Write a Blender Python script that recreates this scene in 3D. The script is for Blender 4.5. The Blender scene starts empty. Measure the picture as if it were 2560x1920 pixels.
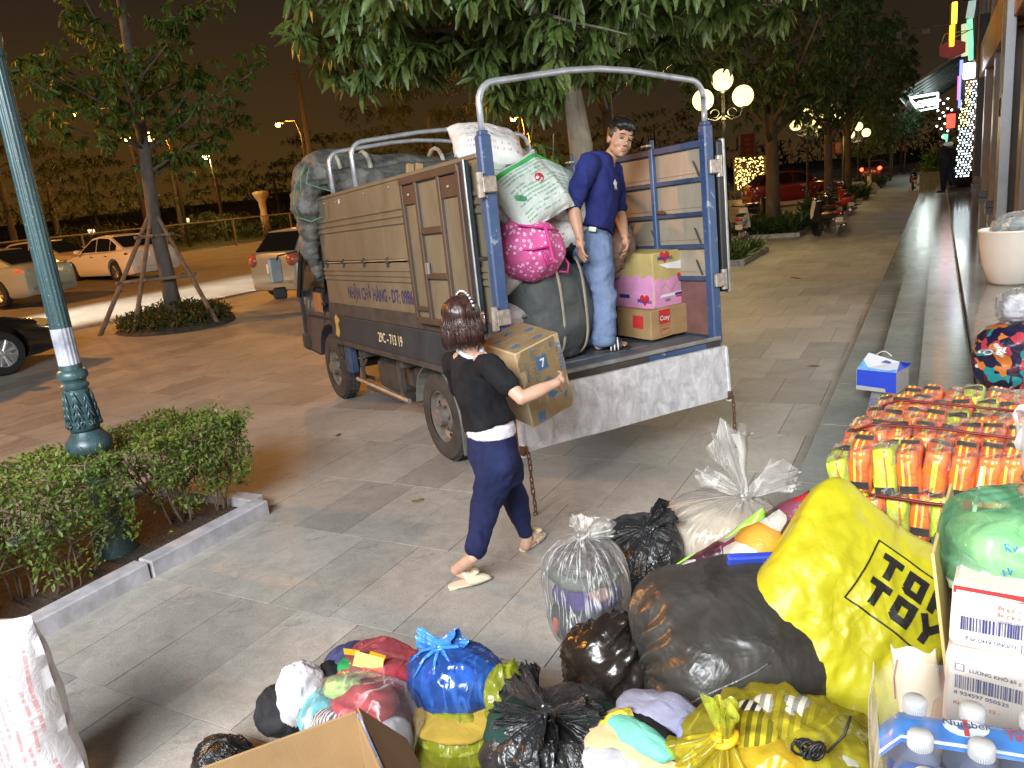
import bpy, bmesh, math, random
import numpy as np
from mathutils import Vector, Matrix, noise
from mathutils.bvhtree import BVHTree
sc = bpy.context.scene
COL = sc.collection
R = math.radians
PI = math.pi
# camera
EYE = np.array([0.0,0.0,2.1])
FPX = 1923.0                       # focal length in pixels of a 2560 px wide frame
def cam_axes(yaw, pitch, roll):
 cy, sy, cp, sp = math.cos(yaw), math.sin(yaw), math.cos(pitch), math.sin(pitch)
 fwd = np.array([-sy * cp, cy * cp, -sp])
 r0 = np.array([cy, sy, 0.0])
 u0 = np.cross(r0, fwd)
 r = r0 * math.cos(roll) + u0 * math.sin(roll)
 u = -r0 * math.sin(roll) + u0 * math.cos(roll)
 return r, u, -fwd
CR, CU, CB = cam_axes(R(29.58), R(14.03), R(-5.90))
cam_data = bpy.data.cameras.new('camera')
cam = bpy.data.objects.new('camera', cam_data)
COL.objects.link(cam)
cam_data.sensor_width = 36.0
cam_data.lens = 36.0 * FPX / 2560.0
cam_data.clip_start = 0.05
cam_data.clip_end = 2000.0
cam.matrix_world = Matrix(((CR[0], CU[0], CB[0], EYE[0]),(CR[1], CU[1], CB[1], EYE[1]),
       (CR[2], CU[2], CB[2], EYE[2]),(0,0,0,1)))
sc.camera = cam
sc.render.resolution_x, sc.render.resolution_y = 1024,768
# world: dull brown city night sky
world = bpy.data.worlds.new('World')
sc.world = world
world.use_nodes = True
wn, wl = world.node_tree.nodes, world.node_tree.links
wn.clear()
w_out = wn.new('ShaderNodeOutputWorld')
w_geo = wn.new('ShaderNodeTexCoord')
w_sep = wn.new('ShaderNodeSeparateXYZ')
w_ramp = wn.new('ShaderNodeValToRGB')
w_bg = wn.new('ShaderNodeBackground')
wl.new(w_geo.outputs['Generated'], w_sep.inputs[0])
wl.new(w_sep.outputs['Z'], w_ramp.inputs[0])
e = w_ramp.color_ramp.elements
e[0].position, e[0].color = 0.0,(0.050,0.029,0.010,1)
e[1].position, e[1].color = 0.6,(0.0125,0.0110,0.0100,1)
m_ = w_ramp.color_ramp.elements.new(0.10)
m_.color = (0.027,0.0185,0.0105,1)
m_ = w_ramp.color_ramp.elements.new(0.26)
m_.color = (0.0175,0.0138,0.0108,1)
w_bg.inputs['Strength'].default_value = 1.0
# orange city glow low in the west
w_m1 = wn.new('ShaderNodeMath'); w_m1.operation = 'MULTIPLY_ADD'; w_m1.use_clamp = True
wl.new(w_sep.outputs['Z'], w_m1.inputs[0]); w_m1.inputs[1].default_value = -3.6; w_m1.inputs[2].default_value = 1.0
w_m2 = wn.new('ShaderNodeMath'); w_m2.operation = 'MULTIPLY_ADD'; w_m2.use_clamp = True
wl.new(w_sep.outputs['X'], w_m2.inputs[0]); w_m2.inputs[1].default_value = -1.5; w_m2.inputs[2].default_value = -.35
w_m3 = wn.new('ShaderNodeMath'); w_m3.operation = 'MULTIPLY'
wl.new(w_m1.outputs[0], w_m3.inputs[0]); wl.new(w_m2.outputs[0], w_m3.inputs[1])
w_mx = wn.new('ShaderNodeMix'); w_mx.data_type = 'RGBA'; w_mx.blend_type = 'MIX'
wl.new(w_m3.outputs[0], w_mx.inputs[0]); wl.new(w_ramp.outputs[0], w_mx.inputs[6]); w_mx.inputs[7].default_value = (.085,.040,.006,1)
wl.new(w_mx.outputs[2], w_bg.inputs[0])
w_sky = wn.new('ShaderNodeTexSky')
w_sky.sky_type = 'NISHITA'
w_sky.sun_disc = False
w_sky.sun_elevation = R(-8)
w_bg2 = wn.new('ShaderNodeBackground')
w_bg2.inputs['Strength'].default_value = 0.05
wl.new(w_sky.outputs[0], w_bg2.inputs[0])
w_add = wn.new('ShaderNodeAddShader')
wl.new(w_bg.outputs[0], w_add.inputs[0])
wl.new(w_bg2.outputs[0], w_add.inputs[1])
wl.new(w_add.outputs[0], w_out.inputs[0])
# lamps of the place
SODIUM = (1.0,0.38,0.055)
def area(name, loc, target, sx, sy, power, color):
 d = bpy.data.lights.new(name, 'AREA')
 d.shape = 'RECTANGLE'
 d.size, d.size_y, d.energy, d.color = sx, sy, power, color
 o = bpy.data.objects.new(name, d)
 COL.objects.link(o)
 o.location = loc
 o.rotation_euler = (Vector(target) - Vector(loc)).to_track_quat('-Z', 'Y').to_euler()
 return o
def point(name, loc, power, color, radius=0.15):
 d = bpy.data.lights.new(name, 'POINT')
 d.energy, d.color, d.shadow_soft_size = power, color, radius
 o = bpy.data.objects.new(name, d)
 COL.objects.link(o)
 o.location = loc
 return o
def spot(name, loc, target, power, color, angle, blend=0.4, radius=0.1):
 d = bpy.data.lights.new(name, 'SPOT')
 d.energy, d.color, d.spot_size, d.spot_blend, d.shadow_soft_size = power, color, R(angle), blend, radius
 o = bpy.data.objects.new(name, d)
 COL.objects.link(o)
 o.location = loc
 o.rotation_euler = (Vector(target) - Vector(loc)).to_track_quat('-Z', 'Y').to_euler()
 return o
# lit shop windows beside and behind the photographer
area('shop_window_light', (1.42,8.2,2.3),(-3.0,7.6,0.6),7.5,2.0,170,(1.0,0.97,0.92))
area('shop_entrance_light', (-1.0,-4.6,5.4),(-1.9,4.4,0.8),6.0,2.4,2050,(0.94,0.975,1.0))
# sodium lamps over the road at the left
for lx, ly, pw in ((-22.0,3.0,8800),(-25.0,28.0,2600),(-30.0,60.0,2500)):
 point('street_light_glow', (lx, ly, 9.0), pw, SODIUM, 0.25)
# car headlights sweeping along the road, from a car left of the frame
spot('car_headlight_beam', (-17.6,-7.0,1.9),(-17.1,10.5,0.3),650000,(1.0,0.92,0.74),12,1.0,0.12)
sc.view_settings.view_transform = 'Standard'
sc.view_settings.look = 'None'
sc.view_settings.exposure = 0.0
sc.view_settings.gamma = 1.0
sc.cycles.max_bounces = 8
sc.cycles.transparent_max_bounces = 24
# pixel to place (a photograph pixel on a known plane)
def ray(x, y):
 return CR * ((x - 1280) / FPX) - CU * ((y - 960) / FPX) - CB
def at_z(x, y, z=0.0):
 d = ray(x, y)
 return Vector(EYE + d * ((z - EYE[2]) / d[2]))
def at_y(x, y, Y):
 d = ray(x, y)
 return Vector(EYE + d * ((Y - EYE[1]) / d[1]))
def at_x(x, y, X):
 d = ray(x, y)
 return Vector(EYE + d * ((X - EYE[0]) / d[0]))
def at_d(x, y, D):
 d = ray(x, y)
 return Vector(EYE + d / np.linalg.norm(d) * D)
# object helpers
def tag(o, label=None, cat=None, group=None, kind=None):
 if label: o['label'] = label
 if cat: o['category'] = cat
 if group: o['group'] = group
 if kind: o['kind'] = kind
 return o
def thing(name, label, cat, loc=(0,0,0), rz=0.0, group=None, mat4=None):
 o = bpy.data.objects.new(name, None)
 COL.objects.link(o)
 o.empty_display_size = 0.2
 if mat4 is not None:
  o.matrix_world = mat4
 else:
  o.location = loc
  o.rotation_euler = (0,0, rz)
 return tag(o, label, cat, group)
def copy_tree(o, parent=None):
 c = o.copy()
 COL.objects.link(c)
 if parent is not None:
  c.parent = parent
 for ch in o.children:
  copy_tree(ch, c)
 return c
class MB:
 """collects shapes and links them as one mesh object"""
 def __init__(s):
  s.v, s.f, s.m, s.uv = [], [], [], None
 def add(s, vs, fs, mi=0):
  b = len(s.v)
  s.v.extend([tuple(p) for p in vs])
  s.f.extend([tuple(i + b for i in f) for f in fs])
  s.m.extend([mi] * len(fs))
  return s
 def box(s, c, d, rot=None, mi=0, bev=0.0):
  hx, hy, hz = d[0] / 2, d[1] / 2, d[2] / 2
  c = Vector(c)
  if bev > 0:
   b = min(bev, hx * .9, hy * .9, hz * .9)
   vs, idx = [], {}
   for sx in (-1,1):
    for sy in (-1,1):
     for sz in (-1,1):
      for k in range(3):
       p = [sx * (hx - b), sy * (hy - b), sz * (hz - b)]
       p[k] = (sx * hx, sy * hy, sz * hz)[k]
       idx[(sx, sy, sz, k)] = len(vs)
       vs.append(p)
   fs = []
   for k in range(3):
    a, bb = (k + 1) % 3,(k + 2) % 3
    for sg in (-1,1):
     q = []
     for (u, w) in ((-1,-1),(1,-1),(1,1),(-1,1)):
      t = [0,0,0]; t[k], t[a], t[bb] = sg, u, w
      q.append(idx[(t[0], t[1], t[2], k)])
     fs.append(q if sg > 0 else q[::-1])
   for k in range(3):      # edges parallel to axis k
    a, bb = (k + 1) % 3,(k + 2) % 3
    for u in (-1,1):
     for w in (-1,1):
      t0 = [0,0,0]; t0[k], t0[a], t0[bb] = -1, u, w
      t1 = list(t0); t1[k] = 1
      q = [idx[(*t0, a)], idx[(*t1, a)], idx[(*t1, bb)], idx[(*t0, bb)]]
      fs.append(q if u * w < 0 else q[::-1])
   for sx in (-1,1):
    for sy in (-1,1):
     for sz in (-1,1):
      q = [idx[(sx, sy, sz, 0)], idx[(sx, sy, sz, 1)], idx[(sx, sy, sz, 2)]]
      fs.append(q if sx * sy * sz > 0 else q[::-1])
  else:
   vs = [(x * hx, y * hy, z * hz) for x in (-1,1) for y in (-1,1) for z in (-1,1)]
   fs = [(0,1,3,2),(4,6,7,5),(0,4,5,1),(2,3,7,6),(0,2,6,4),(1,5,7,3)]
  if rot is not None:
   vs = [rot @ Vector(p) for p in vs]
  return s.add([Vector(p) + c for p in vs], fs, mi)
 def tube(s, pts, r, n=8, mi=0, cap=True, ell=1.0, up=None):
  pts = [Vector(p) for p in pts]
  rs = r if isinstance(r, (list, tuple)) else [r] * len(pts)
  vs, fs = [], []
  prev = None
  for i, p in enumerate(pts):
   if i == 0: t = pts[1] - p
   elif i == len(pts) - 1: t = p - pts[i - 1]
   else: t = (pts[i + 1] - p).normalized() + (p - pts[i - 1]).normalized()
   t.normalize()
   if prev is None:
    a = up if up is not None else (Vector((0,0,1)) if abs(t.z) < .9 else Vector((1,0,0)))
    x = t.cross(Vector(a)).normalized()
   else:
    x = (prev - t * prev.dot(t)).normalized()
   prev = x
   y = t.cross(x)
   for k in range(n):
    a = 2 * PI * k / n
    vs.append(p + x * (math.cos(a) * rs[i]) + y * (math.sin(a) * rs[i] * ell))
  for i in range(len(pts) - 1):
   for k in range(n):
    k2 = (k + 1) % n
    fs.append((i * n + k, i * n + k2,(i + 1) * n + k2,(i + 1) * n + k))
  if cap:
   fs.append(tuple(range(n))[::-1])
   fs.append(tuple((len(pts) - 1) * n + k for k in range(n)))
  return s.add(vs, fs, mi)
 def lathe(s, prof, n=24, c=(0,0,0), mi=0, rot=None, cap=True):
  vs, fs = [], []
  for (r, z) in prof:
   for k in range(n):
    a = 2 * PI * k / n
    vs.append(Vector((math.cos(a) * r, math.sin(a) * r, z)))
  for i in range(len(prof) - 1):
   for k in range(n):
    k2 = (k + 1) % n
    fs.append((i * n + k, i * n + k2,(i + 1) * n + k2,(i + 1) * n + k))
  if cap and prof[0][0] > 1e-4: fs.append(tuple(range(n))[::-1])
  if cap and prof[-1][0] > 1e-4: fs.append(tuple((len(prof) - 1) * n + k for k in range(n)))
  if rot is not None: vs = [rot @ v for v in vs]
  return s.add([v + Vector(c) for v in vs], fs, mi)
 def sphere(s, c, r, n=12, m=8, mi=0, rot=None):
  rr = r if isinstance(r, (tuple, list)) else (r, r, r)
  vs, fs = [Vector((0,0,-rr[2]))], []
  for j in range(1, m):
   t = PI * j / m
   for k in range(n):
    a = 2 * PI * k / n
    vs.append(Vector((math.cos(a) * math.sin(t) * rr[0], math.sin(a) * math.sin(t) * rr[1], -math.cos(t) * rr[2])))
  vs.append(Vector((0,0, rr[2])))
  L = len(vs) - 1
  for k in range(n):
   k2 = (k + 1) % n
   fs.append((0,1 + k2,1 + k))
   fs.append((L, 1 + (m - 2) * n + k, 1 + (m - 2) * n + k2))
   for j in range(m - 2):
    fs.append((1 + j * n + k, 1 + j * n + k2,1 + (j + 1) * n + k2,1 + (j + 1) * n + k))
  if rot is not None: vs = [rot @ v for v in vs]
  return s.add([v + Vector(c) for v in vs], fs, mi)
 def quad(s, a, b, c, d, mi=0):
  return s.add([a, b, c, d], [(0,1,2,3)], mi)
 def prism(s, poly, z0, z1, mi=0, rot=None, c=(0,0,0)):
  n = len(poly)
  vs = [Vector((p[0], p[1], z0)) for p in poly] + [Vector((p[0], p[1], z1)) for p in poly]
  fs = [tuple(range(n))[::-1], tuple(range(n, 2 * n))] + [(i, (i + 1) % n, n + (i + 1) % n, n + i) for i in range(n)]
  if rot is not None: vs = [rot @ v for v in vs]
  return s.add([v + Vector(c) for v in vs], fs, mi)
 def mesh(s, name, mats, smooth=False):
  me = bpy.data.meshes.new(name)
  me.from_pydata(s.v, [], s.f)
  for m in (mats if isinstance(mats, (list, tuple)) else [mats]):
   me.materials.append(m)
  if len(set(s.m)) > 1 or (s.m and s.m[0]):
   me.polygons.foreach_set('material_index', s.m)
  if smooth:
   me.polygons.foreach_set('use_smooth', [True] * len(me.polygons))
  if s.uv is not None:
   ul = me.uv_layers.new(name='UVMap')
   li = np.empty(len(me.loops), dtype=np.int32)
   me.loops.foreach_get('vertex_index', li)
   ul.data.foreach_set('uv', np.asarray(s.uv, dtype=np.float32)[li].ravel())
  me.update()
  return me
 def build(s, name, mats, parent=None, smooth=False, loc=None, auto=None):
  me = s.mesh(name, mats, smooth or auto is not None)
  if auto is not None:
   me.set_sharp_from_angle(angle=R(auto))
  o = bpy.data.objects.new(name, me)
  COL.objects.link(o)
  if parent is not None: o.parent = parent
  if loc is not None: o.location = loc
  return o
def link(name, me, parent=None, loc=None, rot=None, mat4=None):
 o = bpy.data.objects.new(name, me)
 COL.objects.link(o)
 if parent is not None: o.parent = parent
 if loc is not None: o.location = loc
 if rot is not None: o.rotation_euler = rot
 if mat4 is not None: o.matrix_basis = mat4
 return o
def evaluated(o, keep=False):
 """mesh of o with its modifiers applied"""
 bpy.context.view_layer.update()
 dg = bpy.context.evaluated_depsgraph_get()
 me = bpy.data.meshes.new_from_object(o.evaluated_get(dg))
 return me
def fuse(mb, name, mat, voxel, parent=None, smooth_it=6, fold=None):
 """join overlapping shapes into one continuous skin (voxel remesh + smoothing)"""
 o = mb.build(name, mat)
 md = o.modifiers.new('r', 'REMESH'); md.mode = 'VOXEL'; md.voxel_size = voxel; md.use_smooth_shade = True
 ms = o.modifiers.new('s', 'SMOOTH'); ms.factor = 0.5; ms.iterations = smooth_it
 me = evaluated(o)
 bpy.data.objects.remove(o)
 me.materials.clear(); me.materials.append(mat)
 if fold is not None:
  n = len(me.vertices)
  co = np.empty(n * 3, dtype=np.float32); me.vertices.foreach_get('co', co); co = co.reshape(-1,3)
  no = np.empty(n * 3, dtype=np.float32); me.vertex_normals.foreach_get('vector', no); no = no.reshape(-1,3)
  d = np.array([fold(Vector(p)) for p in co.tolist()], dtype=np.float32)
  co += no * d[:, None]
  me.vertices.foreach_set('co', co.ravel())
 me.polygons.foreach_set('use_smooth', [True] * len(me.polygons))
 me.name = name
 me.update()
 q = bpy.data.objects.new(name, me)
 COL.objects.link(q)
 if parent is not None: q.parent = parent
 return q
# materials
class NT:
 def __init__(s, name):
  s.mat = bpy.data.materials.new(name)
  s.mat.use_nodes = True
  s.n, s.l = s.mat.node_tree.nodes, s.mat.node_tree.links
  s.bsdf = s.n['Principled BSDF']
  s.out = s.n['Material Output']
  s.tc = s.n.new('ShaderNodeTexCoord')
 def node(s, t, **kw):
  x = s.n.new(t)
  for k, v in kw.items():
   if k.startswith('_'): setattr(x, k[1:], v)
   else:
    x.inputs[k.replace('__', ' ')].default_value = v
  return x
 def link(s, a, b): s.l.new(a, b)
 def mapping(s, scale=(1,1,1), src='Object', rot=(0,0,0), loc=(0,0,0)):
  m = s.n.new('ShaderNodeMapping')
  m.inputs['Scale'].default_value = scale
  m.inputs['Rotation'].default_value = rot
  m.inputs['Location'].default_value = loc
  s.l.new(s.tc.outputs[src], m.inputs[0])
  return m.outputs[0]
 def noise(s, scale, detail=4, rough=.55, vec=None, dist=0.0):
  x = s.n.new('ShaderNodeTexNoise')
  x.inputs['Scale'].default_value = scale
  x.inputs['Detail'].default_value = detail
  x.inputs['Roughness'].default_value = rough
  x.inputs['Distortion'].default_value = dist
  s.l.new(vec if vec is not None else s.tc.outputs['Object'], x.inputs['Vector'])
  return x.outputs['Fac']
 def ramp(s, fac, stops, interp='LINEAR'):
  x = s.n.new('ShaderNodeValToRGB')
  x.color_ramp.interpolation = interp
  el = x.color_ramp.elements
  while len(el) > 1: el.remove(el[-1])
  el[0].position = stops[0][0]; el[0].color = (*stops[0][1], 1) if len(stops[0][1]) == 3 else stops[0][1]
  for p, c in stops[1:]:
   q = el.new(p); q.color = (*c, 1) if len(c) == 3 else c
  s.l.new(fac, x.inputs[0])
  return x.outputs[0]
 def mix(s, fac, a, b, mode='MIX'):
  x = s.n.new('ShaderNodeMix'); x.data_type = 'RGBA'; x.blend_type = mode
  for sock, val in ((x.inputs[0], fac),(x.inputs[6], a),(x.inputs[7], b)):
   if isinstance(val, (int, float)): sock.default_value = val
   elif isinstance(val, (tuple, list)): sock.default_value = (*val, 1) if len(val) == 3 else val
   else: s.l.new(val, sock)
  return x.outputs[2]
 def math(s, op, a, b=None, clamp=False):
  x = s.n.new('ShaderNodeMath'); x.operation = op; x.use_clamp = clamp
  for i, val in enumerate((a, b)):
   if val is None: continue
   if isinstance(val, (int, float)): x.inputs[i].default_value = val
   else: s.l.new(val, x.inputs[i])
  return x.outputs[0]
 def bump(s, h, strength=.3, dist=.01, prev=None):
  x = s.n.new('ShaderNodeBump')
  x.inputs['Strength'].default_value = strength
  x.inputs['Distance'].default_value = dist
  s.l.new(h, x.inputs['Height'])
  if prev is not None: s.l.new(prev, x.inputs['Normal'])
  s.l.new(x.outputs[0], s.bsdf.inputs['Normal'])
  return x.outputs[0]
 def color(s, c):
  if isinstance(c, (tuple, list)): s.bsdf.inputs['Base Color'].default_value = (*c, 1)
  else: s.l.new(c, s.bsdf.inputs['Base Color'])
 def set(s, rough=None, metal=None, spec=None, coat=None, sheen=None):
  b = s.bsdf.inputs
  if rough is not None:
   if isinstance(rough, (int, float)): b['Roughness'].default_value = rough
   else: s.l.new(rough, b['Roughness'])
  if metal is not None: b['Metallic'].default_value = metal
  if spec is not None: b['Specular IOR Level'].default_value = spec
  if coat is not None: b['Coat Weight'].default_value = coat; b['Coat Roughness'].default_value = .08
  if sheen is not None: b['Sheen Weight'].default_value = sheen
def mul(c, k): return tuple(min(1, x * k) for x in c)
def simple(name, c, rough=.6, metal=0., var=.25, vs=6., bump=0., bs=60., c2=None, spec=None, coat=None, sheen=None, bd=.004):
 t = NT(name)
 n = t.noise(vs, 5,.6)
 t.color(t.ramp(n, [(.3, mul(c, 1 - var)),(.7, c2 if c2 else mul(c, 1 + var))]))
 t.set(rough, metal, spec, coat, sheen)
 if bump: t.bump(t.noise(bs, 4,.6), bump, bd)
 return t.mat
def emis(name, c, s):
 t = NT(name)
 t.bsdf.inputs['Base Color'].default_value = (0,0,0,1)
 t.bsdf.inputs['Emission Color'].default_value = (*c, 1)
 t.bsdf.inputs['Emission Strength'].default_value = s
 return t.mat
def film(name, tint=(.97,.97,.97), body=(.8,.8,.8), opac=.12, rough=.18, streak=.45, scale=14., radial=False, bump=.5):
 """thin crumpled plastic film: see-through, with glossy creases"""
 t = NT(name)
 if radial: vec = t.mapping((9,.8,1), 'UV')
 else: vec = t.mapping((1.7,1.0,.55), rot=(.5,.7,.3))
 n1 = t.noise(scale * .45 if not radial else 3.5,3,.5, vec, .8)
 nm_ = t.noise(scale * .5,2,.5)
 ridge = t.math('SUBTRACT', 1.0, t.math('MULTIPLY', t.math('ABSOLUTE', t.math('SUBTRACT', n1,.5)),26.0), True)
 ridge = t.math('MULTIPLY', ridge, t.math('MULTIPLY', t.math('SUBTRACT', nm_, .42),5.0, True), True)
 t.color(body)
 t.set(rough, 0,.9)
 t.bump(n1, bump, .05)
 lw = t.n.new('ShaderNodeLayerWeight'); lw.inputs[0].default_value = .35
 l2 = t.n.new('ShaderNodeLayerWeight'); l2.inputs[0].default_value = .35
 t.link(t.bsdf.inputs['Normal'].links[0].from_socket, lw.inputs['Normal'])
 f = t.math('ADD', t.math('MULTIPLY', ridge, streak), t.math('MULTIPLY', t.math('POWER', lw.outputs['Fresnel'], 1.2),.55))
 f = t.math('ADD', f, opac, True)
 tr = t.n.new('ShaderNodeBsdfTransparent'); tr.inputs[0].default_value = (*tint, 1)
 mx = t.n.new('ShaderNodeMixShader')
 t.link(f, mx.inputs[0]); t.link(tr.outputs[0], mx.inputs[1]); t.link(t.bsdf.outputs[0], mx.inputs[2])
 t.link(mx.outputs[0], t.out.inputs[0])
 return t.mat
def plastic_bag(name, c, rough=.28, bump=.6, scale=9., c2=None, radial=True):
 """opaque crinkled polythene"""
 t = NT(name)
 vec = t.mapping((5,.8,1), 'UV') if radial else t.mapping()
 n1 = t.noise(5,4,.55, vec, 1.0) if radial else t.noise(scale * .6,3,.5, t.mapping((1.8,1,.5), rot=(.4,.9,.2)),.7)
 n2 = t.noise(scale * 1.6,3,.5, None, .6)
 t.color(t.ramp(n2, [(.3, mul(c, .75)),(.7, c2 if c2 else mul(c, 1.3))]))
 t.set(rough, 0,.6)
 rg_ = t.math('MULTIPLY', t.math('ABSOLUTE', t.math('SUBTRACT', n2,.5)),-2.2)
 h = t.math('ADD', n1, t.math('MULTIPLY', rg_, .5))
 t.bump(h, bump * .85,.035)
 return t.mat
def cloth(name, c, c2=None, stripes=0, vs=9., rough=.85):
 t = NT(name)
 n = t.noise(vs, 5,.6, None, .5)
 if stripes:
  w = t.n.new('ShaderNodeTexWave'); w.inputs['Scale'].default_value = stripes; w.inputs['Distortion'].default_value = 1.5
  w.inputs['Detail'].default_value = 1
  t.link(t.tc.outputs['Object'], w.inputs[0])
  t.color(t.ramp(w.outputs['Fac'], [(.45, c),(.55, c2)]))
 else:
  t.color(t.ramp(n, [(.35, mul(c, .8)),(.65, c2 if c2 else mul(c, 1.2))]))
 t.set(rough, 0,.2)
 t.bump(n, .5,.02)
 return t.mat
# lettering
_fonts = {}
def text_data(s, size=1.0, bold=0.0, align='LEFT', spacing=1.0, shear=0.0):
 cu = bpy.data.curves.new('lettering', 'FONT')
 cu.body = s; cu.size = size; cu.align_x = align; cu.space_character = spacing; cu.shear = shear
 cu.offset = bold * size
 cu.resolution_u = 3
 o = bpy.data.objects.new('lettering', cu)
 COL.objects.link(o)
 me = evaluated(o)
 bpy.data.objects.remove(o)
 vs = [v.co.copy() for v in me.vertices]
 fs = [tuple(p.vertices) for p in me.polygons]
 bpy.data.meshes.remove(me)
 return vs, fs
def lettering(name, s, size, mat, M4, parent=None, bold=0.0, align='LEFT', spacing=1.0, xs=1.0, shear=0.0):
 """flat printed words; M4: local x = reading direction, y = up, z = out of the surface"""
 vs, fs = text_data(s, size, bold, align, spacing, shear)
 mb = MB(); mb.add([M4 @ Vector((v.x * xs, v.y, 0)) for v in vs], fs)
 return mb.build(name, mat, parent)
def frame(o, x, y):
 """matrix with origin o, x and y axes, z = x cross y"""
 x = Vector(x).normalized(); y = Vector(y); z = x.cross(y).normalized(); y = z.cross(x)
 return Matrix(((x.x, y.x, z.x, o[0]),(x.y, y.y, z.y, o[1]),(x.z, y.z, z.z, o[2]),(0,0,0,1)))
def drape(vs, fs, target, M4, mat, name, parent, off=.003, cuts=0, reach=1.0):
 """lay a flat print over the surface of target (object with identity world transform or its own matrix)"""
 me = bpy.data.meshes.new(name)
 me.from_pydata([tuple(v) for v in vs], [], fs)
 bm = bmesh.new(); bm.from_mesh(me)
 for _ in range(cuts):
  ed = [e for e in bm.edges if e.calc_length() > .03]
  if ed: bmesh.ops.subdivide_edges(bm, edges=ed, cuts=1, use_grid_fill=False)
  bmesh.ops.triangulate(bm, faces=bm.faces)
 tm = target.matrix_world.copy()
 dat = target.data
 bvh = BVHTree.FromPolygons([tm @ v.co for v in dat.vertices], [tuple(p.vertices) for p in dat.polygons])
 zd = (M4.to_3x3() @ Vector((0,0,1))).normalized()
 for v in bm.verts:
  p = M4 @ v.co
  h = bvh.ray_cast(p + zd * reach, -zd)
  v.co = (h[0] + zd * off) if h[0] is not None else p
 bm.to_mesh(me); bm.free()
 me.materials.append(mat)
 o = bpy.data.objects.new(name, me)
 COL.objects.link(o)
 if parent is not None:
  o.parent = parent
  o.matrix_parent_inverse = parent.matrix_world.inverted()
 return o
def nz(x, y, z): return noise.noise(Vector((x, y, z)))
def ridged(p, s=1.0, k=3):
 a, r = 1.0,0.0
 q = Vector(p) * s
 for _ in range(k):
  r += a * (1 - abs(noise.noise(q)) * 2.4)
  a *= .5; q = q * 2.03 + Vector((3.1,1.7,5.2))
 return r / (2 - 2 ** (1 - k))
# ================================================================ SETTING
def gh(x):
 """ground height: the forecourt rises gently towards the road"""
 return min(.65, max(0.0,.034 * (-7.0 - x)))
def pave_material(name, base, joints=True, tint=(1,1,1)):
 t = NT(name)
 geo = t.n.new('ShaderNodeNewGeometry')
 sep = t.n.new('ShaderNodeSeparateXYZ'); t.link(geo.outputs['Position'], sep.inputs[0])
 fy = t.math('DIVIDE', t.math('SUBTRACT', sep.outputs['Y'], 1.82),.86)
 row = t.math('FLOOR', fy)
 odd = t.math('MULTIPLY', t.math('MODULO', t.math('ABSOLUTE', row),2.0),.5)
 fx = t.math('ADD', t.math('DIVIDE', sep.outputs['X'], .43), odd)
 col = t.math('FLOOR', fx)
 cmb = t.n.new('ShaderNodeCombineXYZ'); t.link(col, cmb.inputs[0]); t.link(row, cmb.inputs[1])
 wn_ = t.n.new('ShaderNodeTexWhiteNoise'); t.link(cmb.outputs[0], wn_.inputs[0])
 tile_c = t.ramp(wn_.outputs['Value'], [(0, mul(base, .76)),(.14, mul(base, .84)),(.3, mul(base, .95)),(.8, mul(base, 1.03)),(1, mul(base, 1.10))])
 n1 = t.noise(1.1,5,.6, geo.outputs['Position'], .6)
 n2 = t.noise(9,6,.7, geo.outputs['Position'], 1.2)
 n3 = t.noise(95,3,.7, geo.outputs['Position'])
 c = t.mix(.6, tile_c, t.ramp(n1, [(.3,(.62,.60,.57)),(.7,(1.15,1.13,1.1))]), 'MULTIPLY')
 c = t.mix(.55, c, t.ramp(n2, [(.3,(.68,.68,.68)),(.7,(1.22,1.2,1.17))]), 'MULTIPLY')
 c = t.mix(.4, c, t.ramp(n3, [(.35,(.6,.6,.6)),(.65,(1.25,1.25,1.25))]), 'MULTIPLY')
 n4 = t.noise(2.3,7,.72, geo.outputs['Position'], 2.0)
 n5 = t.noise(.9,2,.5, geo.outputs['Position'])
 sc_ = t.math('MULTIPLY', t.math('GREATER_THAN', n4,.635), t.math('GREATER_THAN', n5,.46))
 c = t.mix(t.math('MULTIPLY', sc_, .45), c, (.42,.41,.38))
 n6 = t.noise(31,2,.5, geo.outputs['Position']); n7 = t.noise(3.2,6,.7, t.mapping((1,.35,1), rot=(0,0,.5)),1.5)
 c = t.mix(t.math('MULTIPLY', t.math('GREATER_THAN', n6,.735),.55), c, (.05,.045,.04))
 c = t.mix(t.math('MULTIPLY', t.math('GREATER_THAN', n7,.60),.28), c, (.10,.09,.075))
 if joints:
  dx = t.math('ABSOLUTE', t.math('SUBTRACT', t.math('FRACT', fx),.5))
  dy = t.math('ABSOLUTE', t.math('SUBTRACT', t.math('FRACT', fy),.5))
  j = t.math('MAXIMUM', t.math('GREATER_THAN', dx, .489), t.math('GREATER_THAN', dy, .4945))
  c = t.mix(t.math('MULTIPLY', j, .5), c, mul(base, .35))
 t.color(c)
 t.set(t.math('ADD', t.math('MULTIPLY', n2,.3),.42),0,.45)
 h = t.math('ADD', t.math('MULTIPLY', n2,.7), t.math('MULTIPLY', n3,.5))
 t.bump(h, .55,.006)
 return t.mat
M_PAVE = pave_material('grey_stone_paving', (.375,.36,.335))
M_PAVE_J = pave_material('grey_stone_slab', (.375,.36,.335), joints=False)
M_JOINT = simple('joint_mortar', (.02,.018,.016),.9, var=.4, vs=20)
M_EARTH = simple('soil', (.055,.042,.03),.95, var=.5, vs=9, bump=.9, bs=40, bd=.03)
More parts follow.
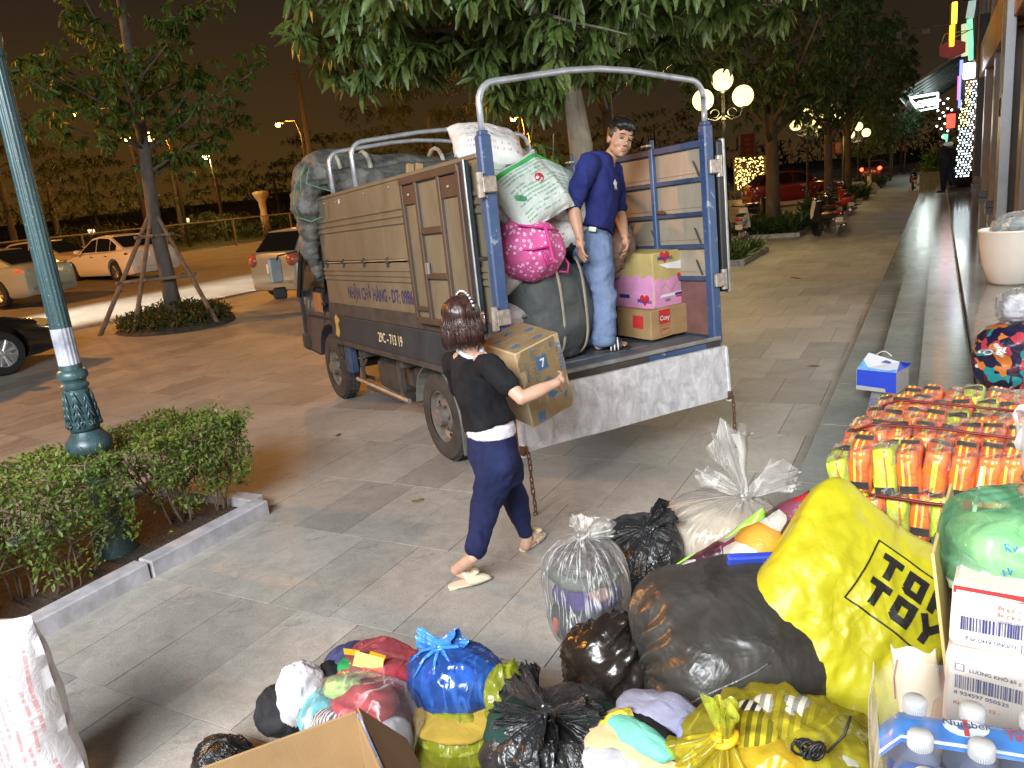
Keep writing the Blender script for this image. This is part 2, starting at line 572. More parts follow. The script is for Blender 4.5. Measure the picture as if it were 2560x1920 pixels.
def asphalt():
 t = NT('asphalt')
 g = t.n.new('ShaderNodeNewGeometry').outputs['Position']
 n = t.noise(1.2,5,.6, g); n3 = t.noise(130,3,.7, g)
 c = t.mix(.6, t.ramp(n, [(.3,(.11,.105,.097)),(.7,(.19,.18,.165))]), t.ramp(n3, [(.3,(.6,.6,.6)),(.7,(1.4,1.4,1.4))]), 'MULTIPLY')
 t.color(c); t.set(.75); t.bump(n3,.5,.006)
 return t.mat
M_ASPH = asphalt()
def sheet(name, xs, y0, y1, mat, lift=0.0, ny=2):
 vs, fs = [], []
 for i, x in enumerate(xs):
  for j in range(ny):
   vs.append((x, y0 + (y1 - y0) * j / (ny - 1), gh(x) + lift))
 for i in range(len(xs) - 1):
  for j in range(ny - 1):
   a = i * ny + j
   fs.append((a, a + ny, a + ny + 1, a + 1))
 fs = [f[::-1] for f in fs] if (xs[1] < xs[0]) else fs
 mb = MB(); mb.add(vs, fs)
 return mb.build(name, mat)
g = sheet('ground', [-700,-60,-26.1,-22,-18,-14,-10,-7,3,400], -40,900, simple('dry_ground', (.075,.062,.045),.95, var=.4, vs=.6, bump=.4, bs=8, bd=.03), lift=-.03)
tag(g, kind='structure')
# plaza paving (sheet), laid round the near field of real slabs
pave = sheet('pavement', [-15.1,-13,-11,-9,-7,-6.0], -3,140, M_PAVE, lift=-.003)
tag(pave, kind='structure')
mb = MB()
mb.quad((-6.0,13.6,-.003),(-.70,13.6,-.003),(-.70,140,-.003),(-6.0,140,-.003))
far_pave = mb.build('pavement', M_PAVE); tag(far_pave, kind='structure')
mb = MB()
mb.quad((-6.4,-3,-.016),(-.70,-3,-.016),(-.70,13.86,-.016),(-6.4,13.86,-.016))
bed_ = mb.build('pavement', M_JOINT); tag(bed_, kind='structure')
mb = MB().box((0,0,-.012),(.4255,.8555,.024), bev=.0006)
tile_me = mb.mesh('tile', M_PAVE_J)
random.seed(4)
tiles = []
for r_ in range(-5,14):
 yc = 1.82 + (r_ + .5) * .86
 off = .5 if (r_ % 2) else 0.0
 for c_ in range(-16,0):
  xc = (c_ + .5 - off) * .43
  if xc < -6.35 or xc > -.6: continue
  tiles.append((math.hypot(xc, yc), xc, yc))
tiles.sort()
vis = [t for t in tiles if t[2] > .3]
rest = MB()
k_ = 0
for d_, xc, yc in tiles:
 dz = random.uniform(-.0012,.0006)
 if yc > .3 and k_ < 290:
  o = link('tile', tile_me, bed_, (xc, yc, dz),(random.uniform(-.0012,.0012), random.uniform(-.002,.002),0)); k_ += 1
 else:
  rest.box((xc, yc, -.012 + dz),(.4255,.8555,.024), bev=.0006)
o = rest.build('tile_field', M_PAVE_J, bed_); tag(o, kind='stuff')
road = sheet('road', [-38,-30,-26.1,-22,-18,-15.36], -40,500, M_ASPH, lift=-.012)
tag(road, kind='structure')
# kerbs
M_KERB = simple('kerb_stone', (.30,.29,.27),.7, var=.25, vs=5, bump=.4, bs=50)
kerb_root = MB().box((-15.23,50, gh(-15.2) - .06),(.24,180,.13)).build('road_kerb', M_KERB); tag(kerb_root, kind='structure')
for k in range(24):
 MB().box((0,0,0),(.25,.97,.16), bev=.012).build('kerb_stone', M_KERB, kerb_root, loc=(-15.23,.5 + k, gh(-15.2) - .045))
# verge on the far side of the road
vg = sheet('verge', [-120,-60,-38], -60,500, simple('rough_grass', (.035,.04,.014),.95, var=.5, vs=2, bump=.9, bs=12, bd=.06), lift=.02)
tag(vg, kind='structure')
# granite steps and terrace
def granite(name, base, rough):
 t = NT(name)
 g_ = t.n.new('ShaderNodeNewGeometry').outputs['Position']
 n = t.noise(170,3,.7, g_); n2 = t.noise(1.4,4,.6, g_); n3 = t.noise(14,4,.6, g_)
 c = t.mix(.6, t.ramp(n2, [(.3, mul(base, .8)),(.7, mul(base, 1.2))]), t.ramp(n, [(.3,(.45,.47,.45)),(.7,(1.5,1.5,1.45))]), 'MULTIPLY')
 c = t.mix(.25, c, t.ramp(n3, [(.3,(.6,.6,.6)),(.7,(1.3,1.3,1.3))]), 'MULTIPLY')
 t.color(c)
 t.set(t.math('ADD', t.math('MULTIPLY', n3,.10), rough),0,.5)
 t.bump(n2,.03,.01)
 return t.mat
M_GRAN = granite('dark_grey_granite', (.27,.28,.26),.13)
M_GRAN2 = granite('terrace_granite', (.21,.21,.20),.05)
STX = [-.71,-.385,-.055,.28]
HS = .14
mb = MB()
for k, x in enumerate(STX):
 mb.box(((x + .012 + 3.0) / 2,24.5, HS * (k + 1) / 2 - .015),(3.0 - x - .012,55, HS * (k + 1) - .03))
steps = mb.build('steps', M_JOINT); tag(steps, kind='structure')
slabs = {}
for k, x in enumerate(STX[:3]):
 w = STX[k + 1] - x
 me = MB().box((-.006,0,0),(w + .024,1.196,.03), bev=.003).mesh('tread_slab', M_GRAN)
 me2 = MB().box((0,0,0),(.014,1.196, HS - .03), bev=.002).mesh('riser_slab', M_GRAN)
 for j in range(-2,42):
  link('tread_slab', me, steps, (x + w / 2 - .006 - .008, j * 1.2 + .6 + .3 * k, HS * (k + 1) - .015))
  link('riser_slab', me2, steps, (x + .005, j * 1.2 + .6 + .3 * k, HS * (k + 1) - .03 - (HS - .03) / 2))
me2 = MB().box((0,0,0),(.014,1.196, HS - .03), bev=.002).mesh('riser_slab', M_GRAN)
me = MB().box((0,0,0),(.596,.896,.03), bev=.002).mesh('terrace_slab', M_GRAN2)
for j in range(-2,42):
 link('riser_slab', me2, steps, (STX[3] + .005, j * 1.2 + .2, HS * 4 - .03 - (HS - .03) / 2))
for j in range(-3,48):
 for i in range(2):
  link('terrace_slab', me, steps, (STX[3] - .012 + .298 + i * .6, j * .9 + .45, HS * 4 - .015))
mb = MB().box((2.25,24.5, HS * 4 - .016),(1.5,55,.03)); o = mb.build('terrace_edge', M_GRAN2, steps)
# the building along the terrace
M_STONE = simple('brown_cladding', (.17,.13,.10),.35, var=.18, vs=2.5, bump=.1, bs=30)
M_STONE2 = simple('tan_fascia', (.36,.22,.13),.45, var=.15, vs=2)
M_DARKW = simple('dark_upper_wall', (.07,.055,.05),.6, var=.2, vs=2)
M_METAL = simple('grey_painted_metal', (.27,.28,.30),.35, metal=.3, var=.12, vs=3)
M_LITP = emis('lit_shop_interior', (1.0,.93,.84),1.2)
M_PLINTH = simple('black_plinth', (.018,.014,.012),.3, var=.2)
tg = NT('shop_glass'); tg.color((.035,.028,.022)); tg.set(.06,0,.8); M_GLASSB = tg.mat
bld = thing('building', 'brown clad shop building with glass bays and tan fascia along the granite terrace', 'building', (1.4,14,.56))
def bpart(mb_, nm, mt, **k):
 o_ = mb_.build(nm, mt, **k); o_.parent = bld; o_.matrix_parent_inverse = bld.matrix_world.inverted(); return o_
bld.location = (0,0,0); bpy.context.view_layer.update()
piers = [6.0,10.2,14.6,18.2,22.4,26.9,33.2,39.5,45.5,51.5]
for y in piers:
 p_ = MB().box((1.32, y, 2.33),(.5,.62,3.5), bev=.012).build('pillar', M_STONE, bld)
 MB().box((1.30, y, .64),(.58,.70,.16), bev=.01).build('plinth', M_PLINTH, p_)
for i in range(len(piers) - 1):
 y0, y1 = piers[i] + .31, piers[i + 1] - .31
 n_ = 3
 w_ = (y1 - y0) / n_
 for j in range(n_):
  yc = y0 + w_ * (j + .5)
  MB().box((1.50, yc, 2.32),(.03, w_ - .07,3.4)).build('window', M_LITP if yc < 12.6 else M_GLASSB, bld)
  MB().box((1.47, yc - w_ / 2,2.32),(.09,.07,3.48), bev=.008).build('mullion', M_STONE, bld)
 MB().box((1.47,(y0 + y1) / 2,4.0),(.1, y1 - y0,.12)).build('transom', M_STONE, bld)
MB().box((1.39,30.5,4.58),(.7,50,1.0)).build('fascia', M_STONE2, bld)
for j in range(17):
 MB().box((0,0,0),(.012,2.96,.98), bev=.004).build('fascia_panel', M_STONE2, bld, loc=(1.033,7 + j * 3.0,4.58))
MB().box((1.75,30.5,9.1),(.9,50,8.0)).build('upper_wall', M_DARKW, bld)
for j in range(14):
 MB().box((1.27,8 + j * 3.4,9.0),(.16,.5,7.8), bev=.02).build('upper_pier', M_STONE, bld)
MB().box((2.4,1.0,2.6),(.1,14,4.2)).build('back_wall', M_STONE, bld)
# grey metal downpipe box standing proud of the facade
dp = thing('downpipe_casing', 'tall grey metal pipe casing with a black mark standing at the shop front', 'pipe casing', (1.0,16.9,.56))
MB().box((0,0,2.1),(.16,.85,3.9), bev=.01).build('casing', M_METAL, dp)
MB().box((-.083,.42,2.1),(.012,.03,3.9)).build('edge_strip', M_PLINTH, dp)
MB().box((-.083,.0,2.35),(.006,.84,.012)).build('seam', M_PLINTH, dp)
mk = MB(); mk.tube([(-.088,-.1,1.95),(-.088,-.06,2.1),(-.088,-.1,2.25),(-.088,-.02,2.2),(-.088,.03,2.02)], .016,5); mk.build('scrawl', M_PLINTH, dp)
MB().box((-.02,-.42,1.2),(.12,.03,2.2)).build('side_fin', M_METAL, dp)
# foliage tools
def leaf_mesh(name, L, W, mat, droop=.25, seg=3):
 vs, fs = [], []
 for i in range(seg + 1):
  t = i / seg
  w = W * .5 * math.sin(PI * min(1,(t * .94 + .03))) ** .8
  z = -droop * L * t * t
  vs += [(-w, L * t, z + w * .35),(0, L * t, z),(w, L * t, z + w * .35)]
 for i in range(seg):
  a = i * 3
  fs += [(a, a + 1, a + 4, a + 3),(a + 1, a + 2, a + 5, a + 4)]
 mb = MB(); mb.add(vs, fs)
 return mb.mesh(name, mat)
def leaf_cloud(name, pos, dirs, L, W, mat, droop=.25, parent=None, seed=0, seg=2):
 """many small folded leaves in one mesh; pos, dirs: n x 3 arrays, L: n array"""
 rng = np.random.RandomState(seed)
 n = len(pos)
 d = dirs / (np.linalg.norm(dirs, axis=1, keepdims=True) + 1e-9)
 up = rng.normal(0,.45,(n, 3)) + np.array([0,0,1.0])
 x = np.cross(d, up); x /= (np.linalg.norm(x, axis=1, keepdims=True) + 1e-9)
 u = np.cross(x, d)
 L = np.asarray(L).reshape(-1,1); Wn = L * W
 rows = []
 for i in range(seg + 1):
  t = i / seg
  w = math.sin(PI * min(1, t * .92 + .04)) ** .8 * .5
  c = pos + d * (L * t) - u * (L * droop * t * t)
  rows += [c - x * (Wn * w) + u * (Wn * w * .35), c, c + x * (Wn * w) + u * (Wn * w * .35)]
 V = np.stack(rows, 1).reshape(-1,3)
 k = 3 * (seg + 1)
 base = np.arange(n)[:, None] * k
 fl = []
 for i in range(seg):
  a = i * 3
  fl += [(a, a + 1, a + 4, a + 3),(a + 1, a + 2, a + 5, a + 4)]
 F = (base[:, None, :] + np.array(fl)[None]).reshape(-1,4)
 me = bpy.data.meshes.new(name)
 me.vertices.add(len(V)); me.vertices.foreach_set('co', V.astype(np.float32).ravel())
 me.loops.add(F.size); me.loops.foreach_set('vertex_index', F.astype(np.int32).ravel())
 me.polygons.add(len(F)); me.polygons.foreach_set('loop_start', np.arange(len(F), dtype=np.int32) * 4)
 me.materials.append(mat)
 me.update(calc_edges=True)
 o = bpy.data.objects.new(name, me)
 COL.objects.link(o)
 if parent is not None: o.parent = parent
 return o
def leaf_mat(name, a, b, rough=.45, trans=.25, scale=1.5, dry=None):
 t = NT(name)
 n = t.noise(scale, 3,.6); n2 = t.noise(scale * 9,2,.5)
 f = t.math('ADD', t.math('MULTIPLY', n, .5), t.math('MULTIPLY', n2,.5))
 stops = [(.38, a),(.62, b)]
 if dry: stops.append((.70, dry))
 t.color(t.ramp(f, stops)); t.set(rough, 0,.5)
 tr = t.n.new('ShaderNodeBsdfTranslucent'); t.link(t.bsdf.inputs['Base Color'].links[0].from_socket, tr.inputs[0])
 mx = t.n.new('ShaderNodeMixShader'); mx.inputs[0].default_value = trans
 t.link(t.bsdf.outputs[0], mx.inputs[1]); t.link(tr.outputs[0], mx.inputs[2]); t.link(mx.outputs[0], t.out.inputs[0])
 return t.mat
def bark(name, c):
 t = NT(name)
 n = t.noise(6,6,.65, t.mapping((1,1,.35)),.8)
 n2 = t.noise(40,4,.6)
 t.color(t.ramp(n, [(.3, mul(c, .55)),(.7, mul(c, 1.3))])); t.set(.9)
 t.bump(t.math('ADD', n, t.math('MULTIPLY', n2,.4)),.8,.02)
 return t.mat
M_BARK = bark('grey_bark', (.19,.165,.12))
M_BARKD = bark('dark_bark', (.10,.085,.065))
def limb(mb_, a, b, r0, r1, seed=0, n=7, seg=6, wob=.06):
 a, b = Vector(a), Vector(b)
 L_ = (b - a).length
 pts, rs = [], []
 for i in range(seg + 1):
  t = i / seg
  w = Vector((nz(seed, t * 2.3,1), nz(seed, t * 2.3,7), nz(seed, t * 2.3,13) * .4)) * (wob * L_ * math.sin(PI * t))
  pts.append(a.lerp(b, t) + w); rs.append(r0 + (r1 - r0) * t)
 mb_.tube(pts, rs, n)
 return pts
def rosettes(centres, n_per, L, rng, spread=.9):
 """drooping bunches of long leaves, as on mango twigs"""
 P, D, S = [], [], []
 for c in centres:
  ax = rng.normal(0,.5,3) + np.array([0,0,.35])
  ax /= np.linalg.norm(ax)
  m = rng.randint(n_per - 3, n_per + 4)
  for _ in range(m):
   a = rng.uniform(0,2 * PI)
   d = np.array([math.cos(a), math.sin(a), rng.uniform(-1.9,.15)]) + ax * .3
   P.append(c + rng.normal(0,.02,3)); D.append(d); S.append(L * rng.uniform(.65,1.15))
 return np.array(P), np.array(D), np.array(S)
# near mango tree behind the truck
M_MANGO = leaf_mat('mango_leaf', (.055,.105,.022),(.16,.23,.06),.42,.22,3)
rng = np.random.RandomState(7)
TX, TY = -4.0,9.3
mango = thing('mango_tree', 'large mango tree with long drooping leaves rising behind the truck cargo', 'tree', (TX, TY, 0))
mb = MB()
tr_pts = [(0,0,-.05),(.02,0,.5),(-.03,.02,1.3),(.03,0,2.1),(.06,0,2.55),(0,.02,3.1),(-.06,.03,3.6),(-.03,0,4.2)]
mb.tube(tr_pts, [.17,.145,.135,.135,.15,.12,.11,.09], 14)
trunk_m = mb.build('trunk', M_BARK, mango, smooth=True)
mb = MB()
ends = []
for k in range(15):
 a = k * 2.4
 rr = 1.5 + 1.4 * rng.rand()
 q = Vector((math.cos(a) * rr, math.sin(a) * rr * .8,3.9 + 1.3 * rng.rand()))
 p_ = limb(mb, (0,0,3.2 + .06 * k), q, .06,.018, k * 1.7,7,6,.12)
 ends.append(q)
 for j in range(3):
  b = p_[3 + j % 3]
  limb(mb, b, Vector(b) + Vector((rng.normal(0,.5), rng.normal(0,.5), rng.normal(.1,.35))),.022,.008, k + j * .7,5,4)
mb.build('limb', M_BARK, mango, smooth=True)
# bunch centres: a broad crown whose lower skin hangs to about 3.4 m
cs = []
while len(cs) < 900:
 a = rng.uniform(0,2 * PI); r_ = 3.5 * math.sqrt(rng.rand())
 x_, y_ = math.cos(a) * r_ * 1.0, math.sin(a) * r_ * .8
 low = 3.45 + .16 * r_ * (1 + .4 * math.sin(3 * a + 1)) - .28 * (nz(x_ * 1.1, y_ * 1.1,3)) * 2 - (.45 if (r_ < 1.3 and math.cos(a) < .2) else 0)
 if nz(x_ * .8 + 9, y_ * .8,1.5) < -.22: low += .5
 z_ = low + abs(rng.normal(0,.55))
 if z_ > 5.6: continue
 cs.append(np.array([x_, y_, z_]))
# a low spray beside the trunk
for k in range(10): cs.append(np.array([-.55 + rng.normal(0,.28),-.1 + rng.normal(0,.2),1.75 + rng.uniform(0,.9)]))
P_, D_, S_ = rosettes(cs, 13,.30, rng)
wp = P_ + np.array([TX, TY, 0])
dist = np.linalg.norm(wp - EYE, axis=1)
order = np.argsort(dist)
near = set()
lm = [leaf_mesh('leaf', 1.0,.24, M_MANGO, dr_, 4) for dr_ in (.18,.3,.42)]
front = [i for i in order if (wp[i][2] < 4.5)][:290]
near = set(front)
for i in front:
 d = Vector(D_[i]).normalized()
 qd = d.to_track_quat('Y', 'Z')
 s_ = S_[i]
 o = link('leaf', lm[i % 3], mango)
 o.matrix_basis = Matrix.Translation(Vector(P_[i])) @ qd.to_matrix().to_4x4() @ Matrix.Scale(s_, 4)
keep = np.array([i for i in range(len(P_)) if i not in near])
crown = leaf_cloud('crown', P_[keep], D_[keep], S_[keep], .25, M_MANGO, .3, mango, 3,3); tag(crown, kind='stuff')
mb = MB()
for c in cs[::2]:
 c = Vector(c); mb.tube([c, c + Vector((-c.x * .1,-c.y * .1,.28))], [.005,.009], 4, cap=False)
tw = mb.build('twigs', M_BARK, mango); tag(tw, kind='stuff')
# trees standing in beds along the far pavement
M_FOLD = leaf_mat('dark_foliage', (.025,.06,.02),(.07,.14,.04),.5,.25,1.2)
M_GRASS = leaf_mat('bed_plants', (.02,.045,.012),(.05,.10,.025),.5,.3,3)
def street_tree(x, y, h, cr_, label, seed, n=2600, leaf=.22, low=2.6, mat=None, lean=0.0, tr=.13, forked=True, kind_rng=None):
 rg = np.random.RandomState(seed)
 t_ = thing('street_tree', label, 'tree', (x, y, gh(x)), group='trees along the pavement')
 mb = MB()
 mb.tube([(0,0,-.1),(.02,0, low * .5),(lean * .5,0, low),(lean, .05, h * .72)], [tr * 1.2, tr, tr * .85, tr * .4], 10)
 t1 = mb.build('trunk', M_BARKD, t_, smooth=True)
 mb = MB()
 for k in range(8):
  a = k * 2.39 + seed
  limb(mb, (lean * .6,0, low * (.8 + .05 * k)),(math.cos(a) * cr_ * .7, math.sin(a) * cr_ * .7, low + (h - low) * rg.uniform(.25,.8)), tr * .45,.02, seed + k, 6,5,.1)
 mb.build('limb', M_BARKD, t_, smooth=True)
 cl = []
 while len(cl) < n // 9:
  v = rg.normal(0,1,3); v /= np.linalg.norm(v)
  r_ = rg.uniform(.45,1.0) ** .6
  p = np.array([v[0] * cr_ * r_, v[1] * cr_ * r_, low + (h - low) * .5 + v[2] * (h - low) * .55 * r_])
  if nz(p[0] * .7 + seed, p[1] * .7, p[2] * .7) < -.12: continue
  cl.append(p)
 P, D, S = rosettes(cl, 9, leaf, rg)
 o_ = leaf_cloud('crown', P, D, S, .28, mat or M_FOLD, .3, t_, seed, 2); tag(o_, kind='stuff')
 return t_
def plant_bed(x0, x1, y0, y1, label, seed, hgt=.45, n=1400, kerb=True):
 rg = np.random.RandomState(seed)
 xc, yc = (x0 + x1) / 2,(y0 + y1) / 2
 b = thing('plant_bed', label, 'plant bed', (xc, yc, 0), group='planting beds along the pavement')
 w, l = x1 - x0, y1 - y0
 MB().box((0,0,.03),(w - .2, l - .2,.1)).build('soil', M_EARTH, b)
 for (cx, cy, dx, dy) in ((-w / 2 + .06,0,.12, l),(w / 2 - .06,0,.12, l),(0,-l / 2 + .06, w - .25,.12),(0, l / 2 - .06, w - .25,.12)):
  MB().box((cx, cy, .06),(dx, dy, .13), bev=.01).build('kerb_stone', M_KERB, b)
 P = np.stack([rg.uniform(-w / 2 + .1, w / 2 - .1, n), rg.uniform(-l / 2 + .1, l / 2 - .1, n), np.full(n, .08)], 1)
 D = np.stack([rg.normal(0,.6, n), rg.normal(0,.6, n), np.full(n, 1.0)], 1)
 o_ = leaf_cloud('foliage', P, D, rg.uniform(.5,1.2, n) * hgt, .13, M_GRASS, .5, b, seed, 3); tag(o_, kind='stuff')
 return b
plant_bed(-5.3,-3.7,17.4,20.2, 'low dark planting bed round the globe lamp beside the truck door', 3,.36)
plant_bed(-5.4,-3.45,23.6,27.2, 'dark shrubby bed at the foot of the first pavement tree, motorbikes beside it', 4,.5,2200)
plant_bed(-4.6,-3.0,31.6,34.6, 'green bed round the second pavement tree', 5,.6)
plant_bed(-4.7,-3.1,40.5,44.5, 'leafy green bed between the second and third pavement trees', 6,.6)
plant_bed(-4.7,-3.1,52.5,58.5, 'farthest low green bed on the pavement', 7,.6)
street_tree(-4.6,25.9,7.4,3.0, 'broad dark tree leaning over the parked motorbikes', 11,6500,.27,3.4, tr=.2)
street_tree(-3.75,32.8,8.2,2.7, 'dark green tree with bare trunk in the second bed, right of the red car', 12,6000,.25,3.2, tr=.15)
street_tree(-3.95,42.5,8.5,3.1, 'bright green tree with a forked trunk in the third bed', 13,6500,.28,3.6, tr=.16)
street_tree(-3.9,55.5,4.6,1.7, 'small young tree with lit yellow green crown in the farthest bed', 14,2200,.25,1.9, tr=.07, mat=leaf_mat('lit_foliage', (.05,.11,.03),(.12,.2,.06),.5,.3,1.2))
street_tree(-5.6,14.6,6.6,2.3, 'dark mango tree between the globe lamp and the truck', 15,3600,.27,3.9, tr=.12)
for i, (x_, y_) in enumerate(((-3.2,66),(-3.5,74),(-2.8,82),(-3.4,90))):
 street_tree(x_, y_, 7.5,2.6, ['nearest slim tree of the far row at the end of the pavement', 'second slim tree of the far pavement row', 'third slim tree of the far pavement row', 'last and smallest slim tree of the far pavement row'][i], 20 + i, 2200,.32,3.0, tr=.09)
# left tree with its timber props
M_TREEL = leaf_mat('thin_foliage', (.045,.085,.012),(.11,.17,.03),.5,.35,2)
lt = thing('propped_tree', 'slender tree with wispy crown held by a tripod of timber props, left of the road', 'tree', (-13.1,10.0, gh(-13)))
mb = MB(); mb.tube([(0,0,-.1),(.02,0,1.0),(-.02,0,2.0),(.1,0,3.2),(.25,0,5.0),(.4,0,7.0)], [.16,.145,.125,.11,.09,.06], 12); mb.build('trunk', bark('pale_bark', (.11,.095,.085)), lt, smooth=True)
rg = np.random.RandomState(31)
mb = MB(); cl = []
for k in range(17):
 a = k * 2.4 + .4; zz = 3.6 + rg.uniform(0,2.0); rr = rg.uniform(1.0,2.6)
 e_ = Vector((.2 + math.cos(a) * rr, math.sin(a) * rr, zz + rg.uniform(-.1,.5)))
 pp = limb(mb, (.12,0, zz - .9), e_, .035,.01, k, 6,6,.1)
 for _ in range(24):
  b_ = pp[rg.randint(2,7)]
  cl.append(np.array(b_) + rg.normal(0,.22,3) * np.array([1,1,.5]))
mb.build('limb', M_BARKD, lt, smooth=True)
P, D, S = rosettes(cl, 15,.19, rg)
o = leaf_cloud('crown', P, D, S, .34, M_TREEL, .3, lt, 5,2); tag(o, kind='stuff')
MT = simple('weathered_timber', (.17,.12,.08),.85, var=.35, vs=8, bump=.5, bs=30)
bed_c = thing('tree_surround', 'mound of soil and low shrubs round the foot of the propped tree', 'shrub bed', (-13.1,10.0, gh(-13)))
mb = MB(); mb.lathe([(1.15,-.12),(1.1,.03),(.8,.1),(0,.14)], 24); mb.build('soil', M_EARTH, bed_c, smooth=True)
n = 3800
a = rg.uniform(0,2 * PI, n); r_ = np.sqrt(rg.uniform(0,1, n)) * 1.05
P = np.stack([np.cos(a) * r_, np.sin(a) * r_, rg.uniform(.05,.5, n) * (1.1 - r_ * .55)], 1)
D = rg.normal(0,1,(n, 3)) + np.array([0,0,.5])
o = leaf_cloud('foliage', P, D, rg.uniform(.07,.12, n),.4, leaf_mat('low_shrub', (.04,.05,.012),(.10,.12,.03),.6,.3,4),.2, bed_c, 6,2); tag(o, kind='stuff')
prop_root = thing('tree_prop', 'timber tripod of leaning poles and cross rails propping the slender tree', 'tree prop', (-13.1,10.0, gh(-13)))
feet = [at_z(316,855,.22), at_z(550,835,.2), at_z(418,855,.25)]
feet = [Vector((f.x + 13.1, f.y - 10.0,0)) for f in feet]
c0 = Vector((0,0,0))
feet = [Vector((-.75,-1.15,0)), Vector((1.05,.1,0)), Vector((.0,-.95,0)), Vector((-.9,.9,0))]
tops = []
for f in feet:
 tp = Vector((f.x * .12, f.y * .12,2.0)); tops.append(tp)
 MB().tube([f, tp + (tp - f) * .06], [.045,.038], 8).build('pole', MT, prop_root)
def onp(f, tp, z): return f.lerp(tp, z / 2.0)
for z in (.95,1.75):
 for i, j in ((0,2),(2,1),(1,3),(3,0)):
  a_, b_ = onp(feet[i], tops[i], z), onp(feet[j], tops[j], z)
  dd = (b_ - a_).normalized() * .12
  MB().tube([a_ - dd, b_ + dd], .034,7).build('rail', MT, prop_root)
# far background beyond the road
M_FARL = leaf_mat('far_foliage', (.03,.05,.014),(.085,.10,.03),.6,.3,.35)
for i, (px, D0, h_, cw) in enumerate(((40,52,8.5,5.0),(150,60,8.0,5.5),(250,75,8.0,6),(455,66,9.0,6.5),(560,85,8,6),(700,90,7.5,6),(815,80,9,6),(980,62,9,5.5),(1090,48,8.6,4.6),(1180,70,9,5),(1330,75,8,5.5),(1520,110,10,9),(1640,120,11,10),(1750,105,9,8))):
 b = at_d(px, 366 + .1034 * (2350 - px) + 10, D0)
 t_ = thing('roadside_tree', 'spreading tree beyond the road, ' + ('at the far left edge of the picture|seen just right of the lamp post|left of the propped tree trunk|right of the propped tree trunk|left of the yellow street lamp|behind the stone lantern|behind the tarpaulin of the truck|above the front of the truck load|lit orange above the middle hoop of the truck|above the rear of the truck load|just left of the mango trunk|low on the horizon right of the man|low on the horizon above the truck wall|low on the horizon beside the globe lamp'.split('|')[i]), 'tree', (b.x, b.y, .6), group='trees beyond the road')
 rg = np.random.RandomState(50 + i)
 MB().tube([(0,0,-.2),(0,0,3),(.1,0, h_ * .75)], [.22,.17,.08], 8).build('trunk', M_BARKD, t_, smooth=True)
 cl = []
 for lay in range(4):
  zz = h_ * (.42 + .17 * lay); cw_ = cw * (1 - .16 * lay)
  for _ in range(75):
   a = rg.uniform(0,2 * PI); r_ = math.sqrt(rg.rand()) * cw_
   if nz(math.cos(a) * r_ * .4 + i, math.sin(a) * r_ * .4, lay) < -.1: continue
   cl.append(np.array([math.cos(a) * r_, math.sin(a) * r_, zz + rg.normal(0,.22)]))
 P, D, S = rosettes(cl, 10,.5, rg)
 o = leaf_cloud('crown', P, D, S, .45, M_FARL, .2, t_, i, 1); tag(o, kind='stuff')
# clipped bank of bushes behind the rail
n = 26000
rg = np.random.RandomState(90)
P = np.stack([-41 + rg.normal(0,.9, n) - 3, rg.uniform(-5,110, n), rg.uniform(.6,2.3, n)], 1)
P[:, 2] += .35 * np.sin(P[:, 1] * .7) + .25 * np.sin(P[:, 1] * 1.9)
o = leaf_cloud('bush_bank', P, rg.normal(0,1,(n, 3)), rg.uniform(.25,.45, n),.5, M_FARL, .2, None, 8,1)
tag(o, 'dark bank of bushes behind the rail fence across the road', 'bushes', kind='stuff')
# far treeline closing the horizon
n = 9000
rg = np.random.RandomState(91)
X_ = rg.uniform(-260,40, n); P = np.stack([X_, 150 + .25 * (X_ + 100) + rg.normal(0,5, n), np.zeros(n)], 1)
hh_ = 6.5 + 2.2 * np.sin(X_ * .21) + 1.5 * np.sin(X_ * .57 + 1)
P[:, 2] = rg.uniform(0,1, n) * hh_
o = leaf_cloud('far_treeline', P, rg.normal(0,1,(n, 3)), rg.uniform(1.0,2.4, n),.7, M_FARL, .2, None, 9,1)
tag(o, 'dark line of trees along the whole far horizon', 'trees', kind='stuff')
# rail fence
M_GALV = simple('galvanised_steel', (.32,.32,.31),.45, metal=.6, var=.25, vs=9)
fx = -34.0
fn = thing('rail_fence', 'thin grey rail fence on posts along the far side of the road', 'fence', (fx, 20,.65))
for k in range(16):
 MB().box((0,-20 + k * 4.4,.75),(.07,.07,1.5)).build('post', M_GALV, fn)
for z in (1.48,.12):
 MB().tube([(0,-22, z),(0,48, z)], .035,6).build('rail', M_GALV, fn)
# street lamps
M_POLE = simple('lamp_pole_paint', (.07,.06,.045),.6, var=.2)
M_SOD = emis('sodium_lamp_glow', (1.0,.42,.08),60)
M_SODY = emis('yellow_lamp_glow', (1.0,.78,.22),50)
def sodium(px, py, D0, h_, label, yellow=False, arm=1.2, power=900, size=.16, pole=True, dirx=-1):
 b = at_d(px, py, D0)
 z0 = .55
 t_ = thing('street_lamp', label, 'street lamp', (b.x, b.y, z0), group='sodium street lamps beyond the road')
 hh = b.z - z0
 v = Vector((CR[0], CR[1], 0)).normalized() * (-dirx * arm)
 if pole:
  MB().tube([(v.x, v.y, -.2),(v.x, v.y, hh * .9),(v.x * .8, v.y * .8, hh + .15),(v.x * .1, v.y * .1, hh + .2)], [.11,.08,.06,.05], 8).build('pole', M_POLE, t_, smooth=True)
 MB().sphere((v.x * .1, v.y * .1, hh + .12),(.30,.30,.10),10,6).build('lamp_head', M_POLE, t_, smooth=True)
 MB().sphere((0,0, hh),(size, size, size * .8),10,8).build('bulb', M_SODY if yellow else M_SOD, t_, smooth=True)
 l_ = point('lamp_light', (b.x, b.y, b.z - .25), power, (1,.78,.3) if yellow else SODIUM, .2)
 return t_
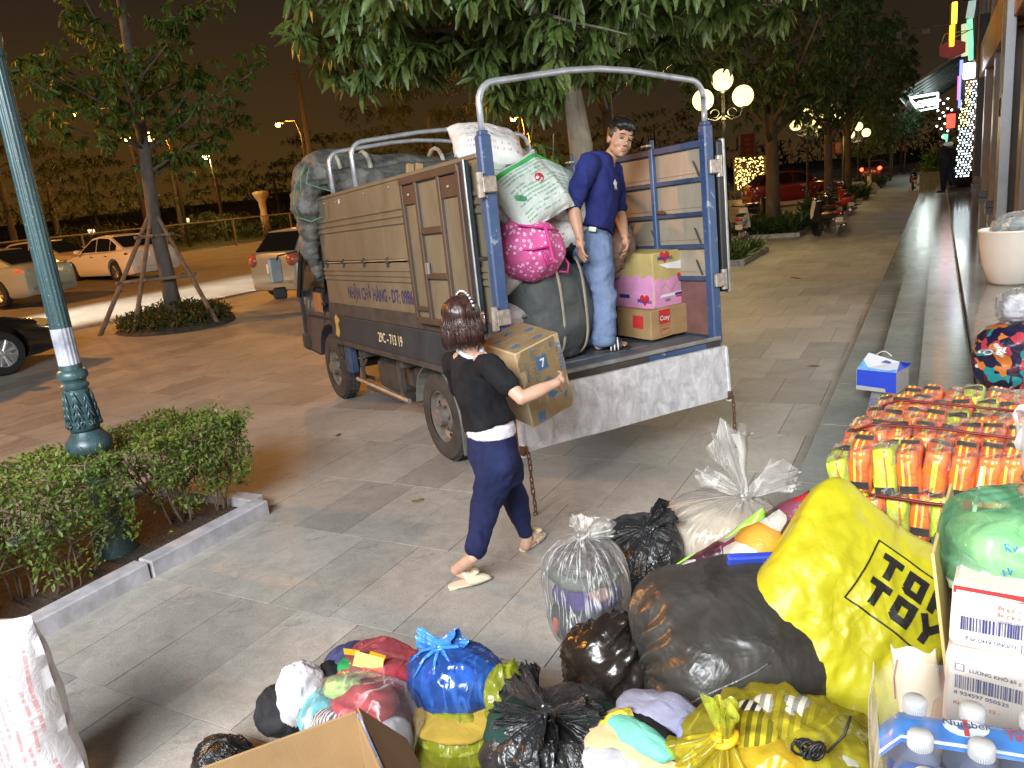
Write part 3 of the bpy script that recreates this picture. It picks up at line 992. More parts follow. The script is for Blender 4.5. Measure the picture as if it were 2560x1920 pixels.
sodium(318,347,55,9, 'left head of the bright twin street lamp seen behind the propped tree', arm=2.0, power=500, size=.2, dirx=1, pole=False)
sodium(372,342,55,9, 'brightest orange street lamp seen right behind the propped tree trunk', arm=-1.2, power=1800, size=.34, dirx=1)
sodium(181,287,44,9, 'orange street lamp high at the left beside the fluted lamp post', arm=2.4, power=500, size=.14, dirx=-1)
sodium(515,390,60,9, 'yellow street lamp on a thin pole between the propped tree and the truck', True, arm=.3, power=1100, size=.26)
sodium(695,312,50,9, 'orange street lamp on a curved pole just left of the truck cab', arm=1.3, power=900, size=.15, dirx=-1)
sodium(1283,298,46,9, 'upper orange street lamp seen behind the mango trunk', arm=.6, power=900, size=.15, dirx=-1)
sodium(1308,338,60,9, 'lower orange street lamp seen behind the mango trunk', arm=.5, power=900, size=.14, dirx=-1)
# tall bare mast
b = at_d(742,175,60)
t_ = thing('concrete_mast', 'tall bare concrete mast with a short crossarm against the night sky', 'mast', (b.x, b.y, .6))
MB().tube([(0,0,-.2),(0,0, b.z - .6)], [.28,.15], 10).build('pole', simple('mast_concrete', (.12,.10,.075),.8), t_, smooth=True)
MB().box((0,0, b.z - .7),(1.3,.12,.1)).build('crossarm', M_POLE, t_)
for (px, py, D0, hgt) in ((47,450,60,5),):
 b = at_d(px, py, D0)
 t_ = thing('concrete_post', 'short orange lit concrete post far beyond the road at the left edge', 'post', (b.x, b.y, .6))
 MB().tube([(0,0,-.2),(0,0, b.z - .6)], [.14,.11], 8).build('pole', M_POLE, t_, smooth=True)
# small stone lantern / urn monument far off
b = at_d(655,505,62)
t_ = thing('stone_lantern', 'stone lantern shaped monument lit orange among the bushes beyond the road', 'monument', (b.x, b.y, .6))
h0 = max(.4, b.z - .6)
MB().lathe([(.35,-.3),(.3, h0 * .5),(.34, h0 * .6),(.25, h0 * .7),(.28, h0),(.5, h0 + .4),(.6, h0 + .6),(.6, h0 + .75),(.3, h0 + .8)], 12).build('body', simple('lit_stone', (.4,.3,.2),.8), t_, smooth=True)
# low warehouse roofs and lit windows far away
for i, (px, D0, w_, h_) in enumerate(((150,130,26,3.5),(480,140,30,4),(640,150,20,3),(900,150,30,5),(1600,190,40,6))):
 b = at_d(px, 366 + .1034 * (2350 - px), D0)
 t_ = thing('far_building', ['low dark warehouse at the far left of the skyline, behind the lamp post', 'long dark shed on the skyline behind the propped tree', 'small dark building on the skyline behind the stone lantern', 'dark building on the skyline just left of the mango trunk', 'widest dark building on the skyline right of the man on the truck'][i], 'building', (b.x, b.y, .5), R(40))
 MB().box((0,0, h_ / 2),(w_, 8, h_), bev=.1).build('wall', simple('far_wall', (.10,.085,.07),.9), t_)
 MB().prism([(-w_ / 2 - .5,-4.5),(w_ / 2 + .5,-4.5),(w_ / 2 + .5,4.5),(-w_ / 2 - .5,4.5)], h_, h_ + .4).build('roof', M_DARKW, t_)
 for j in range(5):
  MB().box((-w_ / 2 + 2 + j * (w_ - 4) / 4,-4.03, h_ * .55),(.9,.06,.7)).build('window', emis('lit_window', (1,.8,.45),1.6) if (i + j) % 3 == 0 else M_GLASSB, t_)
# ================================================================ STREET FURNITURE
def fluted(mb_, z0, z1, r0, r1, c=(0,0), n=16, seg=3, depth=.10, sub=4):
 vs, fs = [], []
 N = n * sub
 for i in range(seg + 1):
  t = i / seg; r_ = r0 + (r1 - r0) * t; z = z0 + (z1 - z0) * t
  for k in range(N):
   a = 2 * PI * k / N
   rr = r_ * (1 - depth * (1 - abs(math.sin(a * n / 2))))
   vs.append((c[0] + math.cos(a) * rr, c[1] + math.sin(a) * rr, z))
 for i in range(seg):
  for k in range(N):
   fs.append((i * N + k, i * N + (k + 1) % N, (i + 1) * N + (k + 1) % N, (i + 1) * N + k))
 mb_.add(vs, fs)
def lamp_paint():
 t = NT('worn_teal_paint')
 n = t.noise(7,6,.65, t.mapping((1,1,.25)),.7)
 n2 = t.noise(120,2,.5)
 c = t.ramp(n, [(.32,(.022,.05,.055)),(.62,(.05,.105,.115)),(.75,(.11,.16,.17))])
 c = t.mix(t.math('MULTIPLY', t.math('GREATER_THAN', n2,.70),.8), c, (.5,.53,.55))
 t.color(c); t.set(.38,.1,.6); t.bump(n, .3,.01)
 return t.mat
M_TEAL = lamp_paint()
M_SCUFF = simple('scuffed_primer', (.42,.44,.52),.55, var=.45, vs=9, c2=(.62,.64,.72), bump=.3, bs=30)
LX, LY = -4.73,2.79
lp = thing('street_lamp', 'fluted teal cast iron lamp post with ornate vase base rising from the hedge', 'lamp post', (LX, LY, 0))
mb = MB(); mb.lathe([(r_ * .82, z_) for r_, z_ in [(.165,-.02),(.165,.07),(.15,.10),(.148,.15),(.135,.18),(.133,.25),(.118,.27),(.10,.33),(.092,.60),(.10,.70),(.105,.73),(.125,.745)]], 32); mb.build('base', M_TEAL, lp, auto=40)
mb = MB(); mb.lathe([(r_ * .82, z_) for r_, z_ in [(.125,.745),(.162,.775),(.168,.80),(.160,.835),(.135,.86),(.115,.885),(.105,.90)]], 32); mb.build('bell_collar', M_TEAL, lp, auto=45)
mb = MB(); mb.lathe([(r_ * .82, z_) for r_, z_ in [(.100,.90),(.112,.93),(.112,.97),(.098,1.05),(.086,1.14),(.084,1.17)]], 32); vz = mb.build('vase', M_TEAL, lp, smooth=True)
mb = MB()
for k in range(8):     # acanthus scrolls in relief
 a = 2 * PI * k / 8
 def pr(da, z, e=.008):
  r_ = (.112 - (z - .95) * .13) * .82 + e
  return (math.cos(a + da) * r_, math.sin(a + da) * r_, z)
 for sg in (-1,1):
  mb.tube([pr(0,1.15), pr(sg * .10,1.11), pr(sg * .28,1.07)], [.006,.009,.004], 5)
  mb.tube([pr(0,1.10), pr(sg * .12,1.06), pr(sg * .30,1.02)], [.006,.009,.004], 5)
  mb.tube([pr(0,1.05), pr(sg * .13,1.01), pr(sg * .30,.98)], [.006,.010,.004], 5)
  mb.tube([pr(sg * .26,.955), pr(sg * .12,.935), pr(sg * .05,.955), pr(sg * .12,.975), pr(sg * .17,.96)], [.005,.008,.009,.007,.004], 5)
 mb.tube([pr(0,1.16), pr(0,.96)], [.005,.008], 5)
mb.build('scrollwork', M_TEAL, vz, smooth=True)
mb = MB(); mb.lathe([(r_ * .82, z_) for r_, z_ in [(.084,1.17),(.10,1.185),(.102,1.20),(.085,1.215),(.088,1.23),(.108,1.245),(.110,1.27),(.098,1.29),(.082,1.30),(.078,1.33)]], 32); mb.build('ring', M_TEAL, lp, auto=40)
mb = MB(); fluted(mb, 1.33,1.56,.063,.062); mb.build('worn_section', M_SCUFF, lp, smooth=True)
mb = MB(); fluted(mb, 1.56,3.12,.062,.054, seg=6); mb.build('shaft', M_TEAL, lp, smooth=True)
mb = MB(); mb.lathe([(r_ * .82, z_) for r_, z_ in [(.066,3.12),(.078,3.13),(.078,3.15),(.066,3.165),(.074,3.20),(.080,3.24),(.066,3.27),(.070,3.30),(.078,3.34),(.078,3.38),(.060,3.42),(.066,3.47),(.055,3.52)]], 32); mb.build('ring', M_TEAL, lp, auto=40)
mb = MB(); fluted(mb, 3.52,4.1,.045,.041); mb.build('shaft', M_TEAL, lp, smooth=True)
# hedge bed
M_HEDGE = leaf_mat('hedge_leaf', (.08,.14,.02),(.22,.31,.06),.5,.3,6, dry=(.42,.38,.10))
M_HEDGE2 = leaf_mat('hedge_dry_leaf', (.09,.085,.04),(.20,.17,.08),.6,.2,6)
M_TWIG = simple('hedge_twig', (.20,.15,.10),.85, var=.3, vs=20)
hb = MB().box((-4.98,1.0,.0),(1.32,5.2,.10)).build('hedge_bed', M_EARTH); tag(hb, 'soil bed with litter under the clipped hedge, edged by pale kerb stones', 'soil bed')
kb = thing('bed_kerb', 'low pale lavender washed stone kerb edging the hedge bed', 'kerb', (0,0,0))
M_KERBP = simple('washed_kerb', (.36,.35,.36),.7, var=.22, vs=7, c2=(.50,.49,.54), bump=.4, bs=60)
for j in range(7):
 yy = 3.62 - .5 - j * 1.0 + .04
 if j == 0: MB().box((-4.27,3.17,.045),(.13,.98,.13), bev=.008).build('kerb_stone', M_KERBP, kb)
 else: MB().box((-4.27 + .004 * (-1) ** j, 3.17 - j * 1.0,.045),(.13,.985,.13), bev=.008).build('kerb_stone', M_KERBP, kb)
MB().box((-4.86,3.66 + .02,.045),(1.05,.12,.13), bev=.008).build('kerb_stone', M_KERBP, kb)
MB().box((-5.65,1.2,.045),(.12,5.0,.13), bev=.008).build('kerb_stone', M_KERBP, kb)
def hedge(label, y0, y1, x0, x1, h0, h1, n, seed, holes=()):
 rg = np.random.RandomState(seed)
 t_ = thing('hedge', label, 'hedge', ((x0 + x1) / 2,(y0 + y1) / 2,.05), group='clipped hedge round the lamp post')
 cx, cy = (x0 + x1) / 2,(y0 + y1) / 2
 P, D = [], []
 mbt = MB()
 ns = max(4, int((y1 - y0) * 5.2))
 tips = []
 for s in range(ns):
  by = y0 + .18 + (y1 - y0 - .36) * (s + .5) / ns + rg.normal(0,.05); bx = cx + rg.normal(.12,.11)
  for q in range(rg.randint(4,7)):
   ex, ey = bx + rg.normal(0,.20), by + rg.normal(0,.17)
   ex = min(max(ex, x0 + .02), x1 - .02); ey = min(max(ey, y0 + .02), y1 - .02)
   hz = (h0 + (h1 - h0) * (ey - y0) / (y1 - y0)) * rg.uniform(.8,.98)
   a_ = Vector((bx - cx + rg.normal(0,.03), by - cy + rg.normal(0,.03),-.04)); b_ = Vector((ex - cx, ey - cy, hz))
   pts = limb(mbt, a_, b_, rg.uniform(.006,.012),.003, seed + s * 3 + q, 5,6,.12)
   for p_ in pts[2:]:
    for _ in range(3):
     e_ = Vector(p_) + Vector((rg.normal(0,.09), rg.normal(0,.09), rg.uniform(.02,.16)))
     e_.z = min(e_.z, hz + .02)
     e_.x = min(max(e_.x, x0 - cx), x1 - cx)
     mbt.tube([p_, e_], [.003,.0018], 3, cap=False)
     tips.append(e_)
 st = mbt.build('stems', M_TWIG, t_, smooth=True); tag(st, kind='stuff')
 tips = np.array([tuple(t) for t in tips])
 k = rg.randint(0, len(tips), n)
 P = tips[k] + rg.normal(0,.028,(n, 3))
 m = int(n * .9)
 top = np.stack([rg.uniform(x0, x1, m) - cx, rg.uniform(y0, y1, m) - cy, np.zeros(m)], 1)
 hh = h0 + (h1 - h0) * (top[:, 1] + cy - y0) / (y1 - y0)
 rim = np.minimum(1, np.minimum((x1 - cx) - np.abs(top[:, 0]),(y1 - y0) / 2 - np.abs(top[:, 1])) / .12)
 bum = np.array([nz(a * 5, b * 5, seed) for a, b in top[:, :2]])
 top[:, 2] = hh - .05 * (1 - rim) - np.abs(rg.normal(0,.05, m)) + bum * .045
 side = np.stack([np.full(m, x1 - cx) - np.abs(rg.normal(0,.05, m)), rg.uniform(y0, y1, m) - cy, rg.uniform(0.03,1, m) ** .62], 1)
 hh = h0 + (h1 - h0) * (side[:, 1] + cy - y0) / (y1 - y0)
 bum = np.array([nz(a * 4, b * 4, seed + 3) for a, b in side[:, 1:]])
 side[:, 2] *= hh; side[:, 0] += bum * .08
 side = side[(bum > -.16 + .35 * (1 - side[:, 2] / hh) - .12)]
 q_ = int(n * .35)
 end = np.stack([rg.uniform(x0, x1, q_) - cx, np.full(q_, (y1 - y0) / 2) - np.abs(rg.normal(0,.05, q_)), rg.uniform(.08,1, q_) ** .7 * h1], 1)
 P = np.concatenate([P, top, side, end])
 D = rg.normal(0,.8,(len(P),3)) + np.array([.35,-.1,.5])
 dry = rg.rand(len(P)) < .16
 L_ = rg.uniform(.024,.046, len(P))
 o_ = leaf_cloud('foliage', P[~dry], D[~dry], L_[~dry], .5, M_HEDGE, .15, t_, seed, 2); tag(o_, kind='stuff')
 o_ = leaf_cloud('dry_foliage', P[dry], D[dry], L_[dry], .4, M_HEDGE2,.35, t_, seed, 2); tag(o_, kind='stuff')
hedge('clipped yellow green hedge block right of the lamp post', 2.98,3.78,-5.25,-4.42,.71,.69,2500,3)
hedge('clipped hedge block left of the lamp post with bare stems showing', .9,2.80,-5.25,-4.40,.77,.72,4800,4)
# globe lamps
M_GLOBE = emis('globe_glow', (1.0,.74,.27),3.0)
M_POST = simple('dark_lamp_iron', (.010,.011,.010),.5, var=.2)
def globe_lamp(x, y, zt, label, power, sc_=1.0):
 t_ = thing('globe_lamp', label, 'street lamp', (x, y, 0), group='globe lamps along the pavement')
 mb = MB(); mb.lathe([(.16,-.02),(.15,.2),(.10,.3),(.09,.8),(.07,.9),(.05,1.0),(.042, zt - .9),(.06, zt - .85),(.04, zt - .8),(.035, zt - .28),(.07, zt - .24),(.09, zt - .2)], 12)
 mb.build('pole', M_POST, t_, auto=40)
 MB().sphere((0,0, zt),.235 * sc_, 20,14).build('globe', M_GLOBE, t_, smooth=True)
 v = Vector((CR[0], CR[1], 0)).normalized()
 for sg in (-1,1):
  e_ = v * (.45 * sg)
  ar = MB()
  ar.tube([(0,0, zt - .75), e_ * .4 + Vector((0,0, zt - .86)), e_ * .85 + Vector((0,0, zt - .80)), e_ + Vector((0,0, zt - .63))], .016,6)
  sp = [e_ * (.45 + .22 * math.cos(a)) + Vector((0,0, zt - .70 + .09 * math.sin(a))) for a in np.linspace(0,5.2,10)]
  ar.tube(sp, .010,5)
  ar.lathe([(.03,0),(.08,.03),(.09,.05)], 10,(e_.x, e_.y, zt - .64))
  ar.build('arm', M_POST, t_, smooth=True)
  MB().sphere((e_.x, e_.y, zt - .385),.235 * sc_, 20,14).build('globe', M_GLOBE, t_, smooth=True)
 point('globe_light', (x, y, zt - .75), power, (1.0,.74,.32),.3)
 return t_
gp = at_y(1806,200,18.6)
globe_lamp(gp.x, gp.y, gp.z, 'triple globe street lamp glowing warm yellow just right of the truck', 420)
for (px, py, Y, lb) in ((2018,283,34, 'globe lamp half hidden in the leaves above the motorbikes'),(2146,316,50, 'small globe lamp right of the forked tree'),(2075,268,44, 'small globe lamp beside the second tree trunk')):
 p_ = at_y(px, py, Y)
 globe_lamp(p_.x, p_.y, p_.z, lb, 160)
# neon, signs and light strings on the building
sg = thing('neon_sign', 'tall orange glowing vertical sign high on the building', 'neon sign', at_y(2383,62,26))
MB().box((0,.1,0),(.24,.18,1.2), bev=.02).build('case', M_POST, sg)
MB().box((.02,-.03,.29),(.13,.05,.56), bev=.02).build('tube', emis('orange_neon', (1,.42,.02),7), sg)
MB().box((-.02,-.03,-.28),(.13,.05,.56), bev=.02).build('tube', emis('orange_neon_deep', (1,.30,.01),6), sg)
MB().tube([(.2,0,.55),(.9,0,.55)], .02,6).build('bracket', M_POST, sg)
rs = thing('hanging_sign', 'red hexagonal hanging sign board below the orange neon', 'sign', at_y(2381,123,26))
hx = [(math.cos(a) * .36, math.sin(a) * .26) for a in [PI / 6 + k * PI / 3 for k in range(6)]]
MB().prism(hx, -.04,.04, rot=Matrix.Rotation(PI / 2,3, 'X')).build('board', simple('red_board', (.30,.02,.02),.5), rs)
MB().tube([(-.1,0,.25),(.5,0,.45)], .015,6).build('bracket', M_GALV, rs)
MB().tube([(-.3,0,.1),(-.2,0,.42),(.45,0,.42)], .012,6).build('frame', M_GALV, rs)
p0, p1 = at_y(2248,78,27), at_y(2385,55,27)
bm_ = thing('banner_bracket', 'thin horizontal metal boom reaching out from the orange neon', 'bracket', p0)
MB().tube([(0,0,0), p1 - p0], .035,6).build('boom', M_POLE, bm_)
MB().box((.0,0,-.12),(.14,.08,.2)).build('hook', M_POLE, bm_)
MB().box(((p1 - p0) * .5 + Vector((0,0,-.12))),(.2,.1,.12)).build('clip', M_POLE, bm_)
for (px0, py0, px1, py1, Y, c, s_, lb, r_) in (
  (2432,0,2424,45,27,(.75,1,.9),.55, 'broad whitish vertical light strip at the top of the shop front', .10),
  (2424,48,2428,150,27,(.25,1,.45),1.6, 'green and yellow vertical light strip on the shop front', .07),
  (2412,60,2412,140,28,(.85,.95,.5),.9, 'pale yellow vertical light strip beside the green strip', .09),
  (2424,158,2422,196,28,(.85,.9,1),14, 'blazing white light box at the head of the light curtain', .15),
  (2404,150,2399,270,29,(.22,.25,1),2.6, 'blue violet vertical neon strip on the shop front', .045),
  (2397,190,2395,250,29,(1,.25,.85),1.4, 'thin pink neon strip beside the blue violet strip', .03),
  (2378,285,2376,320,34,(1,.05,.03),4, 'short red light box low in the row of neon signs', .14),
  (2364,335,2360,360,36,(.3,.9,.6),1.2, 'small green lit sign above the dark clad man', .10)):
 a_, b_ = at_y(px0, py0, Y), at_y(px1, py1, Y)
 t_ = thing('light_strip', lb, 'neon light', b_, group='neon strips on the building')
 v = a_ - b_
 MB().tube([(0,0,0), v], r_, 8).build('tube', emis('neon', c, s_), t_, smooth=True)
 MB().box(v / 2 + Vector((r_ + .05,.02,0)),(.08,.12, v.length * 1.03), bev=.01).build('holder', M_POST, t_)
# star cluster
st_ = thing('star_lights', 'cluster of white star shaped fairy lights hung by the far shop', 'fairy lights', at_y(2362,290,36))
for k in range(16):
 a = k * 2.4; q = Vector((math.cos(a) * .35 * (k / 16) ** .5,0, math.sin(a) * .8 * (k / 16) ** .5))
 MB().sphere(q, .035,6,4).build('bulb', emis('star_white', (.9,1,1),12) if k == 0 else bpy.data.materials['star_white'], st_)
MB().tube([(0,0,.9),(0,0,-.8)], .008,4).build('wire', M_POST, st_)
# curtain of led strings
M_LEDW, M_LEDY = emis('led_white', (.82,.95,1),4), emis('led_yellow', (1,.9,.4),5)
c0 = at_y(2424,205,30); c1 = at_y(2407,440,30)
lc = thing('light_curtain', 'tall sparkling column of white and yellow fairy light strings on the shop front', 'fairy lights', c1)
for s in range(5):
 mb = MB(); my = MB()
 for k in range(34):
  t = k / 33
  q = (c0 - c1) * t + Vector((-.18 + s * .09 + .035 * math.sin(k * 1.7 + s),.08 * math.cos(s * 2),0))
  (my if (t > .52 and s < 3) else mb).sphere(q, (.024,.024,.030),6,4)
 if mb.v: mb.build('light_string', M_LEDW, lc)
 if my.v: my.build('light_string', M_LEDY, lc)
point('light_curtain_glow', (c1.x - .3, c1.y - .3,2.6),25,(.85,.95,1),.5)
MB().box(Vector((.55,.1,2.4)),(.5,.3,4.9)).build('backing', M_POST, lc)
# lit awning
aw = thing('awning', 'dark ribbed shop awning with a blazing white fluorescent light frame beneath', 'awning', (0,0,0))
za = 5.35
ca = [at_z(x, y, za) for x, y in ((2275,245),(2344,233),(2344,268),(2296,277))]
M_TUBE = emis('fluorescent_white', (.86,1,.95),6)
def seg_(a, b, nm='tube', r_=.07, m=None): return MB().tube([a, b], r_, 8).build(nm, m or M_TUBE, aw, smooth=True)
for a, b in ((0,1),(1,2),(2,3),(3,0)): seg_(ca[a], ca[b])
for t in (.33,.5,.66): seg_(ca[0].lerp(ca[3], t), ca[1].lerp(ca[2], t), r_=.09)
mid = (ca[0] + ca[2]) / 2
y0_, y1_ = min(c.y for c in ca) - 2.5, max(c.y for c in ca) + 4
M_AWN = simple('awning_metal', (.16,.20,.20),.45, metal=.3, var=.2, vs=2)
MB().add([(-2.4, y0_, za + .1),(1.1, y0_, za + 2.0),(1.1, y1_, za + 2.0),(-2.4, y1_, za + .1),(-2.4, y0_, za + .18),(1.1, y0_, za + 2.08),(1.1, y1_, za + 2.08),(-2.4, y1_, za + .18)],
   [(0,1,2,3),(7,6,5,4),(0,4,5,1),(3,2,6,7),(0,3,7,4),(1,5,6,2)]).build('roof', M_AWN, aw)
for k in range(12):
 yy = y0_ + (y1_ - y0_) * k / 11
 MB().tube([(-2.4, yy, za + .06),(1.1, yy, za + 1.96)], .035,5).build('rib', M_GALV, aw)
MB().tube([(-2.4, y0_, za + .05),(-2.4, y1_, za + .05)], .05,6).build('rail', M_GALV, aw)
point('awning_light', (mid.x, mid.y, za - .5),120,(.86,1,.95),.5)
# ================================================================ CARS
def wheel(parent, x, y, r_, w_, mrim, spokes=5, side=1, name='wheel'):
 o = MB().lathe(cap=False, n=24, rot=Matrix.Rotation(PI / 2,3, 'X'), prof=[(r_ * .62,-w_ / 2),(r_ * .93,-w_ / 2),(r_, -w_ * .36),(r_, w_ * .36),(r_ * .93, w_ / 2),(r_ * .62, w_ / 2)]).build(name, M_TYRE, parent, auto=50)
 o.location = (x, y, r_)
 mb = MB()
 f = side * w_ * .5
 rot = Matrix.Rotation(PI / 2,3, 'X')
 mb.lathe([(r_ * .64,-w_ * .42),(r_ * .66, w_ * .42),(r_ * .60, w_ * .40),(r_ * .57,-w_ * .2),(.01,-w_ * .2)], 24, cap=False, rot=rot if side < 0 else Matrix.Rotation(-PI / 2,3, 'X'))
 for k in range(spokes):
  a = 2 * PI * k / spokes + .3
  for da in (-.10,.10):
   q0 = (math.cos(a + da * .4) * r_ * .10, f * .55, math.sin(a + da * .4) * r_ * .10)
   q1 = (math.cos(a + da) * r_ * .62, f * .86, math.sin(a + da) * r_ * .62)
   mb.tube([q0, q1], [r_ * .05, r_ * .045], 4)
 mb.sphere((0, f * .62,0),(r_ * .13, w_ * .06, r_ * .13),10,6)
 mb.build('rim', mrim, o, auto=40)
 return o
M_TYRE = simple('tyre_rubber', (.018,.017,.016),.85, var=.3, vs=10, bump=.3, bs=80)
M_RIM = simple('alloy_rim', (.45,.45,.46),.3, metal=.9, var=.1)
tgl = NT('car_glass'); tgl.color((.008,.009,.010)); tgl.set(.05,0,.9); M_CGL = tgl.mat
M_BLK = simple('black_trim', (.012,.012,.012),.5, var=.2)
M_REDL = emis('tail_light', (1,.03,.02),1.2)
M_CHR = simple('chrome', (.6,.6,.62),.15, metal=1, var=.05)
def car(label, paint, kind='sedan', W=1.78, loc=(0,0,0), rz=0, name='parked_car', tail=M_REDL, group='cars parked by the road', head=None, plate=None, rim=None):
 """x forward, y left"""
 c_ = thing(name, label, 'car', loc, rz, group)
 K = {
  'sedan': dict(L=4.55, xs=[2.27,2.2,1.95,1.5,1.0,.4,-.4,-1.2,-1.75,-2.1,-2.25,-2.28], bt=[.52,.66,.76,.86,.93,.95,.96,.98,1.0,.98,.9,.6],
      wb=(1.38,-1.32), roof=[(.98,.93),(.12,1.40),(-.35,1.45),(-.95,1.41),(-1.85,1.0)], wr=.33, bot=.2),
  'hatch': dict(L=3.7, xs=[1.85,1.78,1.6,1.3,.95,.4,-.4,-1.1,-1.6,-1.8,-1.84,-1.86], bt=[.55,.7,.82,.92,1.0,1.0,1.0,1.02,1.02,1.0,.9,.5],
      wb=(1.15,-1.2), roof=[(.98,1.0),(.35,1.46),(-.3,1.52),(-1.3,1.48),(-1.74,1.0)], wr=.29, bot=.2),
  'suv': dict(L=4.6, xs=[2.3,2.24,2.05,1.6,1.1,.4,-.4,-1.2,-1.9,-2.2,-2.27,-2.3], bt=[.6,.8,.92,1.02,1.08,1.1,1.12,1.14,1.16,1.12,1.0,.6],
     wb=(1.38,-1.35), roof=[(1.1,1.08),(.3,1.60),(-.4,1.68),(-1.5,1.62),(-2.12,1.12)], wr=.37, bot=.26)}[kind]
 w = W / 2
 xs, bt, bot = K['xs'], K['bt'], K['bot']
 n = len(xs)
 vs, fs = [], []
 for i, x in enumerate(xs):
  t = abs(i - (n - 1) / 2) / ((n - 1) / 2)
  ww = w * (1 - .13 * max(0, t - .55) / .45 - (.10 if i in (0, n - 1) else 0))
  b = bt[i]
  zb = bot + (.12 if i in (0, n - 1) else .03 if i in (1, n - 2) else 0)
  half = [(ww * .90, zb),(ww * .97, zb + .07),(ww, zb + (b - zb) * .38),(ww * .985, zb + (b - zb) * .62),(ww * .99, zb + (b - zb) * .74),(ww * .95, zb + (b - zb) * .93),(ww * .86, b),(ww * .45, b + .025),(0, b + .035)]
  row = [(x, p[0], p[1]) for p in half] + [(x, -p[0], p[1]) for p in half[-2::-1]]
  vs += row
 m = len(row)
 for i in range(n - 1):
  for k in range(m - 1):
   fs.append((i * m + k, i * m + k + 1,(i + 1) * m + k + 1,(i + 1) * m + k))
  fs.append((i * m + m - 1, i * m, (i + 1) * m, (i + 1) * m + m - 1))
 fs.append(tuple(range(m))[::-1]); fs.append(tuple((n - 1) * m + k for k in range(m)))
 mb = MB(); mb.add(vs, fs)
 body = mb.build('body', paint, c_, smooth=True)
 bm = bmesh.new(); bm.from_mesh(body.data); bmesh.ops.recalc_face_normals(bm, faces=bm.faces); bm.to_mesh(body.data); bm.free()
 cut = MB()
 wr = K['wr']
 for wx in K['wb']:
  for sg in (-1,1):
   cut.lathe([(wr * 1.17,-.16),(wr * 1.17,.16)], 24,(wx, sg * (w - .08), wr + .02), rot=Matrix.Rotation(PI / 2,3, 'X'))
 cu = cut.build('cut', M_BLK, c_)
 bm = bmesh.new(); bm.from_mesh(cu.data); bmesh.ops.recalc_face_normals(bm, faces=bm.faces); bm.to_mesh(cu.data); bm.free()
 md = body.modifiers.new('b', 'BOOLEAN'); md.object = cu; md.operation = 'DIFFERENCE'; md.solver = 'EXACT'
 me = evaluated(body); body.modifiers.clear(); body.data = me
 me.materials.clear(); me.materials.append(paint); me.set_sharp_from_angle(angle=R(38))
 bpy.data.objects.remove(cu)
 for wx in K['wb']:
  for sg in (-1,1):
   wheel(c_, wx, sg * (w - .115), wr, .21, rim or M_RIM, 5 if kind != 'sedan' else 8, sg)
 MB().box((0,0, bot + .1),(K['L'] * .55, W * .8,.14)).build('underbody', M_BLK, c_)
 rf = K['roof']
 y0, y1 = w * .87, w * .66
 zr = max(z for _, z in rf)
 def yy(z): return y0 + (y1 - y0) * max(0,(z - rf[0][1])) / (zr - rf[0][1])
 g_ = MB(); vs = []; fs = []
 for (x, z) in rf:
  z2 = z if (x, z) not in (rf[0], rf[-1]) else z - .02
  a_ = yy(z)
  vs += [(x, a_, z2),(x, a_ * .6, z2 + .018),(x, -a_ * .6, z2 + .018),(x, -a_, z2)]
 for i in range(len(rf) - 1):
  for k in range(3): fs.append((i * 4 + k, i * 4 + 4 + k, i * 4 + 5 + k, i * 4 + 1 + k))
 side = [i * 4 for i in range(len(rf))]
 fs.append(tuple(side)); fs.append(tuple(s + 3 for s in side)[::-1])
 g_.add(vs, fs); ro = g_.build('roof', paint, c_, smooth=False)
 bm = bmesh.new(); bm.from_mesh(ro.data); bmesh.ops.recalc_face_normals(bm, faces=bm.faces); bm.to_mesh(ro.data); bm.free()
 def pan(pts, nm): return MB().add(pts, [tuple(range(len(pts)))]).build(nm, M_CGL, c_)
 for i, nm in ((0, 'windscreen'),(len(rf) - 2, 'rear_window')):
  (xa, za),(xb, zb) = rf[i], rf[i + 1]
  nx = Vector((zb - za, 0, xa - xb)).normalized() if i == 0 else Vector((zb - za, 0, xa - xb)).normalized()
  if nx.z < 0: nx = -nx
  o4 = nx * .022
  q = []
  for t, ys in ((.08,1),(.08,-1),(.90,-1),(.90,1)):
   x = xa + (xb - xa) * t; z = za + (zb - za) * t
   q.append(Vector((x, ys * yy(z) * .93, z)) + o4)
  pan(q, nm)
 for sg in (-1,1):
  topl = [(x, z - .055) for x, z in rf]
  zb_ = rf[0][1] + .05
  def toz(x):
   for i in range(len(topl) - 1):
    (xa, za),(xb, zb) = topl[i], topl[i + 1]
    if xa >= x >= xb: return za + (zb - za) * (xa - x) / (xa - xb)
   return zb_
  spans = [(rf[0][0] - .28,-.18),(-.24,-1.02)] + ([(-1.08, rf[-1][0] + .30)] if kind != 'sedan' else [(-1.07,-1.42)])
  for (xa, xb) in spans:
   k_ = 6
   pts = [(xa + (xb - xa) * j / k_) for j in range(k_ + 1)]
   up = [Vector((x, sg * (yy(toz(x)) + .014), max(toz(x), zb_ + .01))) for x in pts]
   lo = [Vector((x, sg * (yy(zb_) + .014), zb_)) for x in (xb, xa)]
   pan(up + lo, 'window')
  MB().sphere((rf[0][0] - .35, sg * (w + .07), rf[0][1] + .08),(.10,.11,.075),10,6).build('mirror', paint, c_, smooth=True)
  for xh in (.0,-.85):
   MB().box((xh - .1, sg * (w * .992), bt[5] - .12),(.16,.02,.025), bev=.006).build('handle', M_CHR if kind == 'sedan' else paint, c_)
  xf = xs[1];
  MB().sphere((xs[2] + .08, sg * w * .72, bt[2] - .10),(.26,.20,.085),14,8).build('headlight', head or M_CHR, c_, smooth=True)
  xt = xs[-3] + .02
  MB().sphere((xt + .02, sg * w * .78, bt[-3] - .13),(.17,.17,.09 if kind == 'sedan' else .16),14,8).build('tail_light', tail, c_, smooth=True)
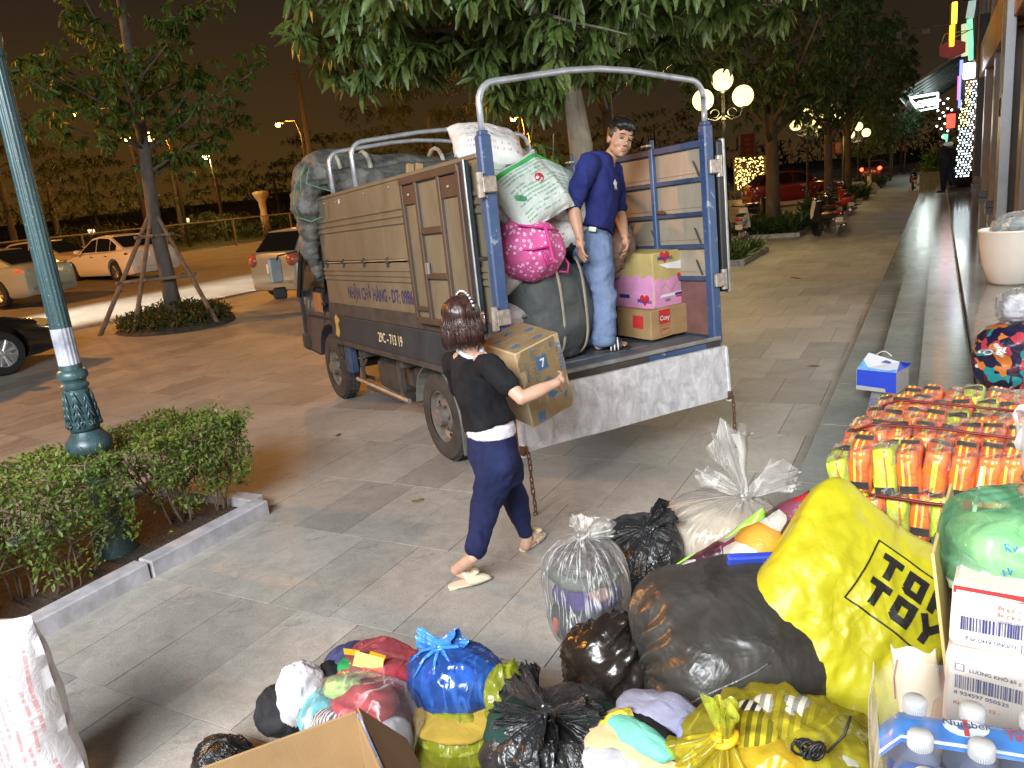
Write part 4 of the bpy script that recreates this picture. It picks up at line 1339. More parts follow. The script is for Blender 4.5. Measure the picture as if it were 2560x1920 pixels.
 MB().box((xs[0] - .03,0, bot + .30),(.08, W * .62,.16), bev=.02).build('grille', M_BLK, c_)
 MB().box((xs[-1] + .06,0, bot + .20),(.12, W * .80,.16), bev=.04).build('bumper', paint, c_, auto=40)
 pz = (bt[-4] - .32) if kind != 'sedan' else bt[-3] - .18
 pl = MB().box((xs[-1] - .005,0, pz),(.02,.33,.20), bev=.006).build('number_plate', simple('plate_white', (.7,.7,.68),.4, var=.05), c_)
 if plate:
  for j, s in enumerate(plate):
   lettering('plate_text', s, .095, M_BLK, Matrix.Translation((xs[-1] - .02,0, pz + .012 - .09 * j)) @ frame((0,0,0),(0,-1,0),(0,0,1)), pl, .01, 'CENTER')
 return c_
def paint(name, c, metal=0.0, rough=.28):
 t = NT(name); t.color(c); t.set(rough, metal, .6, coat=.8); return t.mat
P_WHITE = paint('white_car_paint', (.72,.70,.66))
P_BLACK = paint('black_car_paint', (.008,.008,.009), rough=.2)
P_SILV = paint('silver_green_car_paint', (.36,.40,.37),.4,.3)
P_RED = paint('red_car_paint', (.20,.008,.014),.3)
P_BEIGE = paint('beige_car_paint', (.50,.40,.24),.2)
b = at_d(310,700,28.0)
car('white sedan parked nose away across the road, behind the propped tree', P_WHITE, 'sedan', loc=(b.x - 1.2, b.y + .75, gh(-23) + .0), rz=R(174), tail=simple('dark_tail_lens', (.10,.01,.01),.2))
b = at_d(62,690,31)
car('beige car in front of the white sedan, half hidden by the lamp post', P_BEIGE, 'sedan', loc=(b.x - .8, b.y + 1.5,.62), rz=R(20))
b = at_d(-60,740,25)
car('silver car with a red tail light cut by the left edge of the picture', P_SILV, 'sedan', loc=(b.x, b.y + .2, gh(b.x)), rz=R(196))
b = at_z(17,936, gh(-12.5))
car('glossy black car with silver alloy wheel at the left edge, facing along the road', P_BLACK, 'sedan', loc=(b.x - .80, b.y - 1.38, gh(b.x)), rz=R(90), head=emis('headlight_amber_glint', (.9,.45,.12),.35), rim=simple('silver_rim', (.6,.6,.6),.3, metal=.7))  # headlight is off: its orange reflection is put in as a faint glow
b = at_z(672,750, gh(-15))
car('silver green hatchback seen from behind, just beyond the truck cab', P_SILV, 'hatch', W=1.6, loc=(b.x + .45, b.y + 1.80, gh(-15)), rz=R(86), plate=['30', '8578'], tail=simple('pale_tail_lens', (.35,.10,.07),.2))
b = at_z(1907,521,0)
car('dark red car parked beyond the motorbikes and tree bed', P_RED, 'suv', loc=(b.x + 1.2, b.y + 1.2,0), rz=R(28), tail=simple('dark_red_lens', (.14,.01,.01),.2))
b = at_d(2190,462,75)
car('far car with glowing red tail lights beyond the third tree', P_RED, 'hatch', loc=(b.x, b.y, 0), rz=R(80), tail=emis('bright_tail', (1,.06,.02),9))
b = at_z(1818,505,0)
car('small white car partly hidden behind the right door of the truck', P_WHITE, 'hatch', loc=(b.x - 1.2, b.y + 1,0), rz=R(95))
# ================================================================ MOTORBIKES
M_BIKEB = simple('bike_black', (.012,.012,.013),.3, var=.2, coat=.5)
M_BIKEW = simple('bike_white', (.6,.6,.6),.3, var=.05, coat=.5)
M_BIKER = simple('bike_red', (.3,.02,.02),.3, var=.1, coat=.5)
M_PLATE = simple('plate_cream', (.62,.52,.42),.5, var=.1)
def motorbike(label, loc, rz, mat, seat_mat=None):
 t_ = thing('motorbike', label, 'motorbike', loc, rz, 'motorbikes parked on the pavement')
 rot = Matrix.Rotation(PI / 2,3, 'X')
 for x in (.62,-.62):
  wq = MB().lathe([(.19,-.045),(.25,-.045),(.28,-.02),(.28,.02),(.25,.045),(.19,.045)], 20, rot=rot).build('wheel', M_TYRE, t_, auto=40, loc=(x, 0,.28))
  m_ = MB(); m_.lathe([(.19,-.03),(.20,.03),(.17,.03),(.17,-.03)], 20, rot=rot)
  for k in range(5):
   a = k * 2 * PI / 5; m_.tube([(0,0,0),(math.cos(a) * .18,0, math.sin(a) * .18)], .014,4)
  m_.sphere((0,0,0),.05,8,6); m_.build('rim', M_RIM, wq)
 m_ = MB(); m_.lathe([(.0,-.5),(.09,-.42),(.13,-.1),(.15,.2),(.12,.42),(.05,.5)], 12,(-.36,0,.62), rot=Matrix.Rotation(PI / 2 + .12,3, 'Y')); m_.build('rear_cowl', mat, t_, smooth=True)
 MB().box((-.30,0,.80),(.66,.24,.09), bev=.04).build('seat', M_BIKEB, t_, auto=40)
 MB().box((.02,0,.36),(.42,.26,.10), bev=.03).build('footboard', M_BIKEB, t_)
 m_ = MB(); m_.add([(.30,-.19,.40),(.30,.19,.40),(.42,-.17,.62),(.42,.17,.62),(.36,-.11,.95),(.36,.11,.95),(.52,0,.45),(.58,0,.68),(.48,0,.98)],
      [(0,1,3,2),(2,3,5,4),(0,2,7,6),(2,4,8,7),(1,6,7,3),(3,7,8,5),(4,5,8)]); m_.build('front_shield', mat, t_, smooth=True)
 MB().lathe([(.30,-.05),(.32,-.02),(.32,.02),(.30,.05)], 18,(.62,0,.29), rot=rot).build('mudguard', mat, t_)
 bm = bmesh.new(); q = t_.children[-1]; bm.from_mesh(q.data)
 bmesh.ops.delete(bm, geom=[v for v in bm.verts if v.co.z < .36], context='VERTS'); bm.to_mesh(q.data); bm.free()
 MB().tube([(.62,0,.28),(.44,0,.75),(.38,0,1.0)], .028,8).build('fork', M_CHR, t_)
 MB().tube([(.34,-.34,1.03),(.40,-.14,1.0),(.40,.14,1.0),(.34,.34,1.03)], .016,6).build('handlebar', M_BIKEB, t_)
 for sg in (-1,1):
  mm = MB(); mm.tube([(.38, sg * .26,1.02),(.36, sg * .34,1.22)], .007,4); mm.sphere((.35, sg * .36,1.25),(.02,.07,.045),8,6); mm.build('mirror', M_BIKEB, t_, smooth=True)
 MB().sphere((.47,0,.96),(.07,.10,.07),10,8).build('headlight', M_CHR, t_, smooth=True)
 MB().sphere((-.84,0,.70),(.05,.11,.045),10,6).build('tail_light', simple('bike_tail', (.35,.02,.01),.3), t_, smooth=True)
 MB().box((-.93,0,.50),(.012,.19,.14), rot=Matrix.Rotation(-.35,3, 'Y'), bev=.003).build('number_plate', M_PLATE, t_)
 MB().tube([(-.1,-.13,.26),(-.5,-.16,.28),(-.9,-.17,.36)], [.025,.05,.045], 10).build('exhaust', M_CHR, t_, smooth=True)
 MB().tube([(-.1,.10,.28),(-.15,.24,.0)], .012,5).build('stand', M_BIKEB, t_)
 return t_
bk = [('black motorbike nearest the pavement edge with a cream number plate facing the camera', (-2.72,23.2,0), R(118), M_BIKEB),
  ('white and black motorbike parked against the tree trunk', (-3.05,24.6,0), R(108), M_BIKEW),
  ('dark motorbike standing on the pavement far off with white plate', (-1.15,47.0,0), R(96), M_BIKEB),
  ('red motorbike beyond the second tree', (-3.9,36.5,0), R(60), M_BIKER),
  ('dark red motorbike parked left of the shrub bed behind the truck door', (-5.9,22.6,0), R(75), M_BIKER),
  ('white motorbike in the row beyond the forked tree', (-3.6,46.5,0), R(40), M_BIKEW),
  ('black motorbike in the far row beside the leafy bed', (-4.1,48.5,0), R(30), M_BIKEB),
  ('dark motorbike with mirrors raised between the two near pavement trees', (-2.95,26.2,0), R(104), M_BIKEB)]
bk += [('black motorbike fourth from the near end of the parked row, behind the tree trunk', (-3.1,27.8,0), R(112), M_BIKEB),('pale motorbike in the shade left of the near tree trunk', (-4.9,22.9,0), R(96), M_BIKEW),
  ('dark motorbike between the plant bed and the red car', (-5.6,28.6,0), R(70), M_BIKEB),('red motorbike just past the second pavement tree', (-2.9,30.2,0), R(108), M_BIKER)]
for lb, lo, rz, m in bk: motorbike(lb, lo, rz, m)
# gold glitter stall, banners
b = at_d(1873,425,52)
fl = thing('light_wall', 'wall of golden fairy lights glittering behind the red car', 'fairy lights', (b.x, b.y, 0), R(30))
MB().box((0,.05,1.7),(1.9,.06,2.0)).build('panel', M_BLK, fl)
mb = MB(); rg = np.random.RandomState(2)
for k in range(230): mb.sphere((rg.uniform(-.92,.92),-.01, rg.uniform(.75,2.65)), rg.uniform(.02,.045),5,4)
mb.build('lights', emis('gold_bulb', (1,.62,.18),5), fl)['kind'] = 'stuff'
for s in (-1,1): MB().box((s * .93,.05,1.3),(.06,.08,2.7)).build('post', M_POLE, fl)
point('gold_glow', (b.x, b.y - 1.2,1.8),70,(1,.6,.2),.4)
b = at_d(1912,418,54)
o = MB().box((0,0,1.7),(1.1,.05,1.9), bev=.01).build('white_banner', simple('banner_cloth', (.5,.5,.46),.8), loc=(b.x, b.y, 0)); o.rotation_euler = (0,0, R(30)); tag(o, 'plain whitish banner panel beside the golden light wall', 'banner')
for (px, py0, py1, D0, w_, lb) in ((1868,335,400,56,.9, 'tall dark red vertical banner on a pole above the golden light wall'),(2092,355,385,50,.6, 'short red vertical banner hung on the pole beside the second tree'),(1273,330,400,48,1.0, 'wide dull red banner hanging behind the truck cargo, left of the mango trunk')):
 a_, c_ = at_d(px, py0, D0), at_d(px, py1, D0)
 bn = thing('street_banner', lb, 'banner', (a_.x, a_.y, 0), R(30), 'red banners on poles')
 MB().box((0,0,(a_.z + c_.z) / 2),(w_, .03, abs(a_.z - c_.z)), bev=.008).build('cloth', simple('red_cloth', (.09,.012,.008),.8), bn)
 MB().tube([(w_ / 2 + .05,0,0),(w_ / 2 + .05,0, a_.z + .3)], .05,8).build('pole', M_POLE, bn)
 tm = MB()
 for q in range(4): tm.box((0,-.03, c_.z + (a_.z - c_.z) * (.2 + .2 * q)),(w_ * .4,.01,.12))
 tm.build('motif', simple('banner_motif', (.16,.05,.02),.8), bn)
# planter with shrub at the far end of the steps
pl = thing('planter_box', 'grey green box planter with leafy shrubs at the end of the steps', 'planter', (-.3,46.5,0))
MB().box((0,0,.42),(1.15,1.6,.84), bev=.02).build('box', simple('planter_grey', (.16,.18,.16),.7), pl)
MB().box((0,0,.86),(1.2,1.65,.06), bev=.01).build('rim', simple('planter_rim', (.2,.22,.2),.7), pl)
rg = np.random.RandomState(8); n = 900
P = np.stack([rg.normal(0,.25, n), rg.normal(0,.4, n), rg.uniform(.9,1.9, n)], 1)
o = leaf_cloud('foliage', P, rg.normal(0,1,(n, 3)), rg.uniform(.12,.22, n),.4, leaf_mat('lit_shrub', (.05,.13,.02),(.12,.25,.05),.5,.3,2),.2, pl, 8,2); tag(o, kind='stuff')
bs = thing('conical_shrub', 'conical evergreen shrub standing by the light curtain behind the dark clad man', 'shrub', (.75,37.0,.56))
P = np.array([[rg.normal(0,.34 * (1 - z / 2.6)), rg.normal(0,.34 * (1 - z / 2.6)), z] for z in rg.uniform(0.1,2.4,2200)])
o = leaf_cloud('foliage', P, rg.normal(0,1,(2200,3)) + np.array([0,0,.8]), rg.uniform(.10,.2,2200),.3, leaf_mat('shrub_green', (.03,.09,.03),(.08,.17,.06),.5,.3,2),.1, bs, 9,1); tag(o, kind='stuff')
MB().tube([(0,0,0),(0,0,1.8)], [.04,.02], 6).build('trunk', M_BARKD, bs)
# ================================================================ SOFT GOODS
def soft_mesh(name, vs, nu, nv, mat, uvs, closed_u=True, caps=(True, True), parent=None, subdiv=0):
 fs = []
 for j in range(nv - 1):
  for i in range(nu if closed_u else nu - 1):
   i2 = (i + 1) % nu
   fs.append((j * nu + i, j * nu + i2,(j + 1) * nu + i2,(j + 1) * nu + i))
 mb = MB(); mb.add(vs, fs)
 if caps[0]: mb.f.append(tuple(range(nu))[::-1]); mb.m.append(0)
 if caps[1]: mb.f.append(tuple((nv - 1) * nu + i for i in range(nu))); mb.m.append(0)
 mb.uv = uvs
 return mb.build(name, mat, parent, smooth=True)
def sack(name, L, W, T, mat, parent=None, seed=0, wr=.012, nu=34, nv=26, ears=.12):
 """plump pillow shaped woven sack lying flat, long axis x"""
 vs, fs, uv = [], [], []
 for side in (1,-1):
  for j in range(nv + 1):
   for i in range(nu + 1):
    u, v = -1 + 2 * i / nu, -1 + 2 * j / nv
    e = (max(0,1 - abs(u) ** 2.6) ** .55) * (max(0,1 - abs(v) ** 2.4) ** .55)
    pin = 1 - .10 * (1 - abs(v) ** 2) * abs(u) ** 3 * 0 - ears * (1 - abs(u) ** 2) * abs(v) ** 4 * .6
    x = u * L / 2 * (1 - ears * (1 - v * v) * .5 * abs(u) ** 3)
    y = v * W / 2 * pin
    z = side * T / 2 * e
    w = wr * (ridged((x * 5 + seed, y * 5, side * .4 + seed * .3),1.0,3) - .4) * (.3 + e)
    w += wr * .8 * nz(x * 9 + seed, y * 9, side) * (1 - e)
    vs.append((x + nz(y * 6, seed, 1) * .012, y + nz(x * 6, seed, 5) * .012, z + side * w)); uv.append(((u + 1) / 2,(v + 1) / 2))
 n1 = (nu + 1) * (nv + 1)
 for s in (0,1):
  for j in range(nv):
   for i in range(nu):
    a = s * n1 + j * (nu + 1) + i
    f = (a, a + 1, a + nu + 2, a + nu + 1)
    fs.append(f if s == 0 else f[::-1])
 rim = [i for i in range(nu + 1)] + [j * (nu + 1) + nu for j in range(1, nv + 1)] + [nv * (nu + 1) + i for i in range(nu - 1,-1,-1)] + [j * (nu + 1) for j in range(nv - 1,0,-1)]
 for k in range(len(rim)):
  a, b = rim[k], rim[(k + 1) % len(rim)]
  fs.append((b, a, a + n1, b + n1))
 mb = MB(); mb.add(vs, fs); mb.uv = uv
 return mb.build(name, mat, parent, smooth=True)
def tied_bag(name, mat, rx, ry, h, parent=None, seed=0, pleats=26, pa=.05, neck=.035, kx=0., ky=0., power=2.4, wr=.02, wf=5., nu=110, nv=64, open_top=False, base=.55, neckh=.78, bumpy=0.0):
 """bag resting on its base, gathered to a knot; returns the object and the knot point (local)"""
 vs, uv = [], []
 for j in range(nv):
  t = j / (nv - 1)
  if t < .18: r_ = (t / .18) ** .75; z = 0.02 * t
  a = t * PI
  body = max(0.0,1 - abs(-math.cos(a)) ** power) ** (1 / power)
  z = h * (.5 - .5 * math.cos(a)) if True else 0
  r_ = body
  if t > .5:
   q = (t - .5) / .5
   cone = 1 - q ** 1.55
   r_ = max(cone * .98,0) * (.35 + .65 * body / max(body, 1e-3)) if False else (body * (1 - q) + cone * q)
  else:
   r_ = max(r_, 0)
   if z < h * .12: r_ = r_ * (1 - .0)
  nk = max(0.0,(t - .55) / .45)
  rr = max(r_, neck / max(rx, ry) if t > .5 else 0.001)
  zz = z * (1 - .12 * nk) + .06 * h * nk ** 3
  for i in range(nu):
   ph = 2 * PI * i / nu
   pl_ = math.sin(ph * pleats / 2 + 2.2 * nz(math.cos(ph) * 2, math.sin(ph) * 2, seed + t)) * pa * nk ** 1.3 * (1 - nk ** 6 * .6)
   pl_ += .6 * pa * nk * nz(math.cos(ph) * 6 + seed, math.sin(ph) * 6, t * .8)
   x = math.cos(ph) * rx * rr; y = math.sin(ph) * ry * rr
   q3 = (x * wf * .8 + seed, y * wf * .8, zz * wf * (.5 if t > .5 else 1))
   w = wr * (ridged(q3,1.0,4) - .45) * (1 - .7 * nk)
   w += (rx * (.10 + bumpy)) * nz(math.cos(ph) * 1.1 + seed * 2, math.sin(ph) * 1.1, zz * 2.2 / h + seed) * math.sin(min(1, t) * PI)
   k = 1 + (w + pl_ * max(rx, ry)) / max(.05, max(rx, ry) * max(rr, .25))
   vs.append(Vector((x * k + kx * nk ** 1.5, y * k + ky * nk ** 1.5, zz + .3 * w))); uv.append((i / nu, t))
 for v in vs:                       # settle on the ground
  if v.z < .06 * h: v.z = max(0.0, v.z * .3)
 if open_top: pass
 o = soft_mesh(name, vs, nu, nv, mat, uv, True, (True, not open_top), parent)
 kz = sum(v.z for v in vs[-nu:]) / nu
 return o, Vector((kx, ky, kz))
def tuft(name, mat, at, d, ln, flare, parent=None, seed=0, nu=64, nv=14, folds=9, neck=.022):
 """ruffled free end of plastic above a knot"""
 d = Vector(d).normalized()
 q = d.to_track_quat('Z', 'X').to_matrix()
 vs, uv = [], []
 for j in range(nv):
  t = j / (nv - 1)
  for i in range(nu):
   ph = 2 * PI * i / nu
   r_ = neck + flare * t ** .9 * (.55 + .45 * math.sin(ph * folds / 2 + seed + 1.4 * nz(math.cos(ph) * 2, math.sin(ph) * 2, seed)))
   r_ += flare * .45 * t * nz(math.cos(ph) * 3 + seed, math.sin(ph) * 3, t * 2)
   z = ln * t * (1 + .35 * nz(math.cos(ph) * 1.6, math.sin(ph) * 1.6, seed + 4)) - .25 * r_ * t
   p = Vector((math.cos(ph) * r_, math.sin(ph) * r_ * .6, z))
   vs.append(Vector(at) + q @ p); uv.append((i / nu * 2, t))
 return soft_mesh(name, vs, nu, nv, mat, uv, True, (False, False), parent)
def knot(name, mat, at, r_, parent=None):
 mb = MB()
 mb.sphere(at, (r_, r_ * .9, r_ * .7),14,8)
 for k in range(3):
  a = k * 2.1
  mb.tube([Vector(at) + Vector((math.cos(a + s) * r_ * 1.0, math.sin(a + s) * r_ * 1.0,(s - 1.2) * r_ * .35)) for s in np.linspace(0,2.6,7)], r_ * .32,6)
 return mb.build(name, mat, parent, smooth=True)
def lump(name, mat, c, r_, parent=None, seed=0, wr=.15, n=26, m=18, rot=None, folds=3.5, uvm=False):
 """crumpled heap of cloth"""
 vs, uv = [], []
 Q_ = Matrix.Rotation(seed * 1.3,3, 'Z') @ Matrix.Rotation(seed * .7 + .5,3, 'X')
 for j in range(m):
  th = PI * (j + .02) / (m - 1 + .04)
  for i in range(n):
   ph = 2 * PI * i / n
   d = Vector((math.cos(ph) * math.sin(th), math.sin(ph) * math.sin(th),-math.cos(th)))
   dq = Q_ @ d
   k = 1 + wr * (ridged((dq.x * folds * .8 + seed, dq.y * folds * .5, dq.z * folds * .2),1,3) - .4) + wr * .8 * nz(d.x * 1.4 + seed, d.y * 1.4, d.z * 1.4)
   p = Vector((d.x * r_[0] * k, d.y * r_[1] * k, d.z * r_[2] * k))
   if rot is not None: p = rot @ p
   vs.append(Vector(c) + p); uv.append((i / n, j / (m - 1)))
 return soft_mesh(name, vs, n, m, mat, uv, True, (True, True), parent)
# printed woven sacks
def print_sack(name, base, ink, ink2=None, rows=16, cover=.46, rough=.5, lo=.10, hi=.86, band=None, trans=None):
 t = NT(name)
 sep = t.n.new('ShaderNodeSeparateXYZ'); t.link(t.tc.outputs['UV'], sep.inputs[0])
 ry_ = t.math('MULTIPLY', sep.outputs['Y'], rows)
 inrow = t.math('LESS_THAN', t.math('ABSOLUTE', t.math('SUBTRACT', t.math('FRACT', ry_),.5)),.22)
 rowid = t.math('FLOOR', ry_)
 cm = t.n.new('ShaderNodeCombineXYZ'); t.link(t.math('MULTIPLY', sep.outputs['X'], 26), cm.inputs[0]); t.link(t.math('MULTIPLY', rowid, 7.3), cm.inputs[1])
 n_ = t.noise(1.9,3,.7, cm.outputs[0])
 cm2 = t.n.new('ShaderNodeCombineXYZ'); t.link(t.math('MULTIPLY', sep.outputs['X'], 1.6), cm2.inputs[0]); t.link(t.math('MULTIPLY', rowid, 3.1), cm2.inputs[1])
 n2 = t.noise(1.5,1,.5, cm2.outputs[0])
 ink_m = t.math('MULTIPLY', inrow, t.math('MULTIPLY', t.math('GREATER_THAN', n_, cover), t.math('GREATER_THAN', n2,.44)))
 win = t.math('MULTIPLY', t.math('MULTIPLY', t.math('GREATER_THAN', sep.outputs['Y'], lo), t.math('LESS_THAN', sep.outputs['Y'], hi)),
     t.math('MULTIPLY', t.math('GREATER_THAN', sep.outputs['X'], .14), t.math('LESS_THAN', sep.outputs['X'], .88)))
 ink_m = t.math('MULTIPLY', t.math('MULTIPLY', ink_m, win),.75)
 n3 = t.noise(5,4,.6)
 c = t.ramp(n3, [(.3, mul(base, .86)),(.7, mul(base, 1.05))])
 if band:
  bm_ = t.math('MULTIPLY', t.math('GREATER_THAN', sep.outputs['Y'], band[0]), t.math('LESS_THAN', sep.outputs['Y'], band[1]))
  c = t.mix(bm_, c, band[2])
 c = t.mix(ink_m, c, ink)
 t.color(c); t.set(rough, 0,.5)
 w1 = t.n.new('ShaderNodeTexWave'); w1.inputs['Scale'].default_value = 95; t.link(t.tc.outputs['Object'], w1.inputs[0])
 nn = t.noise(9,6,.65, None, 1.0)
 t.bump(t.math('ADD', nn, t.math('MULTIPLY', w1.outputs['Fac'], .02)),.5,.03)
 return t.mat
M_SACKR = print_sack('white_sack_red_print', (.66,.65,.66),(.55,.06,.08))
M_SACKG = print_sack('white_sack_green_print', (.62,.68,.64),(.06,.32,.16), rows=18, band=(.84,.93,(.06,.42,.10)))
M_SACKW = print_sack('white_sack_faint_print', (.66,.66,.64),(.45,.12,.10), rows=12, cover=.52)
M_SACKB = simple('beige_sack', (.30,.20,.15),.75, var=.25, vs=5, bump=.8, bs=11, bd=.03)
M_BLUEB = simple('truck_blue_paint', (.03,.05,.11),.5, var=.3, vs=5, c2=(.055,.085,.16), bump=.2, bs=25)
def worn_blue():
 t = NT('worn_blue_paint')
 n = t.noise(9,7,.72, None, 1.0); n2 = t.noise(2.0,4,.6)
 c = t.ramp(n2, [(.3,(.025,.05,.13)),(.7,(.06,.105,.21))])
 c = t.mix(t.math('MULTIPLY', t.math('GREATER_THAN', n, .62),.7), c, (.30,.34,.38))
 c = t.mix(t.math('MULTIPLY', t.math('LESS_THAN', n, .34),.8), c, (.05,.035,.025))
 t.color(c); t.set(.42,.1,.5); t.bump(n, .3,.006)
 return t.mat
M_BLUEW = worn_blue()
M_DBLUE = simple('dark_blue_chassis', (.022,.034,.045),.5, var=.35, vs=4, bump=.2, bs=30)
def panel_paint(name, c):
 t = NT(name)
 n = t.noise(2.2,6,.65, t.mapping((1,1,.4)),.8); n2 = t.noise(30,5,.7)
 cc = t.ramp(n, [(.3, mul(c, .72)),(.7, mul(c, 1.15))])
 cc = t.mix(t.math('MULTIPLY', t.math('GREATER_THAN', n2,.66),.45), cc, (.10,.06,.03))
 n3 = t.noise(7,5,.7, t.mapping((3,3,.22)),.6)
 cc = t.mix(t.math('MULTIPLY', t.math('GREATER_THAN', n3,.63),.16), cc, (.05,.035,.022))
 n4 = t.noise(55,4,.7)
 cc = t.mix(t.math('MULTIPLY', t.math('GREATER_THAN', n4,.70),.55), cc, (.30,.28,.24))
 t.color(cc); t.set(.48,.15,.5); t.bump(t.noise(3.5,3,.5),.4,.015)
 return t.mat
M_OLIVE = panel_paint('olive_drab_panel', (.19,.163,.11))
M_BROWNF = panel_paint('brown_door_frame', (.085,.055,.040))
M_INNER = panel_paint('dusty_inner_panel', (.34,.29,.22))
def galv():
 t = NT('battered_galvanised_sheet')
 n = t.noise(11,7,.72, t.mapping((1,1,.6)),.8); n2 = t.noise(38,5,.7)
 c = t.ramp(n, [(.3,(.40,.40,.41)),(.5,(.60,.60,.62)),(.68,(.80,.80,.83))])
 g2 = t.n.new('ShaderNodeNewGeometry')
 c = t.mix(t.math('MULTIPLY', t.math('GREATER_THAN', n2,.70),.4), c, (.28,.26,.24))
 t.color(c); t.set(t.math('ADD', t.math('MULTIPLY', n, .35),.25),.25,.5)
 t.bump(t.math('ADD', n, t.math('MULTIPLY', n2,.25)),.55,.012)
 return t.mat
M_SHEET = galv()
M_RUST = simple('rusty_iron', (.12,.055,.03),.85, metal=.3, var=.5, vs=30, bump=.6, bs=90)
M_TUBEG = simple('grey_tube_steel', (.40,.42,.45),.4, metal=.5, var=.25, vs=12)
M_FLOOR = simple('worn_steel_floor', (.13,.145,.17),.45, metal=.4, var=.4, vs=5, bump=.5, bs=30, bd=.006)
M_UNDER = simple('underbody_grime', (.045,.038,.032),.85, var=.4, vs=6)
M_TARP = simple('grey_tarpaulin', (.085,.088,.082),.6, var=.35, vs=6, bump=.7, bs=14, bd=.03, c2=(.17,.17,.155))
M_ROPE = simple('green_rope', (.10,.24,.15),.7, var=.2, vs=20)
M_CABP = simple('dark_cab_paint', (.028,.034,.05),.28, var=.25, vs=2, coat=.6)
M_BLUET = simple('navy_lettering', (.030,.025,.10),.6, var=.25, vs=8)
M_CREAMT = simple('cream_lettering', (.66,.58,.36),.6, var=.15, vs=8)
# ================================================================ TRUCK (local axes: x right, y forward, z up; origin rear left)
TM = Matrix(((.52542,-.85058,-.02111,-2.42589),(.85071,.52474,.03065,4.23600),(-.01500,-.03406,.99931,.08223),(0,0,0,1)))
_q = TM.to_3x3().to_quaternion().to_matrix().to_4x4()
TM = Matrix.Translation(TM.translation) @ _q
TMi = TM.inverted()
def TL(x, y, z): return TM @ Vector((x, y, z))
def t_at_u(px, py, u):
 c = TMi @ Vector(EYE); d = TMi.to_3x3() @ Vector(ray(px, py)); t = (u - c.y) / d.y
 return c + d * t
truck = thing('cargo_truck', 'open topped box truck with olive side panels and blue frame, tailgate hanging down', 'truck', mat4=TM)
WD, LN = 1.84,3.75
def tp(mb, name, mat, parent=None, **k): return mb.build(name, mat, parent or truck, **k)
# floor and sills
tp(MB().box((WD / 2, LN / 2,.77),(WD, LN, .06), bev=.005), 'cargo_floor', M_FLOOR)
for k in range(9): tp(MB().box((WD / 2,.22 + k * .42,.803),(WD - .1,.02,.008)), 'floor_rib', M_FLOOR)
for sx in (0,1):
 x = -.012 if sx == 0 else WD + .012
 s_ = tp(MB().box((x, LN / 2,.925),(.05, LN, .29), bev=.008), 'side_sill', M_DBLUE)
 tp(MB().box((x - (.03 if sx == 0 else -.03), LN / 2,.79),(.03, LN, .045), bev=.006), 'sill_lip', M_UNDER)
tp(MB().box((WD / 2,-.02,.735),(WD + .02,.06,.11), bev=.008), 'rear_crossbeam', M_UNDER)
tp(MB().box((1.42,-.052,.752),(.55,.010,.05), bev=.003), 'blue_patch', M_BLUEW)
tp(MB().box((WD / 2,-.045,.80),(WD + .02,.03,.03), bev=.006), 'floor_edge_strip', M_GALV)
for k in range(4):
 tp(MB().tube([(.25 + k * .45,-.062,.725),(.45 + k * .45,-.062,.725)], .018,8), 'tailgate_hinge', M_GALV, smooth=True)
# left side wall: lower gate and upper gate with pressed ribs
def ribbed(x, y0, y1, z0, z1, ribs, nm, mat, t_=.03):
 o = tp(MB().box((x, (y0 + y1) / 2,(z0 + z1) / 2),(t_, y1 - y0, z1 - z0), bev=.006), nm, mat)
 for z in ribs:
  r_ = MB(); r_.prism([(-.017,-.011),(-.017,.011),(0,.024),(0,-.024)], y0 + .03, y1 - .03, rot=Matrix.Rotation(-PI / 2,3, 'X'))
  r_.v = [(v[0] + x - t_ / 2 - .0005, v[1], z + v[2]) for v in r_.v]
  r_.build('pressed_rib', mat, o)
 return o
up_g = ribbed(-.005,.04, LN, 1.625,2.27,(2.03,1.975,1.92), 'upper_side_gate', M_OLIVE)
lo_g = ribbed(-.005,.04, LN, 1.075,1.60,(1.545,1.50,1.455), 'lower_side_gate', M_OLIVE)
tp(MB().box((-.028, LN / 2,1.135),(.022, LN - .06,.12), bev=.005), 'lower_gate_skirt', M_UNDER)
tp(MB().box((-.024, LN / 2 + .02,2.255),(.012, LN - .06,.03), bev=.004), 'top_lip', M_OLIVE)
for y in (3.6,3.05,2.45,1.85,1.35):
 h_ = tp(MB().tube([(-.03, y - .04,1.612),(-.03, y + .04,1.612)], .012,8), 'gate_hinge', M_UNDER, smooth=True)
 MB().box((-.028, y, 1.60),(.012,.03,.09)).build('hinge_strap', M_UNDER, h_)
tp(MB().tube([(-.030,1.25,1.622),(-.030,3.68,1.612)], .006,6), 'hinge_rod', M_GALV)
for y in (3.72,3.4,2.9,2.2,1.6,1.28): tp(MB().sphere((-.026, y, 2.20),.009,8,5), 'rivet', M_GALV)
# front wall
tp(MB().box((WD / 2, LN + .01,1.55),(WD, .04,1.5), bev=.006), 'front_wall', M_INNER)
